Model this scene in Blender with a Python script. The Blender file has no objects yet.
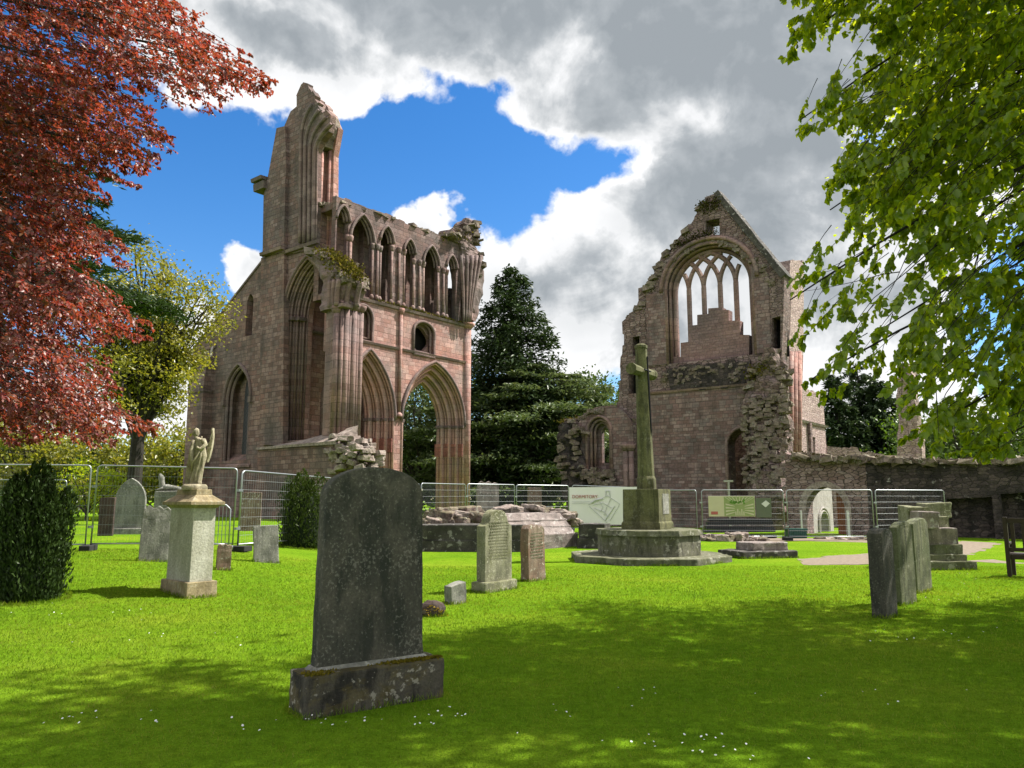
import bpy, bmesh, math, random
import numpy as np
from mathutils import Vector, Matrix, noise

random.seed(11)
rng = np.random.default_rng(11)
C = bpy.context.scene
col = C.collection
R = math.radians

# ------------------------------------------------------------------ camera
F = 769.0
PITCH = math.atan(116 / F)
cp, sp = math.cos(PITCH), math.sin(PITCH)
CAM = Vector((0, 0, 1.6))
cam_d = bpy.data.cameras.new('camera')
cam_d.sensor_width = 36
cam_d.lens = 36 * F / 1024
cam_d.clip_start = 0.05
cam_d.clip_end = 5000
cam = bpy.data.objects.new('camera', cam_d)
cam.location = CAM
cam.rotation_euler = (R(90) + PITCH, 0, 0)
col.objects.link(cam)
C.camera = cam

# ------------------------------------------------------------------ light
SUN_AZ = R(75)          # clockwise from +Y
SUN_EL = R(53)
SUNV = Vector((math.sin(SUN_AZ) * math.cos(SUN_EL), math.cos(SUN_AZ) * math.cos(SUN_EL), math.sin(SUN_EL)))
sl = bpy.data.lights.new('sun', 'SUN')
sl.energy = 4.3
sl.angle = R(0.6)
sl.color = (1.0, 0.945, 0.85)
so = bpy.data.objects.new('sun', sl)
so.rotation_euler = (-SUNV).to_track_quat('-Z', 'Y').to_euler()
so.location = (60, 20, 80)
col.objects.link(so)
C.view_settings.view_transform = 'Standard'
C.view_settings.look = 'None'
C.view_settings.exposure = 1.5
C.view_settings.gamma = 1
C.view_settings.use_curve_mapping = False
C.cycles.max_bounces = 6
C.cycles.diffuse_bounces = 3
C.cycles.glossy_bounces = 2
C.cycles.transmission_bounces = 3
C.cycles.transparent_max_bounces = 6
C.cycles.caustics_reflective = False
C.cycles.caustics_refractive = False


def ray(px, py):
    u = (px - 512) / F
    v = (384 - py) / F
    return Vector((u, cp - sp * v, sp + cp * v))


def at(px, py, Y):
    d = ray(px, py)
    return CAM + d * (Y / d.y)


def proj(p):
    x, y, z = p[0], p[1], p[2] - CAM.z
    dep = y * cp + z * sp
    up = -y * sp + z * cp
    if dep < 0.05:
        return None
    return 512 + F * x / dep, 384 - F * up / dep, dep


def azel(px, py):
    d = ray(px, py)
    return math.degrees(math.atan2(d.x, d.y)), math.degrees(math.atan2(d.z, math.hypot(d.x, d.y)))


# ------------------------------------------------------------------ node helpers
class NT:
    def __init__(s, tree):
        s.t = tree
        s.n = tree.nodes
        s.l = tree.links

    def node(s, kind, **kw):
        n = s.n.new(kind)
        for k, v in kw.items():
            setattr(n, k, v)
        return n

    def link(s, a, b):
        s.l.new(a, b)

    def inp(s, sock, v):
        if isinstance(v, bpy.types.NodeSocket):
            s.link(v, sock)
        else:
            sock.default_value = v

    def math(s, op, a, b=0.0, c=None, clamp=False):
        n = s.node('ShaderNodeMath', operation=op)
        n.use_clamp = clamp
        s.inp(n.inputs[0], a)
        s.inp(n.inputs[1], b)
        if c is not None:
            s.inp(n.inputs[2], c)
        return n.outputs[0]

    def mix(s, f, a, b, kind='MIX'):
        n = s.node('ShaderNodeMix', data_type='RGBA', blend_type=kind)
        s.inp(n.inputs[0], f)
        s.inp(n.inputs[6], a if isinstance(a, bpy.types.NodeSocket) else c4(a))
        s.inp(n.inputs[7], b if isinstance(b, bpy.types.NodeSocket) else c4(b))
        return n.outputs[2]

    def noise(s, vec, scale, detail=4, rough=0.55, dist=0.0):
        n = s.node('ShaderNodeTexNoise')
        if vec is not None:
            s.link(vec, n.inputs['Vector'])
        n.inputs['Scale'].default_value = scale
        n.inputs['Detail'].default_value = detail
        n.inputs['Roughness'].default_value = rough
        n.inputs['Distortion'].default_value = dist
        return n.outputs['Fac']

    def ramp(s, f, stops, interp='LINEAR'):
        n = s.node('ShaderNodeValToRGB')
        cr = n.color_ramp
        cr.interpolation = interp
        while len(cr.elements) > 1:
            cr.elements.remove(cr.elements[-1])
        for i, (p, c) in enumerate(stops):
            e = cr.elements[0] if i == 0 else cr.elements.new(p)
            e.position = p
            e.color = c4(c)
        s.link(f, n.inputs[0])
        return n.outputs[0]

    def sstep(s, v, lo, hi):
        n = s.node('ShaderNodeMapRange', interpolation_type='SMOOTHSTEP')
        s.inp(n.inputs[0], v)
        n.inputs[1].default_value = lo
        n.inputs[2].default_value = hi
        return n.outputs[0]

    def vmath(s, op, a, b=None, scale=None):
        n = s.node('ShaderNodeVectorMath', operation=op)
        s.inp(n.inputs[0], a)
        if b is not None:
            s.inp(n.inputs[1], b)
        if scale is not None:
            s.inp(n.inputs[3], scale)
        return n


KA = 0.72      # surfaces are given at mid-exposure brightness; KA brings them to their real reflectance


def alb(c):
    return (c[0] * KA, c[1] * KA, c[2] * KA)


def c4(c):
    if isinstance(c, (int, float)):
        return (c, c, c, 1)
    return tuple(c) if len(c) == 4 else (c[0], c[1], c[2], 1)


# ------------------------------------------------------------------ world: sky and clouds
world = bpy.data.worlds.new('World')
C.world = world
world.use_nodes = True
w = NT(world.node_tree)
w.n.clear()
out = w.node('ShaderNodeOutputWorld')
bg = w.node('ShaderNodeBackground')
bg.inputs[1].default_value = 0.085
w.link(bg.outputs[0], out.inputs[0])
sky = w.node('ShaderNodeTexSky', sky_type='NISHITA')
sky.sun_disc = False
sky.sun_elevation = SUN_EL
sky.sun_rotation = SUN_AZ
sky.altitude = 100
sky.air_density = 1.0
sky.dust_density = 0.3
sky.ozone_density = 2.0
hs = w.node('ShaderNodeHueSaturation')
hs.inputs['Hue'].default_value = 0.505
hs.inputs['Saturation'].default_value = 1.38
hs.inputs['Value'].default_value = 0.80
w.link(sky.outputs[0], hs.inputs['Color'])
tc = w.node('ShaderNodeTexCoord')
dirv = tc.outputs['Generated']
sx = w.node('ShaderNodeSeparateXYZ')
w.link(dirv, sx.inputs[0])
az = w.math('MULTIPLY', w.math('ARCTAN2', sx.outputs[0], sx.outputs[1]), 180 / math.pi)
el = w.math('MULTIPLY', w.math('ARCSINE', sx.outputs[2]), 180 / math.pi)
# warp the blob field so that its outlines break up
wn1 = w.noise(dirv, 5.0, 6, 0.6)
wn2n = w.vmath('ADD', dirv, (3.1, 1.7, 5.2)).outputs[0]
wn2 = w.noise(wn2n, 5.0, 6, 0.6)
az2 = w.math('ADD', az, w.math('MULTIPLY', w.math('SUBTRACT', wn1, 0.5), 11.0))
el2 = w.math('ADD', el, w.math('MULTIPLY', w.math('SUBTRACT', wn2, 0.5), 9.0))
pos = w.node('ShaderNodeCombineXYZ')
w.link(az2, pos.inputs[0])
w.link(el2, pos.inputs[1])


def blob_field(blobs):
    acc = None
    for (px, py, rx, ry, amp) in blobs:
        a, e = azel(px, py)
        a1, e1 = azel(px + rx, py)
        a2, e2 = azel(px, py - ry)
        sub = w.vmath('SUBTRACT', pos.outputs[0], (a, e, 0)).outputs[0]
        mul = w.vmath('MULTIPLY', sub, (1 / max(abs(a1 - a), .5), 1 / max(abs(e2 - e), .5), 0)).outputs[0]
        ln = w.vmath('LENGTH', mul).outputs['Value']
        f = w.math('MULTIPLY', w.math('SUBTRACT', 1.0, ln), amp)
        if acc is None:
            acc = f
        else:
            acc = w.math('SMOOTH_MAX', acc, f, 0.15)
    return acc


# cloud banks of that afternoon: (centre and radii given at the photo's scale)
COVER = [(480, -2, 340, 95, 1.3), (760, 40, 270, 165, 1.3), (250, 52, 120, 72, .9), (190, 20, 90, 60, .8), (330, 78, 120, 46, .9),
         (620, 88, 122, 46, 1), (750, 190, 140, 130, 1.3), (640, 235, 95, 62, 1), (580, 300, 130, 95, 1.2), (720, 300, 150, 130, 1.2),
         (478, 285, 50, 66, 1), (428, 234, 58, 48, 1.3), (240, 278, 36, 32, .9), (860, 250, 140, 110, .9), (160, 380, 100, 70, .8),
         (600, 345, 150, 50, .7), (850, 370, 140, 60, .7), (230, -160, 600, 120, 1.0), (900, 430, 160, 60, .6), (1000, 120, 130, 150, .8)]
GREY = [(480, -5, 330, 84, 1.3), (720, 30, 250, 125, 1.4), (725, 195, 120, 95, 1.3), (830, 130, 130, 120, 1.2), (585, 292, 90, 40, .6), (650, 335, 70, 36, .5),
        (520, 290, 50, 26, .5), (290, 40, 120, 40, .9), (300, -200, 700, 120, .9), (860, 300, 90, 40, .5)]
BRIGHT = [(612, 215, 55, 60, 1), (428, 225, 42, 34, 1), (690, 118, 55, 34, .9), (560, 250, 70, 36, .9), (520, 102, 60, 24, .8), (600, 350, 60, 40, .6),
          (300, 98, 80, 26, .7), (480, 260, 34, 50, .9), (650, 160, 50, 24, .7)]
cov = blob_field(COVER)
gry = blob_field(GREY)
bri = blob_field(BRIGHT)
fine = w.noise(dirv, 14.0, 9, 0.56, 0.2)
mid_n = w.noise(w.vmath('ADD', dirv, (7.7, 2.2, 0.4)).outputs[0], 7.5, 7, 0.58, 0.5)
# the same puffs looked at a little nearer to the sun: their difference lights the billows
shift = w.vmath('ADD', dirv, (SUNV.x * 0.02, SUNV.y * 0.02, 0.03)).outputs[0]
fine_s = w.noise(shift, 14.0, 9, 0.56, 0.2)
fn = w.math('SUBTRACT', fine, 0.5)
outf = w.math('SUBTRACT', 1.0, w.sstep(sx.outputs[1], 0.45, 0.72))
broken = w.math('MULTIPLY', w.math('SUBTRACT', w.noise(dirv, 2.2, 4, 0.5), 0.44), 4.0)  # cloud cover added outside the view for whiter, stronger ambient fill
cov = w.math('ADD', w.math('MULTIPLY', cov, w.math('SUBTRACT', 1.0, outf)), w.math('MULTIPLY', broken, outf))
dens = w.math('ADD', cov, w.math('MULTIPLY', fn, 1.1))
alpha = w.sstep(dens, -0.04, 0.17)
thick = w.math('ADD', gry, w.math('MULTIPLY', w.math('SUBTRACT', mid_n, 0.5), 2.2))
thick = w.math('ADD', thick, w.math('MULTIPLY', fn, 0.8))
greyf = w.sstep(thick, -0.45, 0.95)
edge = w.sstep(dens, 0.05, 0.42)
greyf = w.math('MULTIPLY', greyf, edge)
bill = w.math('MULTIPLY', w.math('SUBTRACT', fine, fine_s), 2.6)
greyf = w.math('SUBTRACT', greyf, w.math('MULTIPLY', w.sstep(bri, -.3, .9), 0.35))
greyf = w.math('ADD', greyf, w.math('MULTIPLY', bill, -0.55), clamp=True)
base_g = w.math('MULTIPLY', w.sstep(cov, 0.1, 1.0), 0.25)
greyf = w.math('MAXIMUM', greyf, base_g)
ccol = w.ramp(greyf, [(0, (4.7, 4.7, 4.75)), (0.3, (3.35, 3.43, 3.5)), (0.65, (2.05, 2.2, 2.33)), (1.0, (1.5, 1.66, 1.8))])
ccol = w.mix(outf, ccol, (6.6, 6.5, 6.4))      # unseen clouds outside the view, brightened to lift the ambient fill
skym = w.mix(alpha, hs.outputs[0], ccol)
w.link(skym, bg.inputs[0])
world.cycles.sampling_method = 'MANUAL'
world.cycles.sample_map_resolution = 512

# ------------------------------------------------------------------ materials


def new_mat(name):
    m = bpy.data.materials.new(name)
    m.use_nodes = True
    n = NT(m.node_tree)
    n.n.clear()
    o = n.node('ShaderNodeOutputMaterial')
    b = n.node('ShaderNodeBsdfPrincipled')
    n.link(b.outputs[0], o.inputs[0])
    b.inputs['Roughness'].default_value = 0.9
    b.inputs['Specular IOR Level'].default_value = 0.25
    return m, n, b, o


def plain(name, c, rough=0.7, metal=0.0, var=0.15, scale=6):
    m, n, b, o = new_mat(name)
    c = alb(c)
    t = n.node('ShaderNodeTexCoord')
    f = n.noise(t.outputs['Object'], scale, 5)
    cc = n.mix(f, tuple(x * (1 - var) for x in c), tuple(min(1, x * (1 + var)) for x in c))
    n.link(cc, b.inputs['Base Color'])
    b.inputs['Roughness'].default_value = rough
    b.inputs['Metallic'].default_value = metal
    return m


def weather(n, colr, vec, ls, stain, stain_col, lichen, lichen_col, moss=0.0):
    if stain > 0:
        a = n.noise(vec, 0.55, 6, 0.65)
        st = n.vmath('MULTIPLY', vec, (1.3, 0.16, 1.3)).outputs[0]
        b = n.noise(st, 1.0, 5, 0.6)
        s_ = n.sstep(n.math('ADD', n.math('MULTIPLY', a, 0.55), n.math('MULTIPLY', b, 0.45)), 0.44, 0.66)
        colr = n.mix(n.math('MULTIPLY', s_, stain), colr, stain_col)
    if lichen > 0:
        l1 = n.noise(vec, ls or 5.0, 7, 0.7)
        l_ = n.sstep(l1, 0.60, 0.70)
        colr = n.mix(n.math('MULTIPLY', l_, lichen), colr, lichen_col)
    if moss > 0:
        m1 = n.noise(vec, 0.9, 6, 0.7)
        colr = n.mix(n.math('MULTIPLY', n.sstep(m1, 0.55, 0.7), moss), colr, (0.075, 0.07, 0.025))
    return colr


def masonry(name, cols, bw=0.55, bh=0.29, mortar=(0.09, 0.07, 0.062), msize=0.016, stain=0.45, stain_col=(0.065, 0.055, 0.05),
            lichen=0.3, lichen_col=(0.40, 0.365, 0.335), bump=0.6, moss=0.0):
    m, n, b, o = new_mat(name)
    cols, mortar, stain_col, lichen_col = [alb(c) for c in cols], alb(mortar), alb(stain_col), alb(lichen_col)
    t = n.node('ShaderNodeTexCoord')
    ob = t.outputs['Object']
    s = n.node('ShaderNodeSeparateXYZ')
    n.link(ob, s.inputs[0])
    wv = n.noise(ob, 0.8, 3)
    cx = n.node('ShaderNodeCombineXYZ')
    n.link(n.math('ADD', n.math('ADD', s.outputs[0], s.outputs[2]), n.math('MULTIPLY', wv, 0.18)), cx.inputs[0])
    wv2 = n.noise(n.vmath('MULTIPLY', ob, (0.05, 1.1, 0.05)).outputs[0], 1.0, 2)
    n.link(n.math('ADD', s.outputs[1], n.math('MULTIPLY', wv2, 0.55)), cx.inputs[1])
    br = n.node('ShaderNodeTexBrick')
    br.offset = 0.5
    br.squash = 0.8
    br.squash_frequency = 3
    n.link(cx.outputs[0], br.inputs['Vector'])
    br.inputs['Color1'].default_value = (0, 0, 0, 1)
    br.inputs['Color2'].default_value = (1, 1, 1, 1)
    br.inputs['Mortar'].default_value = (0.5, 0.5, 0.5, 1)
    br.inputs['Scale'].default_value = 1
    br.inputs['Mortar Size'].default_value = msize
    br.inputs['Mortar Smooth'].default_value = 0.25
    br.inputs['Brick Width'].default_value = bw
    br.inputs['Row Height'].default_value = bh
    k = len(cols)
    rr = random.Random(len(name))
    cs = [tuple(x * g * k_ for x, k_ in zip(c, (1.37, 1.27, 1.33))) for g in (1.0, 0.9, 1.07, 0.96) for c in cols]
    rr.shuffle(cs)
    colr = n.ramp(br.outputs['Color'], [(0.1 + 0.8 * i / len(cs), c) for i, c in enumerate(cs)], 'CONSTANT')
    big = n.noise(ob, 0.30, 5, 0.62)
    mean = tuple(sum(c[i] for c in cols) / k for i in range(3))
    grey = sum(mean) / 3
    colr = n.mix(n.math('MULTIPLY', n.sstep(big, 0.50, 0.68), 0.65), colr, (grey * 1.02, grey * 0.97, grey * 0.93))
    colr = n.mix(n.math('MULTIPLY', n.sstep(big, 0.48, 0.34), 0.45), colr, (mean[0] * 1.5, mean[1] * 1.12, mean[2] * 1.08))
    colr = n.mix(0.25, colr, tuple(m_ * 1.25 for m_ in mean))
    colr = n.mix(n.math('MULTIPLY', br.outputs['Fac'], 0.6), colr, mortar)
    f1 = n.noise(ob, 9.0, 6, 0.65)
    colr = n.mix(1.0, colr, n.ramp(f1, [(0.25, 0.62), (0.5, 1.0), (0.8, 1.35)]), 'MULTIPLY')
    f2 = n.noise(ob, 0.45, 5, 0.6)
    colr = n.mix(1.0, colr, n.ramp(f2, [(0.3, (0.78, 0.8, 0.84)), (0.52, 1.0), (0.72, (1.22, 1.1, 1.02))]), 'MULTIPLY')
    colr = weather(n, colr, ob, None, stain, stain_col, lichen, lichen_col, moss)
    n.link(colr, b.inputs['Base Color'])
    h = n.math('ADD', n.math('MULTIPLY', n.math('SUBTRACT', 1.0, br.outputs['Fac']), 0.7), n.math('MULTIPLY', f1, 0.6))
    h = n.math('ADD', h, n.math('MULTIPLY', br.outputs['Color'], 0.35))
    bp = n.node('ShaderNodeBump')
    bp.inputs['Strength'].default_value = bump
    bp.inputs['Distance'].default_value = 0.07
    n.link(h, bp.inputs['Height'])
    n.link(bp.outputs[0], b.inputs['Normal'])
    return m


def rubble(name, cols, scale=2.9, mortar=(0.10, 0.085, 0.075), stain=0.4, stain_col=(0.04, 0.037, 0.035), lichen=0.5,
           lichen_col=(0.40, 0.37, 0.34), bump=0.9, moss=0.0, ls=None):
    m, n, b, o = new_mat(name)
    cols, mortar, stain_col, lichen_col = [alb(c) for c in cols], alb(mortar), alb(stain_col), alb(lichen_col)
    t = n.node('ShaderNodeTexCoord')
    ob = t.outputs['Object']
    s = n.node('ShaderNodeSeparateXYZ')
    n.link(ob, s.inputs[0])
    cx = n.node('ShaderNodeCombineXYZ')
    wv = n.noise(ob, 2.2, 4)
    n.link(n.math('ADD', n.math('ADD', s.outputs[0], n.math('MULTIPLY', s.outputs[2], 0.9)), n.math('MULTIPLY', wv, 0.3)), cx.inputs[0])
    n.link(n.math('MULTIPLY', n.math('ADD', s.outputs[1], n.math('MULTIPLY', wv, 0.16)), 2.35), cx.inputs[1])
    v1 = n.node('ShaderNodeTexVoronoi', voronoi_dimensions='2D', feature='F1')
    v2 = n.node('ShaderNodeTexVoronoi', voronoi_dimensions='2D', feature='DISTANCE_TO_EDGE')
    for v in (v1, v2):
        n.link(cx.outputs[0], v.inputs['Vector'])
        v.inputs['Scale'].default_value = scale
        v.inputs['Randomness'].default_value = 0.8
    sp_ = n.node('ShaderNodeSeparateColor')
    n.link(v1.outputs['Color'], sp_.inputs[0])
    k = len(cols)
    colr = n.ramp(sp_.outputs[0], [(i / (k - 1), tuple(x * k_ for x, k_ in zip(c, (1.46, 1.31, 1.38)))) for i, c in enumerate(cols)])
    gap = n.sstep(v2.outputs['Distance'], 0.0, 0.075)
    colr = n.mix(gap, mortar, colr)
    f1 = n.noise(ob, 9.0, 6, 0.65)
    colr = n.mix(1.0, colr, n.ramp(f1, [(0.25, 0.55), (0.5, 1.0), (0.8, 1.4)]), 'MULTIPLY')
    colr = weather(n, colr, ob, ls, stain, stain_col, lichen, lichen_col, moss)
    n.link(colr, b.inputs['Base Color'])
    h = n.math('ADD', n.math('MULTIPLY', gap, 1.0), n.math('MULTIPLY', f1, 0.8))
    h = n.math('ADD', h, n.math('MULTIPLY', sp_.outputs[1], 0.6))
    bp = n.node('ShaderNodeBump')
    bp.inputs['Strength'].default_value = bump
    bp.inputs['Distance'].default_value = 0.11
    n.link(h, bp.inputs['Height'])
    n.link(bp.outputs[0], b.inputs['Normal'])
    return m


def stone(name, c1, c2, dark=(0.03, 0.03, 0.028), dark_amt=0.5, lichen=0.5, lichen_col=(0.42, 0.42, 0.36), lich_scale=14, moss=0.0,
          moss_col=(0.12, 0.13, 0.02), bump=0.35, streak=0.4, rough=0.9, scale=1.0, lich_lo=0.6, lich_hi=0.66, green_low=0.0):
    m, n, b, o = new_mat(name)
    c1, c2, dark, lichen_col, moss_col = alb(c1), alb(c2), alb(dark), alb(lichen_col), alb(moss_col)
    t = n.node('ShaderNodeTexCoord')
    ob = t.outputs['Object']
    f0 = n.noise(ob, 2.2 * scale, 6, 0.6)
    colr = n.mix(n.sstep(f0, 0.35, 0.65), c1, c2)
    f1 = n.noise(ob, 30 * scale, 5, 0.7)
    colr = n.mix(1.0, colr, n.ramp(f1, [(0.25, 0.6), (0.5, 1.0), (0.78, 1.4)]), 'MULTIPLY')
    if dark_amt > 0:
        d = n.noise(n.vmath('MULTIPLY', ob, (1, 1, 0.35)).outputs[0], 4.5 * scale, 6, 0.68)
        colr = n.mix(n.math('MULTIPLY', n.sstep(d, 0.46, 0.62), dark_amt), colr, dark)
    if streak > 0:
        st = n.vmath('MULTIPLY', ob, (9 * scale, 9 * scale, 0.5 * scale)).outputs[0]
        s1 = n.noise(st, 1.0, 4, 0.6)
        colr = n.mix(n.math('MULTIPLY', n.sstep(s1, 0.5, 0.72), streak), colr, dark)
    if moss > 0:
        mm = n.noise(ob, 3.5 * scale, 6, 0.7)
        geo = n.node('ShaderNodeNewGeometry')
        gs = n.node('ShaderNodeSeparateXYZ')
        n.link(geo.outputs['Normal'], gs.inputs[0])
        up = n.math('MULTIPLY', n.sstep(gs.outputs[2], -0.3, 0.7), 0.22)
        colr = n.mix(n.math('MULTIPLY', n.sstep(n.math('ADD', mm, up), 0.52, 0.66), moss), colr, moss_col)
    if lichen > 0:
        l1 = n.noise(ob, lich_scale * scale, 5, 0.6)
        l2 = n.noise(ob, 1.6 * scale, 4, 0.6)
        l_ = n.sstep(n.math('ADD', n.math('MULTIPLY', l1, 0.7), n.math('MULTIPLY', l2, 0.3)), lich_lo - .05, lich_hi - .05)
        colr = n.mix(n.math('MULTIPLY', l_, lichen), colr, lichen_col)
    n.link(colr, b.inputs['Base Color'])
    b.inputs['Roughness'].default_value = rough
    h = n.math('ADD', f1, n.math('MULTIPLY', f0, 1.5))
    bp = n.node('ShaderNodeBump')
    bp.inputs['Strength'].default_value = bump
    bp.inputs['Distance'].default_value = 0.03 / scale
    n.link(h, bp.inputs['Height'])
    n.link(bp.outputs[0], b.inputs['Normal'])
    return m


def leafmat(name, cols, trans=0.45, trans_gain=(1.0, 1.0, 0.7), gloss=0.08, rough=0.35):
    m, n, b, o = new_mat(name)
    cols = [alb(c) for c in cols]
    n.n.remove(b)
    geo = n.node('ShaderNodeNewGeometry')
    k = len(cols)
    colr = n.ramp(geo.outputs['Random Per Island'], [(i / max(1, k - 1), c) for i, c in enumerate(cols)])
    d = n.node('ShaderNodeBsdfDiffuse')
    t = n.node('ShaderNodeBsdfTranslucent')
    g = n.node('ShaderNodeBsdfGlossy')
    g.inputs['Roughness'].default_value = rough
    g.inputs['Color'].default_value = (0.8, 0.8, 0.8, 1)
    n.link(colr, d.inputs['Color'])
    n.link(n.mix(1.0, colr, trans_gain, 'MULTIPLY'), t.inputs['Color'])
    m1 = n.node('ShaderNodeMixShader')
    m1.inputs[0].default_value = trans
    n.link(d.outputs[0], m1.inputs[1])
    n.link(t.outputs[0], m1.inputs[2])
    m2 = n.node('ShaderNodeMixShader')
    m2.inputs[0].default_value = gloss
    n.link(m1.outputs[0], m2.inputs[1])
    n.link(g.outputs[0], m2.inputs[2])
    n.link(m2.outputs[0], o.inputs[0])
    return m


M = {}
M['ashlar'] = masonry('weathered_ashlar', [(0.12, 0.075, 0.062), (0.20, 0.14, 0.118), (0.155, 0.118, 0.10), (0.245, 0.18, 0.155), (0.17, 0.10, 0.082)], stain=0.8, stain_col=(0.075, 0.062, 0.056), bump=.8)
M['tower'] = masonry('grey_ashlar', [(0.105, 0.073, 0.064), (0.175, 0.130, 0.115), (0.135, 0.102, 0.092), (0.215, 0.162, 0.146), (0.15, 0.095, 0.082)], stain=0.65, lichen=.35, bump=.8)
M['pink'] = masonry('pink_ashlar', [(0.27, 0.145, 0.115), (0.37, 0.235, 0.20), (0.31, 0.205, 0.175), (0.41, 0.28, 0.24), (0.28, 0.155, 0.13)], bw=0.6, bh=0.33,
                    mortar=(0.15, 0.10, 0.085), stain=0.35, stain_col=(0.13, 0.10, 0.09), lichen=0.25)
M['pink_mould'] = masonry('pink_moulded_stone', [(0.36, 0.215, 0.18), (0.42, 0.27, 0.23), (0.39, 0.25, 0.215)], bw=1.6, bh=0.5, mortar=(0.2, 0.13, 0.11), stain=0.3, stain_col=(0.16, 0.12, 0.10), lichen=0.2, bump=.35)
M['red_band'] = masonry('red_ashlar', [(0.27, 0.115, 0.09), (0.32, 0.15, 0.12), (0.25, 0.11, 0.09)], stain=0.3, lichen=0.2)
M['mould'] = masonry('moulded_stone', [(0.17, 0.108, 0.092), (0.25, 0.175, 0.152), (0.20, 0.15, 0.132)], bw=1.3, bh=0.45, stain=0.45, lichen=0.3, bump=0.35)
M['grey_mould'] = masonry('grey_moulded_stone', [(0.13, 0.095, 0.085), (0.21, 0.160, 0.144), (0.165, 0.126, 0.114)], bw=1.3, bh=0.45, stain=0.55, lichen=0.4, bump=0.35)
M['rubble'] = rubble('rubble_masonry', [(0.10, 0.072, 0.062), (0.205, 0.16, 0.14), (0.15, 0.115, 0.10), (0.27, 0.22, 0.195), (0.14, 0.095, 0.08), (0.22, 0.19, 0.17)], moss=0.15, stain=.55)
M['rubble_dark'] = rubble('black_weathered_rubble', [(0.024, 0.022, 0.02), (0.05, 0.044, 0.04), (0.085, 0.072, 0.064), (0.035, 0.03, 0.028)],
                          stain=0.85, stain_col=(0.014, 0.013, 0.012), lichen=0.75, lichen_col=(0.46, 0.43, 0.41), ls=2.6)
M['rubble_pale'] = rubble('pale_rubble', [(0.26, 0.205, 0.18), (0.36, 0.30, 0.265), (0.31, 0.25, 0.22), (0.42, 0.36, 0.32)], stain=0.2, stain_col=(0.2, 0.17, 0.15),
                          mortar=(0.24, 0.20, 0.175), lichen=0.2)
M['gable'] = masonry('gable_ashlar', [(0.14, 0.088, 0.078), (0.22, 0.16, 0.142), (0.175, 0.145, 0.132), (0.27, 0.21, 0.187), (0.17, 0.11, 0.10)], bw=0.42, bh=0.2, stain=0.75, lichen=0.5)
M['infill'] = masonry('pink_infill', [(0.175, 0.112, 0.103), (0.235, 0.162, 0.15), (0.20, 0.135, 0.125)], bw=0.42, bh=0.19, mortar=(0.13, 0.09, 0.08), stain=0.35, lichen=0.15)
M['limewash'] = stone('limewashed_stone', (0.40, 0.37, 0.34), (0.52, 0.49, 0.46), dark_amt=0.4, dark=(0.3, 0.27, 0.24), lichen=0.0, streak=0.2)
M['rub_stone'] = stone('loose_stone', (0.16, 0.112, 0.097), (0.28, 0.215, 0.187), dark_amt=0.55, lichen=0.5, moss=0.3, bump=0.5)
M['rub_stone_pale'] = stone('loose_pale_stone', (0.27, 0.21, 0.18), (0.40, 0.33, 0.29), dark_amt=0.45, lichen=0.4, bump=0.5)
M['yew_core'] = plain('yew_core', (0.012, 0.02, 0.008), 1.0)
M['moss'] = leafmat('moss', [(0.10, 0.085, 0.015), (0.17, 0.14, 0.02), (0.08, 0.085, 0.02), (0.13, 0.09, 0.03)], trans=0.2, gloss=0.0)
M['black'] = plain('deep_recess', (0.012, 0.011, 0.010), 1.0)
M['lead'] = plain('leaded_glass', (0.025, 0.027, 0.03), 0.35, 0.0)
M['pipe'] = plain('painted_pipe', (0.45, 0.40, 0.36), 0.6)
M['galv'] = plain('galvanised_steel', (0.40, 0.43, 0.45), 0.4, 0.75, 0.1)
M['wire'] = plain('galvanised_wire', (0.30, 0.32, 0.33), 0.55, 0.4, 0.1)
M['rubber'] = plain('black_rubber', (0.03, 0.03, 0.03), 0.9)
M['dark_wood'] = plain('dark_timber', (0.035, 0.022, 0.012), 0.6, 0, 0.4, 12)
M['door_wood'] = plain('brown_timber', (0.25, 0.09, 0.035), 0.6, 0, 0.3, 8)
M['planks'] = plain('black_planks', (0.022, 0.024, 0.028), 0.6, 0, 0.3, 5)
M['banner'] = plain('white_banner', (0.90, 0.86, 0.86), 0.6, 0, 0.04, 2)
M['ink_grey'] = plain('grey_ink', (0.62, 0.62, 0.62), 0.7, 0, 0.1)
M['ink_red'] = plain('red_ink', (0.46, 0.13, 0.11), 0.7, 0, 0.1)
M['sign_buff'] = plain('buff_print', (0.60, 0.55, 0.36), 0.6, 0, 0.06)
M['sign_green'] = plain('green_print', (0.30, 0.36, 0.14), 0.6, 0, 0.25, 9)
M['sign_leaf'] = plain('leaf_green_print', (0.10, 0.26, 0.02), 0.6, 0, 0.4, 20)
M['sign_pale'] = plain('pale_print', (0.62, 0.58, 0.40), 0.6, 0, 0.1)
M['sign_grey'] = plain('grey_print', (0.13, 0.15, 0.10), 0.6, 0, 0.1)
M['sign_white'] = plain('white_print', (0.7, 0.7, 0.66), 0.6, 0, 0.05)
M['teal'] = plain('teal_plastic', (0.01, 0.07, 0.055), 0.4, 0, 0.1)
M['bark'] = stone('bark', (0.045, 0.036, 0.028), (0.085, 0.07, 0.055), dark_amt=0.4, lichen=0.15, streak=0.6, bump=0.8)
M['bark_dark'] = stone('dark_bark', (0.022, 0.018, 0.014), (0.04, 0.033, 0.027), dark_amt=0.3, lichen=0.0, streak=0.4, bump=0.6)
M['gs_dark'] = stone('dark_green_gravestone', (0.060, 0.061, 0.048), (0.105, 0.098, 0.077), dark=(0.026, 0.031, 0.024), dark_amt=0.75, lichen=0.38, lichen_col=(0.28, 0.275, 0.235),
                     lich_scale=30, streak=0.5, scale=1.4, lich_lo=0.60, lich_hi=0.65, moss=0.0)
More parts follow.
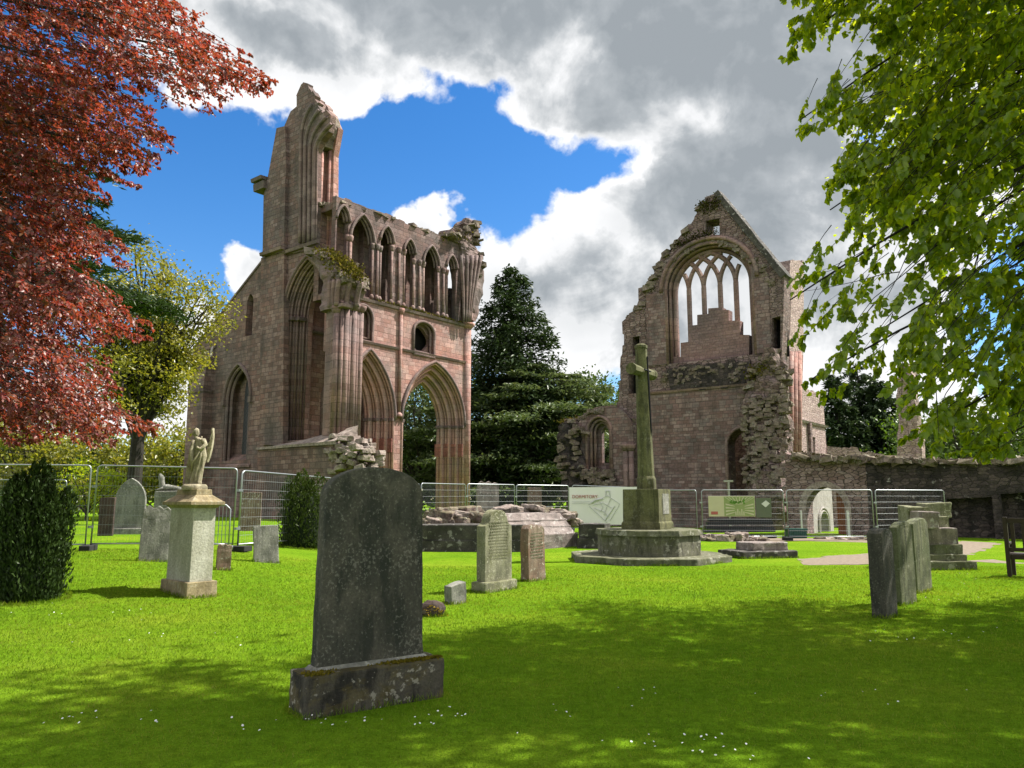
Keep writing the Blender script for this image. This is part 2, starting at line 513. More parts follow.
M['gs_base'] = stone('mossy_gravestone_base', (0.06, 0.055, 0.044), (0.10, 0.09, 0.07), dark_amt=0.85, dark=(0.018, 0.017, 0.015), lichen=0.75, lichen_col=(0.36, 0.34, 0.28),
                     lich_scale=11, moss=0.4, moss_col=(0.12, 0.095, 0.02), streak=0.2, scale=1.4, lich_lo=0.62, lich_hi=0.66)
M['gs_lichen'] = stone('lichened_gravestone', (0.19, 0.19, 0.125), (0.30, 0.29, 0.205), dark_amt=0.6, dark=(0.09, 0.085, 0.055), lichen=0.7, lichen_col=(0.55, 0.53, 0.42),
                       lich_scale=20, moss=0.35, moss_col=(0.14, 0.15, 0.04), streak=0.25, scale=1.2)
M['gs_red'] = stone('red_gravestone', (0.21, 0.13, 0.09), (0.27, 0.21, 0.16), dark_amt=0.5, dark=(0.09, 0.065, 0.05), lichen=0.8, lichen_col=(0.55, 0.52, 0.44), lich_scale=10, scale=1.2)
M['gs_grey'] = stone('grey_gravestone', (0.20, 0.20, 0.175), (0.29, 0.285, 0.25), dark_amt=0.5, dark=(0.085, 0.085, 0.075), lichen=0.6, lichen_col=(0.46, 0.45, 0.40), lich_scale=16, streak=0.4)
M['gs_brown'] = stone('dark_brown_slab', (0.055, 0.035, 0.03), (0.09, 0.06, 0.05), dark_amt=0.4, lichen=0.1, streak=0.2)
M['gs_green'] = stone('greened_stone', (0.10, 0.115, 0.055), (0.17, 0.175, 0.10), dark_amt=0.55, dark=(0.03, 0.035, 0.02), lichen=0.35, lichen_col=(0.40, 0.40, 0.30), streak=0.75, scale=1.1)
M['gs_pale'] = stone('pale_monument_stone', (0.40, 0.39, 0.31), (0.50, 0.49, 0.41), dark_amt=0.35, dark=(0.22, 0.22, 0.15), lichen=0.2, streak=0.35, moss=0.0)
M['gs_buff'] = stone('buff_monument_stone', (0.30, 0.24, 0.13), (0.40, 0.33, 0.20), dark_amt=0.5, dark=(0.12, 0.09, 0.05), lichen=0.35, streak=0.3)
M['statue'] = stone('statue_stone', (0.34, 0.30, 0.20), (0.46, 0.41, 0.29), dark_amt=0.65, dark=(0.10, 0.085, 0.055), lichen=0.15, streak=0.3, scale=1.6)
M['cross'] = stone('green_cross_stone', (0.105, 0.105, 0.045), (0.165, 0.16, 0.075), dark_amt=0.6, dark=(0.038, 0.036, 0.018), lichen=0.15, streak=0.6, moss=0.0)
M['cross_base'] = stone('lichened_plinth', (0.13, 0.13, 0.09), (0.21, 0.20, 0.15), dark_amt=0.7, dark=(0.04, 0.04, 0.028), lichen=0.6, lichen_col=(0.42, 0.41, 0.34), lich_scale=6, streak=0.3, moss=0.4, moss_col=(0.10, 0.11, 0.03))
M['tomb_dark'] = stone('black_tomb_stone', (0.05, 0.045, 0.04), (0.095, 0.085, 0.075), dark_amt=0.5, lichen=0.6, lichen_col=(0.4, 0.38, 0.36), lich_scale=6, streak=0.3)
M['tomb_grey'] = stone('grey_tomb_stone', (0.21, 0.17, 0.155), (0.31, 0.26, 0.24), dark_amt=0.4, lichen=0.6, lichen_col=(0.55, 0.52, 0.49), lich_scale=7, streak=0.2)
M['iron'] = plain('black_iron', (0.01, 0.01, 0.012), 0.5, 0.6)

# ------------------------------------------------------------------ geometry helpers
WM = {}


def sstep(x, a, b):
    t = min(1, max(0, (x - a) / (b - a)))
    return t * t * (3 - 2 * t)


def terrain(x, y):
    h = 0.42 * sstep(-x, 2.5, 8.5) * sstep(y, 7, 17)
    h += 0.25 * sstep(y, 25, 30) * sstep(-x, -5, -2.5) * (1 - sstep(-x, 2.5, 8.5))
    h += 0.03 * math.sin(x * 0.7 + 1) * math.sin(y * 0.5) * sstep(y, 1, 4) * (1 - sstep(y, 14, 26))
    return h


def G(px, py):
    d = ray(px, py)
    t = 1.0
    for i in range(6000):
        p = CAM + d * t
        if p.z <= terrain(p.x, p.y):
            return Vector((p.x, p.y, terrain(p.x, p.y)))
        t += max(0.004, (p.z - terrain(p.x, p.y)) * 0.5)
        if t > 500:
            break
    return p


class Plane:
    """a vertical wall plane: origin under pixel column px at depth Y, running along d; n looks to the viewer"""

    def __init__(s, px, Y, d):
        p = at(px, 500, Y)
        s.o = Vector((p.x, p.y, 0))
        s.d = Vector((d[0], d[1], 0)).normalized()
        s.n = Vector((s.d.y, -s.d.x, 0))
        s.M = Matrix(((s.d.x, 0, s.n.x, s.o.x), (s.d.y, 0, s.n.y, s.o.y), (0, 1, 0, 0), (0, 0, 0, 1)))

    def st(s, px, py, off=0.0):
        r = ray(px, py)
        o = s.o + s.n * off
        t = (o - CAM).dot(s.n) / r.dot(s.n)
        P = CAM + r * t
        return ((P - s.o).dot(s.d), P.z)

    def S(s, px, off=0.0, py=440):
        return s.st(px, py, off)[0]

    def Z(s, px, py, off=0.0):
        return s.st(px, py, off)[1]

    def W(s, a, z, off=0.0):
        return s.o + s.d * a + s.n * off + Vector((0, 0, z))


def thing(name, label, cat, loc=(0, 0, 0), group=None, rz=0.0, Mx=None):
    o = bpy.data.objects.new(name, None)
    o.empty_display_size = 0.2
    col.objects.link(o)
    Mx = Mx if Mx is not None else Matrix.Translation(loc) @ Matrix.Rotation(rz, 4, 'Z')
    o.matrix_basis = Mx
    WM[o] = Mx
    tag(o, label, cat, group)
    return o


def tag(o, label, cat, group=None, kind=None):
    if label:
        o['label'] = label
    if cat:
        o['category'] = cat
    if group:
        o['group'] = group
    if kind:
        o['kind'] = kind
    return o


def link_mesh(name, me, mat, parent=None, Mx=None):
    o = bpy.data.objects.new(name, me)
    col.objects.link(o)
    if mat is not None:
        me.materials.append(mat)
    if Mx is None:
        Mx = WM[parent] if parent is not None else Matrix.Identity(4)
    o.parent = parent
    o.matrix_basis = (WM[parent].inverted() @ Mx) if parent is not None else Mx
    WM[o] = Mx
    return o


def dup(o, Mx, label=None, group=None):
    c = o.copy()
    col.objects.link(c)
    WM[c] = Mx
    c.parent = None
    c.matrix_basis = Mx
    if label:
        c['label'] = label
    if group:
        c['group'] = group

    def kids(src, dst):
        for ch in [x for x in src.children]:
            k = ch.copy()
            col.objects.link(k)
            k.parent = dst
            WM[k] = WM[dst] @ ch.matrix_basis
            kids(ch, k)
    kids(o, c)
    return c


class MB:
    def __init__(s):
        s.v = []
        s.f = []
        s.m = []

    def mark(s):
        s.m.append((len(s.v), len(s.f)))

    def split(s, name, mat, parent, Mx=None, **kw):
        """one object for each marked piece"""
        ends = s.m[1:] + [(len(s.v), len(s.f))]
        r = []
        for (v0, f0), (v1, f1) in zip(s.m, ends):
            q = MB()
            q.v = s.v[v0:v1]
            q.f = [tuple(i - v0 for i in f) for f in s.f[f0:f1]]
            if q.f:
                r.append(q.build(name, mat, parent, Mx, **kw))
        return r

    def add(s, vs, fs):
        n = len(s.v)
        s.v += [tuple(v) for v in vs]
        s.f += [tuple(i + n for i in f) for f in fs]

    def box(s, lo, hi):
        x0, y0, z0 = lo
        x1, y1, z1 = hi
        s.add([(x0, y0, z0), (x1, y0, z0), (x1, y1, z0), (x0, y1, z0), (x0, y0, z1), (x1, y0, z1), (x1, y1, z1), (x0, y1, z1)],
              [(0, 3, 2, 1), (4, 5, 6, 7), (0, 1, 5, 4), (1, 2, 6, 5), (2, 3, 7, 6), (3, 0, 4, 7)])

    def hexa(s, vs):
        s.add(vs, [(0, 3, 2, 1), (4, 5, 6, 7), (0, 1, 5, 4), (1, 2, 6, 5), (2, 3, 7, 6), (3, 0, 4, 7)])

    def rock(s, c, size, jit=0.22, rot=None, up=None):
        """an irregular block"""
        vs = []
        for dx, dy, dz in ((-1, -1, -1), (1, -1, -1), (1, 1, -1), (-1, 1, -1), (-1, -1, 1), (1, -1, 1), (1, 1, 1), (-1, 1, 1)):
            v = Vector((dx * size[0] * (1 + random.uniform(-jit, jit)), dy * size[1] * (1 + random.uniform(-jit, jit)),
                        dz * size[2] * (1 + random.uniform(-jit, jit)))) * 0.5
            if rot is not None:
                v = rot @ v
            vs.append(Vector(c) + v)
        s.hexa(vs)

    def tube(s, pts, r, n=8, cap=True, rot=0.0):
        pts = [Vector(p) for p in pts]
        rs = r if isinstance(r, (list, tuple)) else [r] * len(pts)
        base = len(s.v)
        prev = None
        for i, p in enumerate(pts):
            a = pts[max(i - 1, 0)]
            b = pts[min(i + 1, len(pts) - 1)]
            t = (b - a)
            if t.length < 1e-9:
                t = Vector((0, 0, 1))
            t.normalize()
            if prev is None:
                ref = Vector((0, 0, 1)) if abs(t.z) < 0.9 else Vector((1, 0, 0))
                u = t.cross(ref).normalized()
            else:
                u = (prev - t * prev.dot(t))
                if u.length < 1e-6:
                    u = t.orthogonal()
                u.normalize()
            prev = u
            w_ = t.cross(u)
            for k in range(n):
                an = 2 * math.pi * k / n + rot
                s.v.append(tuple(p + (u * math.cos(an) + w_ * math.sin(an)) * rs[i]))
        for i in range(len(pts) - 1):
            for k in range(n):
                a = base + i * n + k
                b = base + i * n + (k + 1) % n
                s.f.append((a, b, b + n, a + n))
        if cap:
            s.f.append(tuple(base + k for k in range(n))[::-1])
            s.f.append(tuple(base + (len(pts) - 1) * n + k for k in range(n)))

    def loft(s, rings, cap=True):
        n = len(rings[0])
        base = len(s.v)
        for rg in rings:
            s.v += [tuple(p) for p in rg]
        for i in range(len(rings) - 1):
            for k in range(n):
                a = base + i * n + k
                b = base + i * n + (k + 1) % n
                s.f.append((a, b, b + n, a + n))
        if cap:
            s.f.append(tuple(base + k for k in range(n))[::-1])
            s.f.append(tuple(base + (len(rings) - 1) * n + k for k in range(n)))

    def prism(s, pts, lo, hi, axis='z'):
        """pts: 2D loop, extruded from lo to hi (along z, or along y with the loop in x,z)"""
        n = len(pts)
        if axis == 'z':
            a = [(p[0], p[1], lo) for p in pts]
            b = [(p[0], p[1], hi) for p in pts]
        else:
            a = [(p[0], lo, p[1]) for p in pts]
            b = [(p[0], hi, p[1]) for p in pts]
        base = len(s.v)
        s.v += a + b
        s.f.append(tuple(base + k for k in range(n))[::-1])
        s.f.append(tuple(base + n + k for k in range(n)))
        for k in range(n):
            s.f.append((base + k, base + (k + 1) % n, base + n + (k + 1) % n, base + n + k))

    def mesh(s, name):
        me = bpy.data.meshes.new(name)
        me.from_pydata(s.v, [], s.f)
        me.validate()
        bm = bmesh.new()
        bm.from_mesh(me)
        bmesh.ops.recalc_face_normals(bm, faces=bm.faces)
        bm.to_mesh(me)
        bm.free()
        me.update()
        return me

    def build(s, name, mat, parent=None, Mx=None, world=False, bevel=0.0, rough=0.0, sub=0, smooth=False, nscale=3.0):
        """verts are in frame Mx (the parent's frame when None); world=True: verts are in world space"""
        if Mx is None:
            Mx = WM[parent] if parent is not None else Matrix.Identity(4)
        if world:
            inv = Mx.inverted()
            s.v = [tuple(inv @ Vector(v)) for v in s.v]
        me = s.mesh(name)
        if bevel or sub or rough:
            bm = bmesh.new()
            bm.from_mesh(me)
            if bevel:
                es = [e for e in bm.edges if len(e.link_faces) == 2 and e.calc_face_angle(0) > 0.5]
                bmesh.ops.bevel(bm, geom=es, offset=bevel, segments=2, affect='EDGES', profile=0.6)
            if sub:
                for _ in range(sub):
                    bmesh.ops.triangulate(bm, faces=[f for f in bm.faces if len(f.verts) > 4])
                    bmesh.ops.subdivide_edges(bm, edges=bm.edges[:], cuts=1, use_grid_fill=True)
            if rough:
                bm.normal_update()
                for v in bm.verts:
                    q = v.co * nscale
                    v.co += v.normal * rough * (noise.noise(q) + 0.5 * noise.noise(q * 2.7)) 
            bm.to_mesh(me)
            bm.free()
        if smooth:
            me.polygons.foreach_set('use_smooth', [True] * len(me.polygons))
        return link_mesh(name, me, mat, parent, Mx)


def poly_mesh(name, loops, z0, z1):
    """flat polygon with holes (2D loops), extruded from z0 to z1"""
    cu = bpy.data.curves.new('outline', 'CURVE')
    cu.dimensions = '2D'
    cu.fill_mode = 'BOTH'
    cu.extrude = abs(z1 - z0) / 2
    for lp in loops:
        sp_ = cu.splines.new('POLY')
        sp_.points.add(len(lp) - 1)
        flat = []
        for p in lp:
            flat += [p[0], p[1], 0, 1]
        sp_.points.foreach_set('co', flat)
        sp_.use_cyclic_u = True
    ob = bpy.data.objects.new('outline', cu)
    col.objects.link(ob)
    dg = bpy.context.evaluated_depsgraph_get()
    me = bpy.data.meshes.new_from_object(ob.evaluated_get(dg))
    bpy.data.objects.remove(ob)
    bpy.data.curves.remove(cu)
    me.name = name
    n = len(me.vertices)
    co = np.empty(n * 3, dtype=np.float32)
    me.vertices.foreach_get('co', co)
    co = co.reshape(-1, 3)
    co[:, 2] += (z0 + z1) / 2
    me.vertices.foreach_set('co', co.ravel())
    me.materials.clear()
    bm = bmesh.new()
    bm.from_mesh(me)
    bmesh.ops.remove_doubles(bm, verts=bm.verts, dist=1e-4)
    bmesh.ops.recalc_face_normals(bm, faces=bm.faces)
    bm.to_mesh(me)
    bm.free()
    me.polygons.foreach_set('use_smooth', [False] * len(me.polygons))
    me.update()
    return me


def jag(pts, step=0.32, amp=0.13, seed=0):
    """a broken stone edge along an open polyline"""
    rd = random.Random(seed)
    outp = [pts[0]]
    for a, b in zip(pts[:-1], pts[1:]):
        a = Vector(a)
        b = Vector(b)
        L = (b - a).length
        k = max(1, int(L / step))
        t = (b - a) / max(L, 1e-6)
        nn = Vector((-t.y, t.x))
        for i in range(k):
            q0 = a.lerp(b, i / k)
            q1 = a.lerp(b, (i + 0.86 + rd.uniform(-.1, .1)) / k)
            o_ = rd.uniform(-amp, amp)
            outp.append(tuple(q0 + nn * o_ + t * 0.02))
            outp.append(tuple(q1 + nn * (o_ + rd.uniform(-.25, .25) * amp)))
        outp.append(tuple(b))
    return outp


def pointed(s0, s1, zs, za, n=10):
    """pointed (or round) arch curve from the left springing over the apex to the right springing"""
    w_ = (s1 - s0) / 2
    h = za - zs
    if h <= w_ * 1.001:
        c = (s0 + s1) / 2
        return [(c - w_ * math.cos(math.pi * i / (2 * n)), zs + h * math.sin(math.pi * i / (2 * n))) for i in range(2 * n + 1)]
    Rr = (w_ * w_ + h * h) / (2 * w_)
    a1 = math.atan2(h, Rr - w_)
    L = [(s0 + Rr - Rr * math.cos(a1 * i / n), zs + Rr * math.sin(a1 * i / n)) for i in range(n + 1)]
    return L + [(s0 + s1 - x, z) for x, z in reversed(L[:-1])]


def arch_loop(s0, s1, zb, zs, za, n=10):
    return [(s0, zb)] + pointed(s0, s1, zs, za, n) + [(s1, zb)]


def ring_loop(outer, inner):
    return outer + inner[::-1]


def wall(name, pl, loops, off, thick, mat, parent):
    me = poly_mesh(name, loops, off - thick, off)
    return link_mesh(name, me, mat, parent, pl.M)


def leaves_mesh(name, c, d, nrm, L, Wd, mat, parent=None, Mx=None, fold=0.25, heart=False):
    """many leaf blades: centres, axis directions, normals, lengths, widths"""
    n = len(c)
    c = np.asarray(c, dtype=np.float64)
    d = np.asarray(d, dtype=np.float64)
    d /= np.linalg.norm(d, axis=1, keepdims=True) + 1e-9
    nrm = np.asarray(nrm, dtype=np.float64)
    b = np.cross(d, nrm)
    b /= np.linalg.norm(b, axis=1, keepdims=True) + 1e-9
    nr = np.cross(b, d)
    L = np.broadcast_to(np.asarray(L), (n,))[:, None]
    Wd = np.broadcast_to(np.asarray(Wd), (n,))[:, None]
    p0 = c - d * L * 0.5
    p2 = c + d * L * 0.5
    up = nr * Wd * fold
    p1 = c + b * Wd * 0.5 - d * L * 0.08 + up
    p3 = c - b * Wd * 0.5 - d * L * 0.08 + up
    if heart:
        a1 = c + b * Wd * 0.44 - d * L * 0.36 + up * .8
        a2 = c - b * Wd * 0.44 - d * L * 0.36 + up * .8
        p1 = c + b * Wd * 0.5 + d * L * 0.02 + up
        p3 = c - b * Wd * 0.5 + d * L * 0.02 + up
        p2 = p2 - nr * Wd * fold * .8
        V = np.stack([p0, a1, p1, p2, p3, a2], axis=1).reshape(-1, 3)
        nv, tri = 6, [0, 1, 2, 0, 2, 3, 0, 3, 4, 0, 4, 5]
    else:
        V = np.stack([p0, p1, p2, p3], axis=1).reshape(-1, 3)
        nv, tri = 4, [0, 1, 2, 0, 2, 3]
    if Mx is None:
        Mx = WM[parent] if parent is not None else Matrix.Identity(4)
    inv = np.array(Mx.inverted())
    V = V @ inv[:3, :3].T + inv[:3, 3]
    i = np.arange(n) * nv
    T = np.stack([i + q for q in tri], axis=1).ravel()
    nt = len(tri) // 3
    me = bpy.data.meshes.new(name)
    me.vertices.add(n * nv)
    me.vertices.foreach_set('co', V.astype(np.float32).ravel())
    me.loops.add(n * nt * 3)
    me.loops.foreach_set('vertex_index', T.astype(np.int32))
    me.polygons.add(n * nt)
    me.polygons.foreach_set('loop_start', np.arange(n * nt, dtype=np.int32) * 3)
    me.polygons.foreach_set('loop_total', np.full(n * nt, 3, dtype=np.int32))
    me.update()
    return link_mesh(name, me, mat, parent, Mx)


def unit(n):
    v = rng.normal(size=(n, 3))
    return v / np.linalg.norm(v, axis=1, keepdims=True)


def moss_patch(name, parent, pts, n, size, spread, mat=None):
    """tufts of moss and small plants along a world-space polyline"""
    pts = np.array([tuple(p) for p in pts])
    seg = rng.integers(0, len(pts) - 1, n)
    t = rng.random(n)[:, None]
    c = pts[seg] * (1 - t) + pts[seg + 1] * t + rng.normal(size=(n, 3)) * np.array(spread)
    o = leaves_mesh(name, c, unit(n) + np.array([0, 0, .6]), unit(n), rng.uniform(.5, 1.2, n) * size, rng.uniform(.4, .8, n) * size, mat or M['moss'], parent)
    o['kind'] = 'stuff'
    return o


# ------------------------------------------------------------------ ground
def lawn_mat():
    m, n, b, o = new_mat('lawn')
    t = n.node('ShaderNodeTexCoord')
    ob = t.outputs['Object']
    a = n.noise(ob, 0.35, 6, 0.65)
    bb = n.noise(ob, 9.0, 6, 0.75)
    c = n.noise(n.vmath('MULTIPLY', ob, (60, 60, 60)).outputs[0], 1.0, 3, 0.7)
    colr = n.ramp(a, [(0.3, (0.074, 0.155, 0.008)), (0.5, (0.108, 0.196, 0.010)), (0.7, (0.155, 0.222, 0.016))])
    colr = n.mix(1.0, colr, n.ramp(bb, [(0.25, 0.55), (0.5, 1.0), (0.78, 1.35)]), 'MULTIPLY')
    colr = n.mix(1.0, colr, n.ramp(c, [(0.25, 0.55), (0.5, 1.0), (0.78, 1.45)]), 'MULTIPLY')
    dry = n.noise(ob, 1.1, 5, 0.7)
    colr = n.mix(n.math('MULTIPLY', n.sstep(dry, 0.62, 0.74), 0.4), colr, (0.145, 0.145, 0.033))
    n.link(colr, b.inputs['Base Color'])
    b.inputs['Specular IOR Level'].default_value = 0.0
    bp = n.node('ShaderNodeBump')
    bp.inputs['Strength'].default_value = 0.9
    bp.inputs['Distance'].default_value = 0.05
    n.link(n.math('ADD', bb, n.math('MULTIPLY', c, 0.6)), bp.inputs['Height'])
    n.link(bp.outputs[0], b.inputs['Normal'])
    return m


M['lawn'] = lawn_mat()
xs = sorted(set([-1500, -700, -350, -200, -120, -80, -60, -50] + [round(-42 + i * 0.75, 2) for i in range(113)] + [50, 60, 80, 120, 200, 350, 700, 1500]))
ys = sorted(set([-300, -100, -40, -15] + [round(-8 + i * 0.5, 2) for i in range(141)] + [66, 70, 80, 100, 140, 200, 350, 700, 2000]))
vs = [(x, y, terrain(x, y)) for y in ys for x in xs]
nx = len(xs)
fs = [(j * nx + i, j * nx + i + 1, (j + 1) * nx + i + 1, (j + 1) * nx + i) for j in range(len(ys) - 1) for i in range(nx - 1)]
me = bpy.data.meshes.new('lawn')
me.from_pydata(vs, [], fs)
me.polygons.foreach_set('use_smooth', [True] * len(fs))
o = link_mesh('lawn', me, M['lawn'])
o['kind'] = 'structure'


def gravel_mat():
    m, n, b, o = new_mat('gravel')
    t = n.node('ShaderNodeTexCoord')
    f = n.noise(t.outputs['Object'], 8, 6, 0.7)
    n.link(n.ramp(f, [(0.3, (0.10, 0.078, 0.055)), (0.5, (0.155, 0.122, 0.088)), (0.7, (0.20, 0.163, 0.122))]), b.inputs['Base Color'])
    return m


M['gravel'] = gravel_mat()


def ground_patch(name, pix, mat, dz=0.006):
    pts = [G(*p) for p in pix]
    mb = MB()
    lp = jag([(p.x, p.y) for p in pts] + [(pts[0].x, pts[0].y)], 0.5, 0.12, 5)[:-1]
    mb.prism(lp, -0.05, dz)
    o = mb.build(name, mat, None, Matrix.Identity(4))
    o['kind'] = 'structure'
    return o


ground_patch('gravel_path', [(806, 565), (800, 559), (835, 556), (870, 553), (935, 546), (960, 541), (1000, 543), (975, 553), (950, 560), (905, 563), (850, 565)], M['gravel'])
ground_patch('paved_path', [(968, 561), (1005, 559), (1100, 561), (1100, 565), (1000, 563)], M['gravel'])
ground_patch('earth_strip', [(690, 541), (722, 541.5), (776, 543), (784, 541), (800, 541), (880, 543), (870, 539.5), (795, 538), (700, 537)], M['gravel'])

# ------------------------------------------------------------------ the ruined transept on the left
E1 = (0.63, 0.777)
E2 = (0.777, -0.63)
A = Plane(350, 46, E2)
B = Plane(333, 48.5, E1)


def T2(pl, *pix, off=0.0):
    return [pl.st(x, y, off) for x, y in pix]


def shaft(mb, pl, s, off, z0, z1, r, n=8):
    """an attached shaft with a small base and cap, in the plane's own frame"""
    mb.mark()
    mb.tube([(s, z0, off), (s, z1, off)], r, n)
    mb.tube([(s, z1 - 0.34, off), (s, z1 - 0.2, off), (s, z1 - 0.06, off), (s, z1 + 0.1, off)], [r * 1.05, r * 1.5, r * 1.9, r * 2.0], n)
    mb.tube([(s, z0 - 0.02, off), (s, z0 + 0.18, off), (s, z0 + 0.3, off)], [r * 1.8, r * 1.8, r * 1.05], n)


def band(mb, s0, s1, z, h, off0, off1):
    mb.mark()
    mb.hexa([(s0, z - h / 2, off0), (s1, z - h / 2, off0), (s1, z - h / 2, off1 - 0.06), (s0, z - h / 2, off1 - 0.06),
             (s0, z + h / 2, off0), (s1, z + h / 2, off0), (s1, z + h * .2, off1), (s0, z + h * .2, off1)])


def blobloft(mb, pl, levels, off_f, off_b, n=18, amp=0.12, seed=0, sub=3, flat=0.75):
    """a broken lump of masonry: levels of (py, px_left, px_right) on the plane give its outline; real depth from off_b to off_f"""
    rings = []
    lv = []
    for a, b in zip(levels[:-1], levels[1:]):
        for k in range(sub):
            t = k / sub
            lv.append(tuple(a[i] * (1 - t) + b[i] * t for i in range(3)))
    lv.append(levels[-1])
    mid = (off_f + off_b) / 2
    hd = (off_f - off_b) / 2
    for (py, xl, xr) in lv:
        s0, z = pl.st(xl, py, mid)
        s1, z2 = pl.st(xr, py, mid)
        z = (z + z2) / 2
        c = (s0 + s1) / 2
        h = (s1 - s0) / 2
        rg = []
        for k in range(n):
            an = 2 * math.pi * k / n
            cx, cy = math.cos(an), math.sin(an)
            q = max(abs(cx), abs(cy)) ** flat
            p = Vector((c + h * cx / q, z, mid + hd * cy / q))
            dn = noise.noise(p * 1.3 + Vector((seed * 3.1, 0, 0))) + 0.6 * noise.noise(p * 3.4 + Vector((seed, 5, 0)))
            p.x += cx * dn * amp * 1.6
            p.z += cy * dn * amp * 1.6
            p.y += noise.noise(p * 2.1) * amp
            rg.append(p)
        rings.append(rg)
    mb.loft(rings)


def scatter_rocks(mb, pl, pix_line, n, size, off_rng, seed=1, spread=0.15):
    """loose stones lying along a line on the wall, in the plane's frame"""
    rd = random.Random(seed)
    pts = [pl.st(x, y) for x, y in pix_line]
    for i in range(n):
        k = rd.randrange(len(pts) - 1)
        t = rd.random()
        a, b = pts[k], pts[k + 1]
        s_ = a[0] + (b[0] - a[0]) * t
        z = a[1] + (b[1] - a[1]) * t
        sc = rd.uniform(.55, 1.25)
        mb.rock((s_ + rd.uniform(-spread, spread), z + rd.uniform(-spread, spread), rd.uniform(*off_rng)),
                (size[0] * sc, size[1] * rd.uniform(.6, 1.2), size[2] * sc), 0.3, Matrix.Rotation(rd.uniform(-.35, .35), 3, 'Z') @ Matrix.Rotation(rd.uniform(-.6, .6), 3, 'Y'))


tr = thing('ruined_transept', 'tall pink sandstone transept ruin with two open arches and a broken tower spike', 'ruined church', A.W(0, 0))
TP = tr
zb = -0.3
# the lancet wall with the tall arch and pier
aS0, aS1 = A.S(284, 0, 318), A.S(328, 0, 312)
aZs = A.Z(284, 318)
aZa = A.Z(305, 259)
aZb = A.Z(286, 441)
tall_arch = arch_loop(aS0, aS1, aZb, aZs, aZa, 14)
lS0, lS1 = A.S(225.5, 0, 396), A.S(250, 0, 396)
lZs, lZa, lZb = A.Z(225.5, 400), A.Z(237, 366), A.Z(226, 461)
lanc = arch_loop(lS0, lS1, lZb, lZs, lZa, 10)
sS0, sS1 = A.S(246.5, 0, 310), A.S(253, 0, 310)
slit = arch_loop(sS0, sS1, A.Z(246.5, 336), A.Z(246.5, 304), A.Z(250, 294), 5)
left = [(A.S(191, 0, 500), zb)] + [A.st(192.5, 352)] + jag([A.st(192.5, 351), A.st(262, 262)], 1.2, 0.05, 3) + [A.st(262.5, 250)]
right_top = [A.st(316, 247)] + jag([A.st(322, 254), A.st(332, 264), A.st(341, 278)], 0.4, 0.14, 4) + jag([A.st(341.5, 290), A.st(341.5, 440)], 1.5, 0.04, 8) + [(A.S(341.5, 0, 440), zb)]
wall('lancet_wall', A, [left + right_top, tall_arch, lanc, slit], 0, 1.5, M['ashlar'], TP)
# stepped orders of the tall arch
for k in range(4):
    g = 0.24
    ou = arch_loop(aS0 - 0.15 + g * k, aS1 + 0.15 - g * k, aZb - .05, aZs, aZa + 0.15 - g * k, 14)
    inn = arch_loop(aS0 + g * (k + 1) - .06, aS1 - g * (k + 1) + .06, aZb - .05, aZs, aZa - g * (k + 1) * 1.05, 14)
    wall('arch_order', A, [ring_loop(ou, inn)], -0.25 - 0.36 * k, 0.36, M['mould'] if k < 3 else M['pink'], TP)
mb = MB()
for k in range(4):
    g = 0.24
    path = arch_loop(aS0 + g * k + .02, aS1 - g * k - .02, aZb, aZs, aZa - g * k - .02, 14)
    mb.tube([(x, z, -0.02 - 0.36 * k) for x, z in path], 0.085, 6)
    path2 = arch_loop(aS0 + g * k + .13, aS1 - g * k - .13, aZb, aZs, aZa - g * k - .15, 14)
    mb.tube([(x, z, -0.22 - 0.36 * k) for x, z in path2], 0.06, 6)
mb.build('roll_moulding', M['mould'], TP, A.M, smooth=True)
mb = MB()
hood = pointed(aS0 - .12, aS1 + .12, aZs, aZa + .16, 14)
mb.tube([(x, z, 0.06) for x, z in hood], 0.13, 6)
mb.build('hood_mould', M['grey_mould'], TP, A.M, smooth=True)
mb = MB()
for k in range(3):
    s_ = aS0 + 0.05 + 0.3 * k
    mb.mark()
    mb.box((s_ - .22, aZs - .16, -0.5 - .36 * k), (s_ + .24, aZs + .1, 0.16 - .36 * k))
mb.split('capital', M['grey_mould'], TP, A.M, bevel=0.05)
# lancet recess: blank wall with a leaded light
wall('blind_panel', A, [[(lS0 - .3, lZb - .3), (lS1 + .3, lZb - .3), (lS1 + .3, lZa + .3), (lS0 - .3, lZa + .3)]], -0.85, 0.5, M['ashlar'], TP)
M['pier_lead'] = plain('lead_came', (0.06, 0.06, 0.065), .6)
lw = MB()
w0, w1 = A.S(243.5, -.85, 430), A.S(249, -.85, 430)
lw.prism([(x, y) for x, y in arch_loop(w0, w1, A.Z(241, 459, -.85), lZs, lZa - .35, 6)], -0.86, -0.80)
win = lw.build('lancet_window', M['lead'], TP, A.M)
lat = MB()
zz0, zz1 = A.Z(241, 459, -.85), lZs + .4
for k in range(14):
    z = zz0 + (zz1 - zz0) * k / 14
    lat.tube([(w0 + .03, z, -.79), (w1 - .03, z + .55, -.79)], 0.012, 4)
    lat.tube([(w1 - .03, z, -.785), (w0 + .03, z + .55, -.785)], 0.012, 4)
lat.build('lead_lattice', M['pier_lead'], win, A.M)
mb = MB()
for g, of in ((-.12, .05), (0.1, -.12), (.28, -.35)):
    mb.tube([(x, z, of) for x, z in (pointed(lS0 + g, lS1 - g, lZs, lZa - g, 10) if g < 0 else arch_loop(lS0 + g, lS1 - g, lZb, lZs, lZa - g, 10))], 0.11, 6)
for s_ in (lS0 - .14, lS1 + .14):
    mb.box((s_ - .16, lZs - .42, -.05), (s_ + .16, lZs - .02, .16))
mb.build('hood_mould', M['grey_mould'], TP, A.M, smooth=False)
mb = MB()
